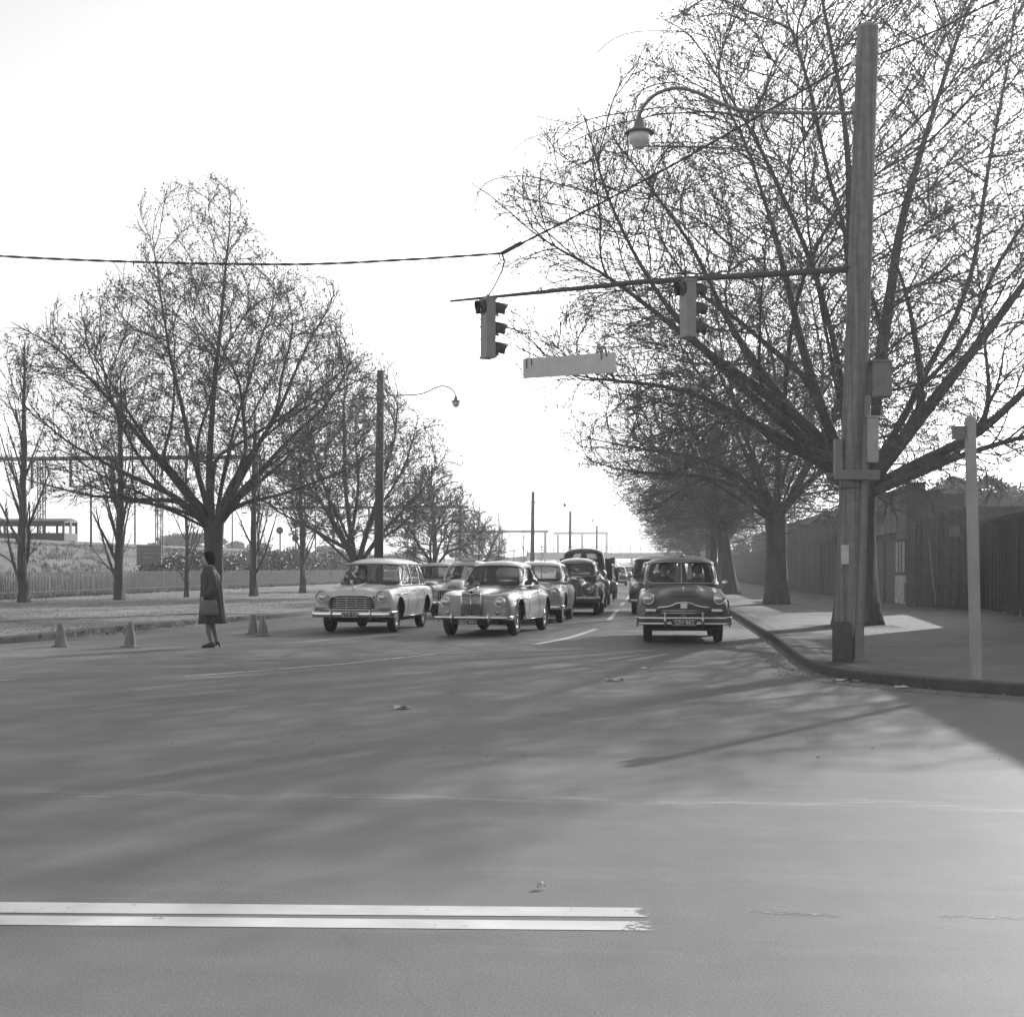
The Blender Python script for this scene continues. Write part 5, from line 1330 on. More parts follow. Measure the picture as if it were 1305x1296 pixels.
def greenhouse(root, o, body_m, roof_m, gl_m, L):
    n = 420; T = 16
    def yy(v): return v - L/2
    base = superloop(o['wb'], yy(o['yb0']), yy(o['yb1']), 0, n, o.get('exb', 5))
    top = superloop(o['wt'], yy(o['yt0']), yy(o['yt1']), 0, n, o.get('ext', 4.5))
    zb, zr, hd = o['zb'], o['zr'], o['zt'] - o['zr']
    def P(k, t):
        b = base[k%n]; a = top[k%n]; q = o.get('bul', .018)*sin(pi*t)
        x = b[0]+(a[0]-b[0])*t; y = b[1]+(a[1]-b[1])*t
        x += math.copysign(q, x)*min(1, abs(x)/o['wb']*1.2)
        y += q*1.2*(1 if y > 0 else -1)*(1-min(1, abs(x)/o['wb'])**2)
        arch = o.get('arch', .0)*(1-(x/o['wt'])**2)*t      # windscreen top edge arched
        return Vector((x, y, zb + (zr-zb)*t + arch))
    g_ = [[P(k, t/T) for k in range(n)] for t in range(T+1)]
    wins = {}
    def cell(k, t):
        c = (g_[t][k] + g_[t+1][(k+1)%n])*.5; tt = (t+.5)/T; H = (zr-zb)
        wloc = o['wb'] + (o['wt']-o['wb'])*tt; y0 = yy(o['yb0']+(o['yt0']-o['yb0'])*tt); y1 = yy(o['yb1']+(o['yt1']-o['yb1'])*tt)
        a = 2*pi*(k+1)/n; isx = abs(cos(a)) > abs(sin(a))
        def rr(u, u0, u1, v, v0, v1, r):
            if not (u0 < u < u1 and v0 < v < v1): return False
            du = max(u0+r-u, u-(u1-r), 0); dv = max(v0+r-v, v-(v1-r), 0); return du*du+dv*dv < r*r
        z = tt*H; v0, v1 = o.get('wz0', .05), H-o.get('wz1', .05)
        if not isx and sin(a) < 0:
            xs = wloc - o.get('apil', .07)
            if o.get('split') and abs(c.x) < .018: return None
            if rr(c.x, -xs, xs, z, v0, v1+.02, o.get('wr', .09)): return 'windscreen'
        elif not isx:
            xs = wloc*o.get('rwin', .8)
            if rr(c.x, -xs, xs, z, v0+.02, v1, .1): return 'rear_window'
        else:
            for i, (a0, a1, b0, b1) in enumerate(o['side']):     # (front at base, front at top, rear at base, rear at top) from the nose
                f0 = yy(a0+(a1-a0)*tt); f1 = yy(b0+(b1-b0)*tt)
                if rr(c.y, f0, f1, z, v0, v1, .05): return ('side_window', i, c.x > 0)
        return None
    shell = MB(); shell.smooth = True; vs = [p for row in g_ for p in row]; fs = []
    for t in range(T):
        for k in range(n):
            q = cell(k, t); f = (t*n+k, t*n+(k+1)%n, (t+1)*n+(k+1)%n, (t+1)*n+k)
            if q is None: fs.append(f)
            else: wins.setdefault(q, []).append(f)
    # roof dome rings
    rings = []; cx = 0; cy = (yy(o['yt0'])+yy(o['yt1']))/2; R = 12
    off = len(vs)
    for i in range(1, R+1):
        ph = (pi/2)*i/R; s = cos(ph)**.55 if i < R else .0; zz = sin(ph)**.8
        # keep the eaves tight and the dome broad
        s = 1-(i/R)**1.8
        zz = (1-s**3.3)
        for k in range(n):
            p = g_[T][k]; vs.append(Vector((p.x*s, cy+(p.y-cy)*s, p.z*(s) + (zr)*(1-s) + hd*zz)))
    for i in range(R):
        b0 = T*n if i == 0 else off+(i-1)*n; b1 = off+i*n
        for k in range(n): fs.append((b0+k, b0+(k+1)%n, b1+(k+1)%n, b1+k))
    shell.add(vs, fs)
    # split lower pillars and roof: roof is its own part
    lower = [f for f in fs if max(f) < off]; roof = [f for f in fs if max(f) >= off]
    def part(name, faces, m, thick, parent=root, offs=-1, **kw):
        idx = {}; V = []; F = []
        for f in faces:
            ff = []
            for i in f:
                if i not in idx: idx[i] = len(V); V.append(vs[i])
                ff.append(idx[i])
            F.append(ff)
        me = bpy.data.meshes.new(name); me.from_pydata([tuple(v) for v in V], [], F); me.polygons.foreach_set('use_smooth', [True]*len(F))
        bm = bmesh.new(); bm.from_mesh(me); bmesh.ops.recalc_face_normals(bm, faces=bm.faces[:])
        # outward
        c0 = Vector((0, cy, zb)); s_ = sum((f.calc_center_median()-c0).dot(f.normal) for f in bm.faces)
        if s_ < 0: bmesh.ops.reverse_faces(bm, faces=bm.faces[:])
        if not thick:
            for v in bm.verts: v.co -= v.normal*.012
        bm.to_mesh(me); bm.free()
        ob = link(name, me, m, parent, **kw)
        if thick:
            sm = ob.modifiers.new('s', 'SOLIDIFY'); sm.thickness = thick; sm.offset = offs; bake(ob)
        return ob
    part('window_pillars', lower, body_m, .03); part('roof', roof, roof_m, .03)
    for q, faces in wins.items():
        nm = q if isinstance(q, str) else q[0]
        part(nm, faces, gl_m, 0)
    # front frame trim
    def contour(xs_m, t0, t1):
        pts = []
        return pts
    return P, n
def wheel(root, x, y, r, cap_m, tm=None, w_=.16):
    sgn = 1 if x > 0 else -1; M = Matrix.Translation((x, y, r)) @ Matrix.Rotation(sgn*pi/2, 4, 'Y')
    t = MB().lathe([(r*.60,-w_/2),(r*.80,-w_/2*1.04),(r*.94,-w_/2*.95),(r*.985,-w_*.36),(r,-w_*.2),(r,w_*.2),(r*.985,w_*.36),(r*.94,w_/2*.95),(r*.80,w_/2*1.04),(r*.60,w_/2),(r*.60,-w_/2)], 36, M).build('wheel', tm or M_tyre, root)
    MB().lathe([(r*.605,w_/2*.80),(r*.58,w_/2*.9),(r*.52,w_*.30),(r*.42,w_*.26),(0,w_*.24)], 30, M).build('rim', cap_m[0], t)
    MB().lathe([(r*.36,w_*.30),(r*.34,w_*.42),(r*.22,w_*.50),(0,w_*.53)], 24, M).build('hubcap', cap_m[1], t)
def headlamp(root, x, y, z, r, pm, depth=.22, rim=M_chrome):
    M = Matrix.Translation((x,y,z)) @ Matrix.Rotation(pi/2, 4, 'X')
    MB().lathe([(r*1.06,-depth),(r*1.16,-.03),(r*1.14,.0),(r*1.05,.012)], 26, M).build('lamp_housing', pm, root)
    h = MB().lathe([(r*1.08,.0),(r*1.10,.014),(r*1.0,.028),(r*.92,.016)], 26, M).build('headlamp', rim, root)
    MB().lathe([(r*.95,.014),(r*.8,.032),(r*.5,.048),(0,.055)], 24, M).build('lens', M_lens, h)
def bumper(root, w_, y, z, hgt, m=M_chrome, wrap=.30, overs=(.40,), ov_h=.17, dbl=False, curve=.07, thick=.03):
    """wrap-round bumper bar"""
    def bar(zc, h):
        mb = MB(); pts = []; N = 26; secs = []
        for i in range(N+1):
            u = -1+2*i/N; a = abs(u)
            x = w_*math.copysign(min(a/.90,1)*.985, u) if a < .90 else math.copysign(w_*(.985+.015*(a-.90)/.10), u)
            yy_ = y + curve*min(a/.90,1)**2.2 + (wrap*((a-.90)/.10) if a > .90 else 0) + .05*max(0,(a-.8)/.2)**2
            sec = []
            for k in range(10):
                b = 2*pi*k/10; sec.append(Vector((x, yy_ - thick*max(-.35, cos(b)), zc + h/2*sin(b))))
            secs.append(sec)
        mb.loft(secs); return mb
    if dbl:
        b = bar(z+hgt*.34, hgt*.34).build('bumper', m, root); bar(z-hgt*.34, hgt*.34).build('bumper', m, root)
        q = MB(); q.box(-w_*.98, w_*.98, y+.06, y+.09, z-hgt*.4, z+hgt*.4); q.build('bumper_valance', M_dkiron, root)
    else: b = bar(z, hgt).build('bumper', m, root)
    for ox in overs:
        for s in (-1,1):
            q = MB(); q.smooth = True
            q.tube([(s*ox, y+.01, z-ov_h*.5),(s*ox, y-.045, z-ov_h*.4),(s*ox, y-.062, z),(s*ox,y-.045,z+ov_h*.42),(s*ox,y+.0,z+ov_h*.55)], [.018,.026,.028,.024,.012], 10); q.build('overrider', m, root)
    # brackets
    q = MB(); 
    for s in (-1,1): q.box(s*.35-.03, s*.35+.03, y, y+.35, z-.03, z+.03)
    q.build('bumper_bracket', M_black, root)
def plate(root, x, y, z, txt, w_=.38, h=.105, tilt=0):
    pb = MB().bbox(-w_/2, w_/2, -.006, .006, -h/2, h/2, .004).build('number_plate', M_plate, root); pb.location = (x,y,z); pb.rotation_euler = (tilt,0,0)
    fr = MB(); e = .006
    for a in ((-w_/2,w_/2,h/2-e,h/2),(-w_/2,w_/2,-h/2,-h/2+e)): fr.box(a[0],a[1],-.010,-.0065,a[2],a[3])
    fr.build('plate_rim', M_plwh, pb)
    if txt:
        me = text_mesh(txt, h*.95); t = link('lettering', me, M_plwh, pb); t.location = (0,-.009,0); t.rotation_euler = (pi/2,0,0)
def arch_cut(ob, ys, r, w_, z):
    for y in ys:
        for s in (-1,1):
            mb = MB(); M = Matrix.Translation((s*(w_-.10), y, z)) @ Matrix.Rotation(pi/2, 4, 'Y')
            mb.lathe([(0,-.22),(r,-.22),(r,.3),(0,.3)], 40, M); me = mb.mesh('c'); me.materials.append(M_black)
            bm = bmesh.new(); bm.from_mesh(me); bmesh.ops.remove_doubles(bm, verts=bm.verts[:], dist=1e-4); bmesh.ops.recalc_face_normals(bm, faces=bm.faces[:]); bm.to_mesh(me); bm.free()
            c = bpy.data.objects.new('c', me); COL.objects.link(c); c.parent = ob.parent
            md = ob.modifiers.new('b', 'BOOLEAN'); md.operation = 'DIFFERENCE'; md.object = c; md.solver = 'EXACT'; md.material_mode = 'TRANSFER'
            bake(ob); bpy.data.objects.remove(c)
def arch_lip(root, ys, r, w_, z, m, both=True, squash=1.0):
    for y in ys:
        for s in (-1,1):
            mb = MB(); mb.smooth = True
            mb.tube([(s*(w_ if not callable(w_) else w_(y)), y + r*cos(a), z + r*sin(a)*squash) for a in np.linspace(radians(-12), radians(192), 26)], .013, 6); mb.build('arch_lip', m, root)
def seats(root, o, L, m=M_seat):
    w_ = o['wt']-.08; yf = o['yb0']+.85-L/2; mb = MB(); zb = o['zb']
    mb.bbox(-w_, w_, yf, yf+.16, zb-.40, zb+.10, .05); mb.bbox(-w_, w_, yf-.45, yf+.1, zb-.45, zb-.30, .04)
    mb.build('front_seat', m, root)
    if o['yb1']-o['yb0'] > 1.9: MB().bbox(-w_, w_, yf+.85, yf+1.0, zb-.35, zb+.08, .05).build('rear_seat', m, root)
    mb = MB(); mb.smooth = True; c = (-.36, yf-.55, zb-.0); M = Matrix.Translation(c) @ Matrix.Rotation(radians(-62), 4, 'X')
    mb.tube([M @ Vector((.19*cos(a), .19*sin(a), 0)) for a in np.linspace(0, 2*pi, 30)], .011, 6, caps=False); mb.smooth = False
    mb.tube([M @ Vector((-.19,0,0)), M @ Vector((.19,0,0))], .01, 5); mb.build('steering_wheel', M_black, root)
    MB().bbox(-w_, w_, o['yb0']+.06-L/2, o['yb0']+.26-L/2, zb-.22, zb-.015, .03).build('dashboard', m, root)
def occupant(root, xo, yo, zo, coat_v, lb, hat=False, hair_v=.03):
    """seated upper figure resting on a seat"""
    M = root.matrix_world if False else (Matrix.Translation(root.location) @ Matrix.Rotation(root.rotation_euler.z, 4, 'Z') @ Matrix.Diagonal((*root.scale, 1)))
    q = M @ Vector((xo, yo, zo)); p = empty('person', q, root.rotation_euler.z, label=lb, cat='person')
    J = [((0,.05,.0),.15),((0,.08,.18),.13),((0,.08,.36),.145),((0,.07,.49),.08),((0,.05,.56),.05),((0,.03,.62),.05),((.17,.06,.44),.06),((.23,-.05,.2),.045),((.16,-.30,.22),.035),((-.17,.06,.44),.06),((-.23,-.05,.2),.045),((-.16,-.30,.22),.035),
         ((.12,-.25,-.02),.085),((.14,-.5,-.05),.06),((-.12,-.25,-.02),.085),((-.14,-.5,-.05),.06)]
    E_ = [(0,1),(1,2),(2,3),(3,4),(4,5),(2,6),(6,7),(7,8),(2,9),(9,10),(10,11),(0,12),(12,13),(0,14),(14,15)]
    b = skin_body('body', J, E_, 0, M_skin, p, 1); t = MB(); head_mesh(t, (0,.03,.69), .98); hand(t, (.16,-.30,.22), (-.3,-1,.2), (0,0,-1), .9, .9); hand(t, (-.16,-.30,.22), (.3,-1,.2), (0,0,-1), .9, .9)
    bm = bmesh.new(); bm.from_mesh(b.data); bm.from_mesh(t.mesh('t')); bm.to_mesh(b.data); bm.free(); b.data.polygons.foreach_set('use_smooth', [True]*len(b.data.polygons))
    mb = MB(); secs = []
    for z, rx, ry in ((.53,.07,.06),(.49,.13,.085),(.44,.205,.115),(.34,.20,.135),(.18,.18,.135),(-.08,.19,.16)):
        secs.append([(rx*cos(a), .075+ry*sin(a), z) for a in [2*pi*k/24 for k in range(24)]])
    mb.loft(secs, caps=False); mb.smooth = True
    for s in (1,-1): mb.tube([(s*.16,.06,.45),(s*.23,0,.25),(s*.225,-.08,.2),(s*.17,-.27,.225)], [.068,.062,.055,.045], 10)
    mb.build('jacket', mat('jacket_%d' % int(coat_v*1000), coat_v, .85, .15, 8), p)
    hair_cap(MB(), (0,.035,.697), .97).build('hair', mat('hair_%d' % int(hair_v*1000), hair_v, .6), p)
    if hat: MB().lathe([(0,.14),(.075,.135),(.10,.10),(.105,.04),(.15,.03),(.155,.02),(.10,.02)], 24, Matrix.Translation((0,.035,.70))).build('hat', mat('felt_hat', .10, .9), p)
    return p
def mirror(root, x, y, z, m=M_chrome):
    mb = MB(); mb.smooth = True; mb.tube([(x,y,z),(x*1.04,y-.05,z+.07)], .007, 6); M = Matrix.Translation((x*1.06,y-.06,z+.10)) @ Matrix.Rotation(pi/2,4,'X')
    mb.lathe([(0,-.012),(.05,-.008),(.055,0),(.05,.01),(0,.014)], 16, M); mb.build('wing_mirror', m, root)
def wipers(root, o, L, xs=(-.35,.25)):
    mb = MB(); y0 = o['yb0']-L/2; z0 = o['zb']
    dy = (o['yt0']-o['yb0']); dz = o['zr']-o['zb']
    for x in xs: mb.tube([(x, y0-.025, z0+.02),(x+.20, y0-.015+dy*.12, z0+.10+dz*.08),(x+.38,y0-.010+dy*.14,z0+.05+dz*.10)], .006, 5)
    mb.build('wiper', M_dkiron, root)
def frame_trim(root, P, n, o, L, name, m, xs, t0, t1, r=.011, split=False, rc=.10):
    """bright moulding round the windscreen, following its curved surface"""
    H = o['zr']-o['zb']
    def surf(x, t):   # point of the windscreen surface at lateral x and height fraction t
        best = None; wl = o['wb']+(o['wt']-o['wb'])*t
        lo = n//2; 
        # front half: angle from pi to 2pi ; x = w*sgn(c)|c|^(2/ex)
        ex = o.get('exb',5)+(o.get('ext',4.5)-o.get('exb',5))*t
        c = math.copysign(min(1, abs(x)/wl)**(ex/2), x); a = 2*pi - math.acos(max(-1, min(1, c))); k = a/(2*pi)*n-.5
        k0 = int(math.floor(k)); f = k-k0; p = P(k0%n, t)*(1-f)+P((k0+1)%n, t)*f
        return p + Vector((0,-.012,.0))
    pts = []
    x1 = xs; v0, v1 = t0*H, t1*H
    def corner(cx, cz, a0, a1):
        return [(cx+rc*cos(a), cz+rc*sin(a)) for a in np.linspace(a0, a1, 7)]
    rr_ = rc
    loop = corner(x1-rc, v0+rc, -pi/2, 0)+corner(x1-rc-.03, v1-rc, 0, pi/2)
    xtop = x1-rc-.03
    loop += [(xtop*(1-2*i/10), v1) for i in range(1,10)]
    loop += [(-x, z) for x, z in corner(x1-rc-.03, v1-rc, pi/2, 0)] + [(-x, z) for x, z in corner(x1-rc, v0+rc, 0, -pi/2)]
    loop += [(-(x1-rc)*(1-2*i/10), v0) for i in range(1,11)]
    mb = MB(); mb.smooth = True; mb.tube([surf(x, z/H) for x, z in loop], r, 6, caps=False)
    if split: mb.tube([surf(0, t) for t in np.linspace(t0, t1, 6)], r*1.2, 6)
    mb.build(name, m, root)

def place(root, px, py, heading_deg):
    """front-centre ground pixel is not used: explicit ground point of the car's middle"""
def car_root(name, pos, head, **kw):
    return empty(name, pos, head, **kw)
def wheels4(root, o):
    for y in (o['fy'], o['ry']):
        for s in (-1,1): wheel(root, s*o['tr'], y-o['L']/2, o['wr_'], o['caps'])
def under(root, o):
    L = o['L']; mb = MB(); mb.bbox(-o['W']+.18, o['W']-.18, -L/2+.35, L/2-.35, .22, .42, .04)
    for y in (o['fy'], o['ry']): mb.tube([(-o['tr'],y-L/2,o['wr_']),(o['tr'],y-L/2,o['wr_'])], .045, 8)
    mb.tube([(0,o['ry']-L/2-.14,.29),(0,o['ry']-L/2+.14,.29)], .13, 10); mb.tube([(.25,-L/2+.6,.25),(.25,L/2-.1,.25)], .03, 6)
    mb.build('chassis', M_black, root)
def side_details(root, o, m, ys, xw):
    """door gaps as fine dark lines, handles and belt moulding on both flanks (x from function xw(y,z))"""
    L = o['L']
    for s in (-1,1):
        for y in ys[:-1]:
            MB().bbox(s*xw-.012 if s < 0 else s*xw-.012, s*xw+.012, y+.62-L/2, y+.78-L/2, o['zb']-.115, o['zb']-.095, .004).build('door_handle', M_chrome, root)

CAPS = (paint('wheel_paint', .35), M_chrome)

def full_car(name, pos, head, o, keys, pm, rm, label, group=None, glass=M_glass, cut=True):
    L = o['L']; root = car_root(name, pos, head, label=label, cat=o.get('cat', 'car'), group=group); sc_ = o.get('scale', 1.0); root.scale = (sc_, sc_, sc_)
    b = link('body', body_mesh(keys, L, o.get('nose',.10), o.get('tail',.08), o.get('plan',.16), o.get('rplan',.12)), None, root); b.data.materials.append(pm)
    if cut:
        bpy.context.view_layer.update(); arch_cut(b, (o['fy']-L/2, o['ry']-L/2), o['wr_']+.06, o['W'], o['wr_']+.03)
        b.data.polygons.foreach_set('use_smooth', [True]*len(b.data.polygons))
        try: b.data.set_sharp_from_angle(angle=radians(42))
        except Exception: pass
    P, n = greenhouse(root, o, pm, rm, glass, L)
    wheels4(root, o); under(root, o); seats(root, o, L)
    # door shut lines: thin dark strips a hair proud of the flank
    for yv in o.get('doors', ()):
        for s in (-1,1):
            mb = MB(); pts = []
            for t in np.linspace(0,1,10):
                z = .36 + (o['zb']-.05-.36)*t; y = yv-L/2; ky = [k[0] for k in keys]; p = [np.interp(yv, ky, [k[c] for k in keys]) for c in range(1,9)]
                q = sect_pts(p, 8); q = sorted([(zz,xx) for xx, zz in q if xx > p[5]*.6]); x = np.interp(z, [a[0] for a in q], [a[1] for a in q])
                pts.append((s*(x-.001), y, z))
            mb.tube(pts, .006, 4); mb.build('door_gap', M_gap, root)
    return root, P, n, b

def ground_between(a, b): return (a+b)*.5
HD = lambda deg: -radians(deg) + YAW   # heading: rear lies deg right of the view axis
def car_pos(px_front_c, d_front, deg, L):
    """world centre of a car whose front centre is seen at pixel x, depth d and whose axis recedes at deg right of the view axis"""
    fx = (px_front_c-CX)/FPX*d_front; x = fx + sin(radians(deg))*L/2; d_ = d_front + cos(radians(deg))*L/2
    return cw(x/d_, d_, 0)

# 1 ---- light station wagon, left lane
o = dict(scale=1.03, L=4.45, W=.86, fy=.86, ry=3.53, tr=.69, wr_=.335, caps=CAPS, wb=.74, wt=.635, yb0=1.38, yt0=1.72, yb1=4.28, yt1=4.10, zb=.975, zr=1.455, zt=1.585, apil=.045, exb=7, ext=4.3, arch=.02,
         wz0=.025, wz1=.035, side=[(1.60,1.86,2.36,2.36),(2.44,2.44,3.18,3.18),(3.26,3.26,4.06,4.0)], doors=(1.52,2.40,3.22), plan=.14, nose=.16)
keys = [(0,.83,.45,.84,.66,.86,.80,.60,.36),(.2,.93,.45,.895,.68,.915,.84,.66,.34),(.6,.985,.45,.925,.70,.935,.855,.70,.33),(1.3,1.02,.5,.975,.72,.955,.86,.70,.33),(1.7,1.0,.5,.985,.74,.965,.865,.70,.31),(3.0,.99,.5,.985,.74,.965,.865,.70,.31),(3.6,.99,.5,.985,.74,.965,.86,.72,.33),(4.2,.97,.5,.97,.72,.94,.85,.68,.38),(4.45,.93,.5,.93,.7,.90,.82,.66,.42)]
pm = paint('cream_paint', .60, .38); rm = paint('roof_cream', .70, .4)
wag, P, n, b = full_car('station_wagon', car_pos(449, 30.3, 8.6, o['L']), HD(8.6), o, keys, pm, rm, 'light station wagon with a wide barred grille, leading the left lane')
L = o['L']; F = -L/2
for s in (-1,1): headlamp(wag, s*.64, F+.035, .755, .098, pm, .26)
for s in (-1,1): MB().lathe([(.101,-.02),(.122,.004),(.126,.0),(.118,-.04)], 26, Matrix.Translation((s*.64,F+.035,.755)) @ Matrix.Rotation(pi/2,4,'X')).build('lamp_shadow_ring', M_gap, wag)  # dark ring round each lamp paints in the shadow of its hood
mb = MB(); mb.smooth = True   # painted hoods over the lamps
for s in (-1,1): mb.tube([(s*.64+.135*cos(a), F+.005-.03*max(0,sin(a)), .755+.135*sin(a)) for a in np.linspace(0,2*pi,28)], .012, 7, caps=False)
mb.build('lamp_hood', pm, wag)
gm = MB(); gm.bbox(-.47,.47,F-.005,F+.10,.50,.775,.03); G = gm.build('grille', M_black, wag)
mb = MB(); mb.smooth = True
for z in (.545,.592,.639,.686,.733): 
    ww = .455 if z < .7 else .43; mb.tube([(-ww,F-.008,z-.004),(-ww*.5,F-.020,z+.004),(0,F-.022,z+.006),(ww*.5,F-.020,z+.004),(ww,F-.008,z-.004)], .0085, 6)
for x in (-.3,-.1,.1,.3): mb.tube([(x,F-.012,.53),(x,F-.018,.76)], .0075, 5)
mb.tube([(-.49,F,.52),(-.475,F-.015,.70),(-.44,F-.02,.762),(-.25,F-.028,.792),(0,F-.03,.80),(.25,F-.028,.792),(.44,F-.02,.762),(.475,F-.015,.70),(.49,F,.52)], .014, 7)
mb.tube([(-.62,F-.005,.50),(0,F-.025,.495),(.62,F-.005,.50)], .016, 7); mb.build('grille_bar', M_chrome, G)
for s in (-1,1):
    MB().bbox(s*.70-.115 if s>0 else s*.70-.105, s*.70+.105 if s>0 else s*.70+.115, F+.03, F+.12, .475, .545, .025).build('side_lamp', mat('lamp_amber_grey', .13, .25, coat=.5), wag)
bumper(wag, .885, F-.09, .40, .135, overs=(.42,), ov_h=.20, wrap=.42, curve=.08, thick=.035)
plate(wag, 0, F-.135, .40, 'GTX·137', .36, .105)
mb = MB(); mb.smooth = True; mb.tube([(0,F+.05,.90),(0,F+.30,.975),(0,F+1.2,1.035)], .010, 6); mb.build('bonnet_strip', pm, wag)
for s in (-1,1):
    mb = MB(); mb.smooth = True; mb.tube([(s*.852,F+.55,.80),(s*.868,F+1.0,.81),(s*.870,F+1.7,.825)], .010, 6); mb.tube([(s*.86,F+1.15,.325),(s*.865,F+3.2,.325)], .012, 6); mb.build('flank_moulding', M_chrome, wag)
    for yv in (2.28, 3.10): MB().bbox(s*.858-.02, s*.858+.02, F+yv-.14, F+yv, .872, .892, .006).build('door_handle', M_chrome, wag)
frame_trim(wag, P, n, o, L, 'windscreen_seal', M_dkiron, .665, .05, .95, .010)
wipers(wag, o, L, (-.45,.15)); mirror(wag, .80, F+1.35, .96)
mb = MB(); mb.smooth = True
for s in (-1,1): mb.tube([(s*.60, F+1.72, 1.462),(s*.645,F+2.4,1.455),(s*.645,F+3.6,1.452),(s*.60,F+4.1,1.445)], .011, 6)
mb.build('gutter_strip', rm, wag)
occupant(wag, -.34, F+2.20, .62, .12, 'driver seated behind the windscreen of the light station wagon', hat=True)

# 2 ---- mid grey sports saloon with upright grille
CAPS2 = (paint('wheel_paint2', .30), M_chrome)
o = dict(scale=1.05, L=4.29, W=.80, fy=.80, ry=3.40, tr=.65, wr_=.325, caps=CAPS2, wb=.66, wt=.535, yb0=1.42, yt0=1.82, yb1=3.62, yt1=3.18, zb=.955, zr=1.375, zt=1.475, apil=.05, exb=5.5, ext=4.2, arch=.03, bul=.022,
         wz0=.03, wz1=.035, side=[(1.74,1.97,2.44,2.40),(2.52,2.48,3.22,2.98)], doors=(1.55,2.48), plan=.10, nose=.12, rwin=.62)
keys = [(0,.80,.20,.80,.53,.66,.66,.52,.38),(.10,.86,.24,.81,.55,.79,.72,.55,.33),(.35,.93,.27,.80,.57,.865,.775,.62,.30),(.8,.975,.30,.83,.58,.885,.80,.66,.30),(1.3,.99,.38,.92,.60,.88,.80,.66,.31),(1.7,.97,.45,.95,.64,.90,.80,.66,.30),(2.8,.96,.45,.95,.66,.90,.80,.66,.30),(3.3,.96,.42,.92,.64,.90,.80,.68,.31),(3.8,.90,.40,.85,.60,.84,.77,.62,.36),(4.2,.76,.38,.72,.55,.70,.70,.56,.42),(4.29,.68,.36,.66,.52,.64,.66,.52,.44)]
pm = paint('mid_grey_paint', .33, .38); rm = pm
mg, P, n, b = full_car('saloon_car', car_pos(603, 28.9, 13.5, o['L']), HD(13.5), o, keys, pm, rm, 'grey saloon with an upright waterfall grille and single slim bumper, centre front')
L = o['L']; F = -L/2
for s in (-1,1): headlamp(mg, s*.545, F+.045, .675, .092, pm, .24)
for s in (-1,1):
    M = Matrix.Translation((s*.50, F+.06, .47)) @ Matrix.Rotation(pi/2,4,'X'); MB().lathe([(.045,-.08),(.048,0),(.03,.02),(0,.03)], 16, M).build('side_lamp', M_chromd, mg)
# grille: chrome surround with pointed top dip, vertical slats
gw = .195; zt_, zb_ = .845, .425; yg = F-.045
G = MB().bbox(-gw+.01, gw-.01, yg+.01, yg+.17, zb_, zt_-.03, .02).build('grille', M_black, mg)
mb = MB(); mb.smooth = True
for k in range(17):
    x = -gw+.025+(2*gw-.05)*k/16; mb.tube([(x, yg+.004, zb_+.01),(x, yg-.004-.012*(1-abs(x)/gw), .64),(x, yg+.008, zt_-.055)], .0042, 5)
mb.build('grille_slats', M_chromd, G)
mb = MB(); mb.smooth = True; mb.tube([(-gw,yg+.01,zb_-.01),(-gw,yg-.005,.64),(-gw,yg+.004,.80),(-gw+.02,yg+.004,.842),(-.09,yg-.006,.85),(0,yg-.016,.822),(.09,yg-.006,.85),(gw-.02,yg+.004,.842),(gw,yg+.004,.80),(gw,yg-.005,.64),(gw,yg+.01,zb_-.01)], .015, 8)
mb.tube([(-gw,yg+.01,zb_-.01),(0,yg-.006,zb_-.02),(gw,yg+.01,zb_-.01)], .012, 8); mb.tube([(0,yg-.02,zb_),(0,yg-.026,.64),(0,yg-.018,.82)], .011, 6)
mb.build('grille_surround', M_chrome, G)
mb = MB(); mb.loft([[(x*sx_, y, z) for sx_ in (1,) for x, z in ((-gw,.80),(-gw*.9,.87),(-.06,.885),(.06,.885),(gw*.9,.87),(gw,.80))] for y in (yg+.012, yg+.16)], closed=True); mb.build('grille_shell', pm, mg)
MB().lathe([(0,.012),(.022,.008),(.028,0)], 8, Matrix.Translation((0,yg-.012,.868)) @ Matrix.Rotation(pi/2,4,'X')).build('badge', M_black, mg)
bumper(mg, .78, F-.12, .375, .060, overs=(.37,), ov_h=.18, wrap=.26, curve=.075, thick=.022)
plate(mg, -.06, F-.085, .285, 'GLC·411', .40, .10)
mb = MB(); mb.box(-.5,.5,F+.02,F+.12,.24,.33); mb.build('front_apron', M_black, mg)
for s in (-1,1):
    mb = MB(); mb.smooth = True; mb.tube([(s*.785,F+.48,.700),(s*.802,F+.78,.735),(s*.806,F+1.10,.72),(s*.806,F+1.42,.715)], .011, 6); mb.tube([(s*.795,F+1.1,.305),(s*.80,F+3.0,.305)], .009, 6); mb.build('flank_moulding', M_chrome, mg)
    for yv in (2.36, 2.62): MB().bbox(s*.79-.02, s*.79+.02, F+yv-.12, F+yv, .84, .857, .005).build('door_handle', M_chrome, mg)
mb = MB(); mb.smooth = True; mb.tube([(0,F+.12,.90),(0,F+.5,.965),(0,F+1.3,1.01)], .008, 6); mb.build('bonnet_strip', M_chrome, mg)
frame_trim(mg, P, n, o, L, 'windscreen_seal', M_dkiron, .585, .05, .95, .011)
wipers(mg, o, L, (-.10,.30))
MB().bbox(-.53,-.46,F+1.47,F+1.475,.98,1.045,.002).build('registration_label', M_plwh, mg)
arch_lip(mg, (o['fy']-L/2,), o['wr_']+.065, .797, o['wr_']+.03, pm)

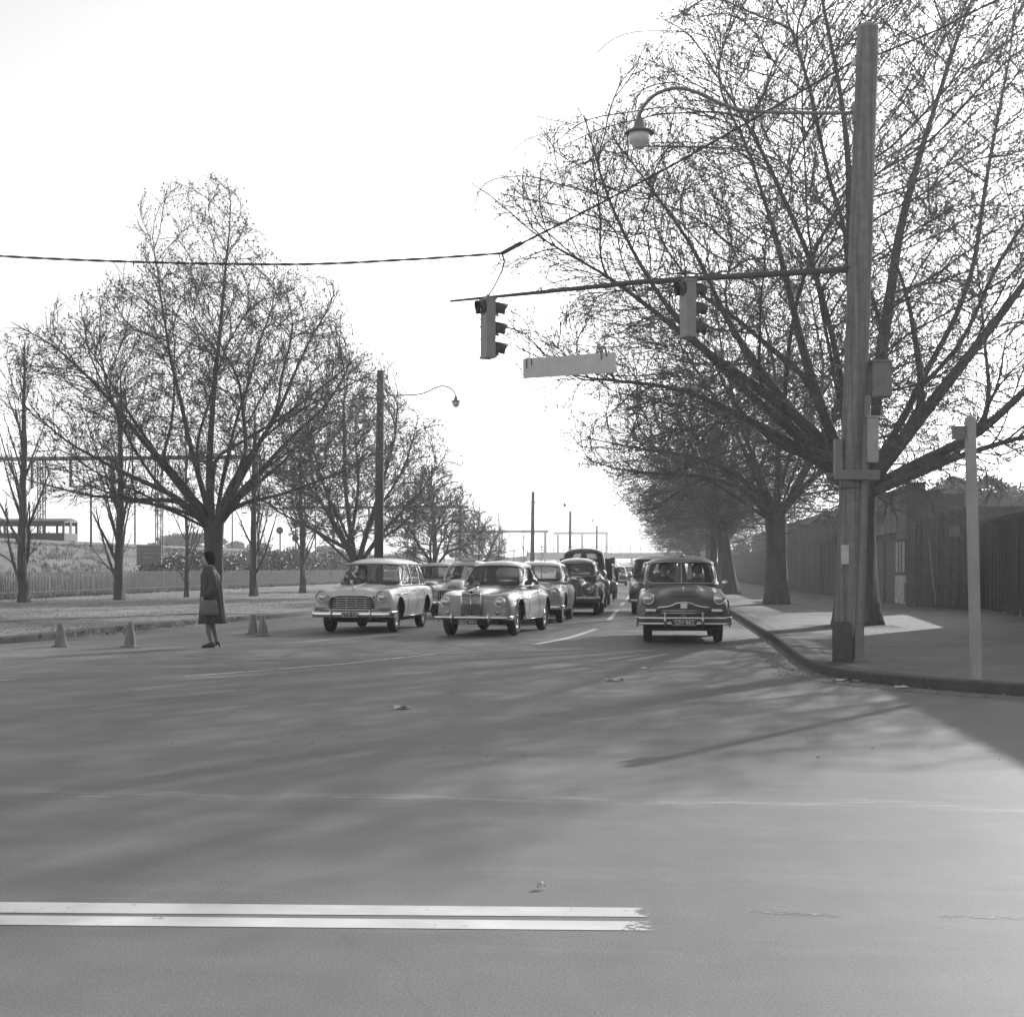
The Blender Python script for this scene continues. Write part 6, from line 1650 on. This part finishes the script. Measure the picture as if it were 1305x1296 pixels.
# 3 ---- dark saloon with divided windscreen in the kerb lane
CAPS3 = (paint('wheel_paint3', .10), M_chromd)
o = dict(scale=1.015, L=4.22, W=.855, fy=.82, ry=3.22, tr=.655, wr_=.345, caps=CAPS3, wb=.745, wt=.665, yb0=1.42, yt0=1.72, yb1=4.02, yt1=3.86, zb=1.04, zr=1.49, zt=1.63, apil=.085, exb=5.5, ext=4.0, arch=.03, split=True, wr=.11,
         wz0=.06, wz1=.03, side=[(1.72,1.92,2.40,2.38),(2.50,2.50,3.20,3.20),(3.3,3.3,3.86,3.78)], doors=(1.55,2.45), plan=.16, nose=.22)
keys = [(0,.76,.28,.74,.62,.64,.78,.50,.36),(.12,.86,.32,.81,.63,.76,.82,.53,.34),(.32,.97,.38,.88,.64,.865,.845,.62,.33),(.7,1.045,.46,.94,.66,.925,.855,.68,.33),(1.3,1.075,.56,1.01,.69,.95,.855,.68,.33),(1.7,1.06,.6,1.03,.69,.955,.855,.68,.31),(2.6,1.05,.5,1.03,.70,.97,.855,.68,.31),(3.6,1.05,.5,1.03,.70,.98,.85,.70,.33),(4.1,.99,.5,.96,.68,.92,.83,.68,.38),(4.22,.90,.45,.88,.64,.84,.80,.64,.42)]
pm = mat('dark_grey_paint', .095, .45, .06, 2.5, coat=.25)
vg, P, n, b = full_car('estate_car', car_pos(871.5, 26.2, 5.2, o['L']), HD(5.2), o, keys, pm, pm, 'dark rounded estate car with divided windscreen and double-bar bumper, alone in the kerb lane')
L = o['L']; F = -L/2
for s in (-1,1): headlamp(vg, s*.645, F+.10, .815, .098, pm, .22)
# broad winged grille moulding over a dark intake
mb = MB(); mb.smooth = True; yg = F-.045
mb.loft([[(x, y, z) for x, z in ((-.46,.60),(-.44,.655),(-.20,.69),(-.11,.73),(.11,.73),(.20,.69),(.44,.655),(.46,.60),(.38,.525),(-.38,.525))] for y in (yg+.015, yg+.17)], smooth=False); G = mb.build('grille', mat('grille_dark', .04, .4), vg)
mb = MB(); mb.smooth = True
mb.tube([(-.48,yg+.03,.615),(-.455,yg-.0,.66),(-.30,yg-.01,.675),(-.205,yg-.015,.70),(-.15,yg-.02,.735),(0,yg-.03,.755),(.15,yg-.02,.735),(.205,yg-.015,.70),(.30,yg-.01,.675),(.455,yg-.0,.66),(.48,yg+.03,.615)], .017, 8)
mb.tube([(-.40,yg-.0,.60),(0,yg-.012,.605),(.40,yg-.0,.60)], .009, 6); mb.tube([(-.40,yg-.0,.56),(0,yg-.012,.56),(.40,yg-.0,.56)], .009, 6)
mb.build('grille_moulding', M_chrome, G)
MB().bbox(-.062,.062,yg-.045,yg+.03,.635,.735,.014).build('badge_block', M_chromd, G)
for s in (-1,1):
    x0, x1 = sorted((s*.50, s*.70)); MB().bbox(x0, x1, F+.015, F+.13, .575, .632, .018).build('side_lamp', M_chromd, vg)
MB().lathe([(.028,-.004),(.036,.008),(.028,.014),(.024,.0)], 18, Matrix.Translation((0,F-.04,.50)) @ Matrix.Rotation(pi/2,4,'X')).build('badge_ring', M_chrome, vg)
bumper(vg, .875, F-.12, .42, .15, overs=(), wrap=.30, curve=.07, dbl=True, thick=.03)
for s in (-1,1):
    mb = MB(); mb.smooth = True; mb.tube([(s*.34,F-.13,.33),(s*.34,F-.165,.38),(s*.34,F-.17,.46),(s*.34,F-.155,.53)], [.026,.03,.03,.02], 10); mb.lathe([(0,.03),(.02,.022),(.028,0),(.02,-.022),(0,-.03)], 12, Matrix.Translation((s*.34,F-.14,.55))); mb.build('overrider', M_chromd, vg)
plate(vg, .0, F-.165, .392, 'GSV·862', .44, .105)
mb = MB(); mb.smooth = True
for s in (-1,1): mb.tube([(s*.24,F-.16,.40),(s*.30,F-.17,.395)], .012, 6)
mb.build('plate_fixing', M_plwh, vg)
frame_trim(vg, P, n, o, L, 'windscreen_frame', M_chromd, .665, .11, .97, .010, split=True, rc=.11)
mb = MB(); mb.smooth = True; mb.tube([(0,F+.20,.955),(0,F+.34,1.02),(0,F+.40,1.03)], [.008,.016,.012], 8); mb.build('bonnet_mascot', M_chrome, vg)
mb = MB(); mb.smooth = True; mb.tube([(-.30,F+.10,.875),(-.2,F+.055,.862),(0,F+.045,.855),(.2,F+.055,.862),(.30,F+.10,.875)], .005, 5); mb.build('bonnet_gap', M_gap, vg)
mirror(vg, .76, F+1.25, 1.0)
MB().lathe([(0,.03),(.05,.02),(.06,.0)], 14, Matrix.Translation((.02,0,1.625))).build('roof_vent', M_chromd, vg)
arch_lip(vg, (o['fy']-L/2,), o['wr_']+.062, .85, o['wr_']+.03, pm)
occupant(vg, -.33, F+2.32, .70, .05, 'driver in dark clothes behind the wheel of the dark estate car')
occupant(vg, .33, F+2.34, .68, .10, 'front passenger beside the driver of the dark estate car', hair_v=.06)

# 4 ---- taxi behind the wagon: rounded, divided windscreen, roof sign
CAPS4 = (paint('wheel_paint4', .3), M_chrome)
oT = dict(scale=1.04, L=4.37, W=.84, fy=.85, ry=3.47, tr=.66, wr_=.335, caps=CAPS4, wb=.68, wt=.575, yb0=1.50, yt0=1.88, yb1=3.85, yt1=3.30, zb=1.0, zr=1.41, zt=1.555, apil=.07, exb=5, ext=3.6, arch=.04, split=True, wr=.11,
         wz0=.03, wz1=.04, side=[(1.84,2.05,2.50,2.46),(2.6,2.56,3.30,3.1)], doors=(1.6,2.55), plan=.18, nose=.2, rwin=.6)
kT = [(0,.76,.26,.74,.62,.60,.74,.52,.36),(.12,.88,.28,.78,.63,.74,.80,.55,.34),(.35,1.0,.32,.83,.64,.85,.83,.62,.33),(.8,1.05,.38,.88,.64,.90,.84,.66,.33),(1.4,1.06,.45,.97,.66,.91,.84,.66,.33),(1.8,1.02,.5,.99,.68,.94,.84,.66,.31),(3.0,1.0,.5,.98,.68,.93,.84,.66,.31),(3.6,.98,.45,.93,.66,.90,.83,.66,.34),(4.2,.82,.4,.78,.6,.74,.78,.6,.4),(4.37,.70,.36,.68,.56,.64,.72,.56,.44)]
def rounded_saloon(pos, head, pm, rm, label, taxi=False, txt='', group=None):
    o = oT; root, P, n, b = full_car('saloon_car' if not taxi else 'taxi', pos, head, o, kT, pm, rm, label, group); L = o['L']; F = -L/2
    if taxi: root['category'] = 'taxi'
    for s in (-1,1): headlamp(root, s*.625, F+.10, .775, .095, pm, .24)
    G = MB().bbox(-.42,.42,F-.012,F+.14,.46,.735,.05).build('grille', M_black, root)
    mb = MB(); mb.smooth = True
    for k in range(12): x = -.37+.74*k/11; mb.tube([(x,F-.012,.47),(x,F-.035,.60),(x,F-.012,.72)], .011, 6)
    mb.tube([(-.45,F,.74),(-.3,F-.03,.755),(0,F-.04,.76),(.3,F-.03,.755),(.45,F,.74)], .016, 7); mb.build('grille_bar', M_chromd, G)
    mb = MB()
    for k in range(5): x = -.14+.07*k; mb.tube([(x,F-.0+abs(x)*.1,.80),(x*.8,F+.03,.80+.09*(1-abs(x)*4))], .013, 6)
    mb.build('bonnet_badge', M_black, root)
    bumper(root, .86, F-.10, .42, .12, overs=(.42,), ov_h=.18, wrap=.3)
    plate(root, .0, F-.14, .40, txt, .36, .1)
    frame_trim(root, P, n, o, L, 'windscreen_frame', M_chromd, .60, .06, .96, .009, split=True, rc=.10)
    mirror(root, .82, F+1.3, .98)
    if taxi:
        t = MB().bbox(-.20,.20,F+2.15,F+2.35,1.548,1.63,.02).build('roof_sign', mat('roof_sign', .45, .4), root)
        MB().bbox(-.17,.17,F+2.142,F+2.149,1.563,1.615,.002).build('sign_face', mat('roof_sign_face', .62, .4), t)
    return root
pmT = paint('pale_cream_paint', .42)
tx = rounded_saloon(car_pos(578, 39.5, 9, 4.37), HD(9), pmT, pmT, 'pale rounded taxi with a roof sign and divided windscreen behind the station wagon', True, 'GUC·042')
occupant(tx, -.33, -4.37/2+2.35, .64, .06, 'driver at the wheel of the pale taxi')

# 5 ---- light saloon behind the grey one
oS = dict(scale=1.05, L=4.2, W=.80, fy=.80, ry=3.30, tr=.64, wr_=.325, caps=CAPS2, wb=.69, wt=.585, yb0=1.42, yt0=1.76, yb1=3.65, yt1=3.3, zb=.97, zr=1.40, zt=1.505, apil=.05, exb=6, ext=4.5, arch=.02,
         wz0=.03, wz1=.035, side=[(1.68,1.92,2.40,2.38),(2.48,2.46,3.24,3.08)], doors=(1.5,2.44), plan=.15, nose=.14)
kS = [(0,.80,.35,.77,.60,.72,.72,.56,.38),(.12,.88,.38,.83,.61,.84,.76,.60,.35),(.4,.95,.4,.86,.62,.90,.79,.66,.33),(1.0,.99,.42,.92,.62,.93,.80,.66,.33),(1.5,.98,.45,.96,.66,.93,.80,.66,.31),(3.0,.97,.45,.95,.66,.93,.80,.66,.31),(3.6,.93,.45,.90,.64,.88,.79,.66,.34),(4.1,.82,.4,.80,.6,.78,.75,.6,.4),(4.2,.74,.38,.72,.56,.70,.70,.56,.44)]
def plain_saloon(pos, head, pm, rm, label, txt='', group=None, mir=True):
    o = oS; root, P, n, b = full_car('saloon_car', pos, head, o, kS, pm, rm, label, group, cut=True); L = o['L']; F = -L/2
    for s in (-1,1): headlamp(root, s*.60, F+.07, .77, .092, pm, .24)
    G = MB().bbox(-.36,.36,F-.03,F+.12,.48,.74,.05).build('grille', M_black, root)
    mb = MB(); mb.smooth = True
    for k in range(6): z = .51+k*.04; mb.tube([(-.34,F-.03,z),(0,F-.048,z),(.34,F-.03,z)], .008, 6)
    mb.tube([(-.38,F-.02,.5),(-.37,F-.04,.70),(-.2,F-.05,.76),(0,F-.055,.77),(.2,F-.05,.76),(.37,F-.04,.70),(.38,F-.02,.5)], .014, 7); mb.build('grille_bar', M_chrome, G)
    bumper(root, .82, F-.11, .40, .10, overs=(.38,), ov_h=.17, wrap=.3); plate(root, .0, F-.15, .39, txt, .36, .1)
    frame_trim(root, P, n, o, L, 'windscreen_seal', M_chromd, .60, .05, .95, .009)
    if mir: mirror(root, .79, F+1.2, .95)
    return root
pS = paint('light_grey_paint', .36)
sal = plain_saloon(car_pos(676, 35.6, 7.6, 4.2), HD(7.6), pS, pS, 'light saloon half hidden directly behind the grey sports saloon')
occupant(sal, -.32, -2.1+2.25, .62, .04, 'driver of the light saloon, only dimly seen through the windscreen')
dk = plain_saloon(car_pos(541, 45.5, 9, 4.2), HD(9), paint('charcoal_paint', .10), paint('charcoal_paint', .10), 'dark saloon almost hidden between the station wagon and the taxi', mir=False)

# 6 ---- old upright dark saloon with swept wings
CAPS5 = (paint('wheel_paint5', .08), M_chromd)
o = dict(scale=1.04, L=4.3, W=.82, fy=.78, ry=3.35, tr=.66, wr_=.35, caps=CAPS5, wb=.66, wt=.575, yb0=1.55, yt0=1.74, yb1=3.85, yt1=3.55, zb=1.06, zr=1.50, zt=1.64, apil=.085, exb=6, ext=4.2, arch=.03, wr=.07,
         wz0=.05, wz1=.05, side=[(1.78,1.88,2.45,2.45),(2.55,2.55,3.3,3.25)], doors=(1.65,2.5), plan=.06, nose=.1, rwin=.5)
keys = [(0,.96,.22,.90,.50,.52,.62,.42,.38),(.12,1.04,.24,.90,.56,.70,.74,.5,.34),(.35,1.08,.26,.80,.60,.86,.80,.60,.32),(.8,1.10,.30,.80,.63,.92,.82,.68,.32),(1.2,1.11,.36,.88,.63,.86,.82,.64,.31),(1.6,1.08,.45,1.02,.64,.92,.80,.66,.31),(2.8,1.06,.45,1.04,.64,.95,.80,.66,.31),(3.4,1.05,.42,1.0,.64,.93,.82,.66,.33),(4.1,.88,.38,.84,.58,.78,.76,.58,.38),(4.3,.74,.34,.70,.52,.64,.68,.52,.42)]
pD = paint('black_green_paint', .075, .25)
au, P, n, b = full_car('saloon_car', car_pos(729, 41.8, 6.5, o['L']), HD(6.5), o, keys, pD, pD, 'old dark upright saloon with a tall radiator and swept wings, before the truck')
L = o['L']; F = -L/2
mb = MB(); mb.loft([[(x, y, z) for x, z in ((-.24,.46),(-.26,.90),(-.22,1.0),(0,1.04),(.22,1.0),(.26,.90),(.24,.46))] for y in (F-.06, F+.14)], smooth=False); G = mb.build('radiator', mat('radiator_dark', .05, .5), au)
mb = MB(); mb.smooth = True
for k in range(13): x = -.2+.4*k/12; mb.tube([(x,F-.066,.48),(x,F-.07,.96)], .005, 5)
mb.tube([(-.24,F-.06,.45),(-.262,F-.065,.90),(-.22,F-.065,1.005),(0,F-.065,1.05),(.22,F-.065,1.005),(.262,F-.065,.90),(.24,F-.06,.45)], .013, 7); mb.build('radiator_shell', M_chromd, G)
for s in (-1,1):
    headlamp(au, s*.50, F+.10, .74, .10, pD, .2, M_chromd)
    mb = MB(); mb.smooth = True; mb.tube([(s*.27,F+.10,.84),(s*.38,F+.04,.80),(s*.52,F+.02,.87),(s*.66,F+.08,.88),(s*.76,F+.22,.80),(s*.80,F+.36,.66)], .015, 7); mb.build('wing_edge', pD, au)
bumper(au, .80, F-.14, .50, .085, overs=(.36,), ov_h=.14, wrap=.2, m=M_chromd); plate(au, -.30, F-.19, .47, 'GHB·690', .34, .09)
MB().box(-.62,.62,F+.05,F+.1,.22,.235).build('apron_rail', M_dkiron, au)
frame_trim(au, P, n, o, L, 'windscreen_frame', M_chromd, .575, .10, .92, .009, rc=.07)
MB().lathe([(0,.05),(.02,.04),(.03,0)], 12, Matrix.Translation((0,F-.01,1.05))).build('radiator_cap', M_chrome, au)

# 7 ---- truck cab looming behind the old saloon
def truck(pos, head, label, s=1.0, pmv=.05, body=True):
    t = empty('truck', pos, head, label=label, cat='truck'); t.scale = (s,s,s); pm = paint('truck_paint_%d' % int(pmv*1000), pmv, .4)
    o = dict(L=5.6, W=.95, fy=.8, ry=4.3, tr=.78, wr_=.42, caps=CAPS5, wb=.80, wt=.72, yb0=1.35, yt0=1.52, yb1=2.55, yt1=2.50, zb=1.36, zr=1.95, zt=2.12, apil=.08, exb=7, ext=4.5, arch=.03, split=True, wr=.10,
             wz0=.04, wz1=.05, side=[(1.55,1.68,2.35,2.35)], rwin=.6)
    k = [(0,1.02,.24,1.0,.34,.94,.42,.8,.55),(.1,1.12,.26,1.06,.38,.96,.46,.8,.5),(.5,1.26,.34,1.16,.46,.98,.54,.85,.5),(1.2,1.38,.55,1.32,.70,1.1,.78,.8,.5),(1.4,1.38,.7,1.37,.78,1.3,.84,.8,.5),(2.5,1.38,.7,1.37,.78,1.3,.84,.8,.5),(2.6,1.36,.7,1.35,.76,1.28,.82,.8,.52)]
    b = link('body', body_mesh(k, 2.6, .1, .05, .05, .02), pm, t); b.location.y = -5.6/2+1.3
    greenhouse(t, o, pm, pm, M_glass, 5.6)
    wheels4(t, o); F = -2.8
    for s_ in (-1,1):
        mb = MB(); secs = []
        for a in np.linspace(radians(-10), radians(185), 18):
            r_ = .50; yc, zc = o['fy']-2.8, .44
            secs.append([(s_*x, yc - r_*q*cos(a), zc + r_*q*sin(a)*1.05) for x, q in ((.50,.92),(.56,1.04),(.72,1.10),(.88,1.07),(.97,.98),(.98,.92),(.72,.98))])
        mb.loft(secs); mb.build('wing', pm, t)
        headlamp(t, s_*.60, F+.22, 1.02, .11, pm, .2, M_chromd)
    G = MB().bbox(-.30,.30,F-.02,F+.1,.62,1.05,.03).build('grille', M_black, t); mb = MB(); mb.smooth = True
    for z in np.linspace(.67,1.0,6): mb.tube([(-.29,F-.03,z),(.29,F-.03,z)], .012, 6)
    mb.build('grille_bar', M_chromd, G)
    bumper(t, .95, F-.12, .55, .14, overs=(), wrap=.1, m=M_dkiron)
    MB().bbox(-.40,.40,F+.1,2.7,.55,.72,.02).build('chassis', M_black, t)
    MB().bbox(-.7,.7,-2.8+1.9,-2.8+2.3,1.0,1.45,.05).build('seat', M_seat, t)
    if body:
        mb = MB(); mb.bbox(-.99,.99,-.10,2.8,.95,1.05,.01); 
        for x0 in (-.99,.95): mb.bbox(x0,x0+.04,-.10,2.8,1.05,1.5,.008)
        mb.bbox(-.95,.95,-.10,-.06,1.05,1.75,.008); mb.bbox(-.95,.95,2.76,2.8,1.05,1.5,.008); mb.build('tray', mat('tray_wood', .09, .8, .2, 4), t)
    mb = MB(); mb.smooth = True; mb.tube([(.84,-2.8+1.45,1.5),(1.05,-2.8+1.40,1.62)], .01, 6); mb.smooth = False; mb.bbox(.98,1.12,-2.8+1.37,-2.8+1.39,1.55,1.78,.006); mb.build('wing_mirror', M_dkiron, t)
    return t
tk = truck(car_pos(741, 49.5, 5.8, 5.6), HD(5.8), 'dark truck with a tall rounded cab rising above the old saloon')
tk2 = truck(car_pos(763, 62, 5.8, 5.6), HD(5.8), 'second dark truck almost hidden behind the first, only its right wing showing', .80, .04)
# dark van behind the estate car
vn = empty('van', car_pos(836, 42.5, 5.6, 4.2), HD(5.6), label='dark van following the estate car, only its side showing at its left', cat='van')
def van(root, pm):
    o = dict(L=4.2, W=.82, fy=.7, ry=3.2, tr=.66, wr_=.33, caps=CAPS5, wb=.76, wt=.68, yb0=1.0, yt0=1.2, yb1=4.15, yt1=4.1, zb=1.15, zr=1.68, zt=1.78, apil=.07, exb=8, ext=5, side=[(1.25,1.4,2.0,2.0)], rwin=.6)
    k = [(0,.92,.3,.9,.55,.82,.74,.6,.36),(.15,1.04,.34,1.0,.6,.92,.80,.62,.34),(.9,1.15,.5,1.1,.7,1.02,.82,.66,.32),(1.2,1.17,.6,1.16,.74,1.1,.82,.66,.32),(4.1,1.17,.6,1.16,.74,1.1,.82,.66,.32),(4.2,1.15,.6,1.14,.72,1.05,.8,.66,.36)]
    b = link('body', body_mesh(k, 4.2, .15, .06, .1, .04), pm, root); bpy.context.view_layer.update()
    arch_cut(b, (o['fy']-2.1, o['ry']-2.1), .39, .82, .36); b.data.polygons.foreach_set('use_smooth', [True]*len(b.data.polygons)); b.data.set_sharp_from_angle(angle=radians(42))
    greenhouse(root, o, pm, pm, M_glass, 4.2); wheels4(root, o); under(root, o); seats(root, o, 4.2)
    for s in (-1,1): headlamp(root, s*.58, -2.0, .82, .09, pm, .2, M_chromd)
    MB().bbox(-.34,.34,-2.13,-2.0,.5,.78,.03).build('grille', M_black, root); bumper(root, .84, -2.2, .42, .1, overs=(), m=M_chromd)
van(vn, paint('van_paint', .06, .4))
# far cars down the road
G_F = 'oncoming cars far down the road'
far1 = plain_saloon(car_pos(786, 112, 5.7, 4.2), HD(5.7), paint('far_dark', .10), paint('far_light_roof', .45), 'far oncoming car with a pale roof, nearest of the distant group', group=G_F, mir=False)
far2 = rounded_saloon(car_pos(802, 128, 5.7, 4.37), HD(5.7), paint('far_pale', .40), paint('far_pale', .40), 'pale far oncoming car in the middle of the distant group', group=G_F)
for px, d_, src, lb in ((815,130,far1,'dark far oncoming car at the right of the distant group'),(797,165,far1,'farthest oncoming car, a speck behind the distant group'),(826,172,far2,'far oncoming car glimpsed just left of the dark van')):
    c = copy_tree(src); c.location = car_pos(px, d_, 5.7, 4.2); c['label'] = lb
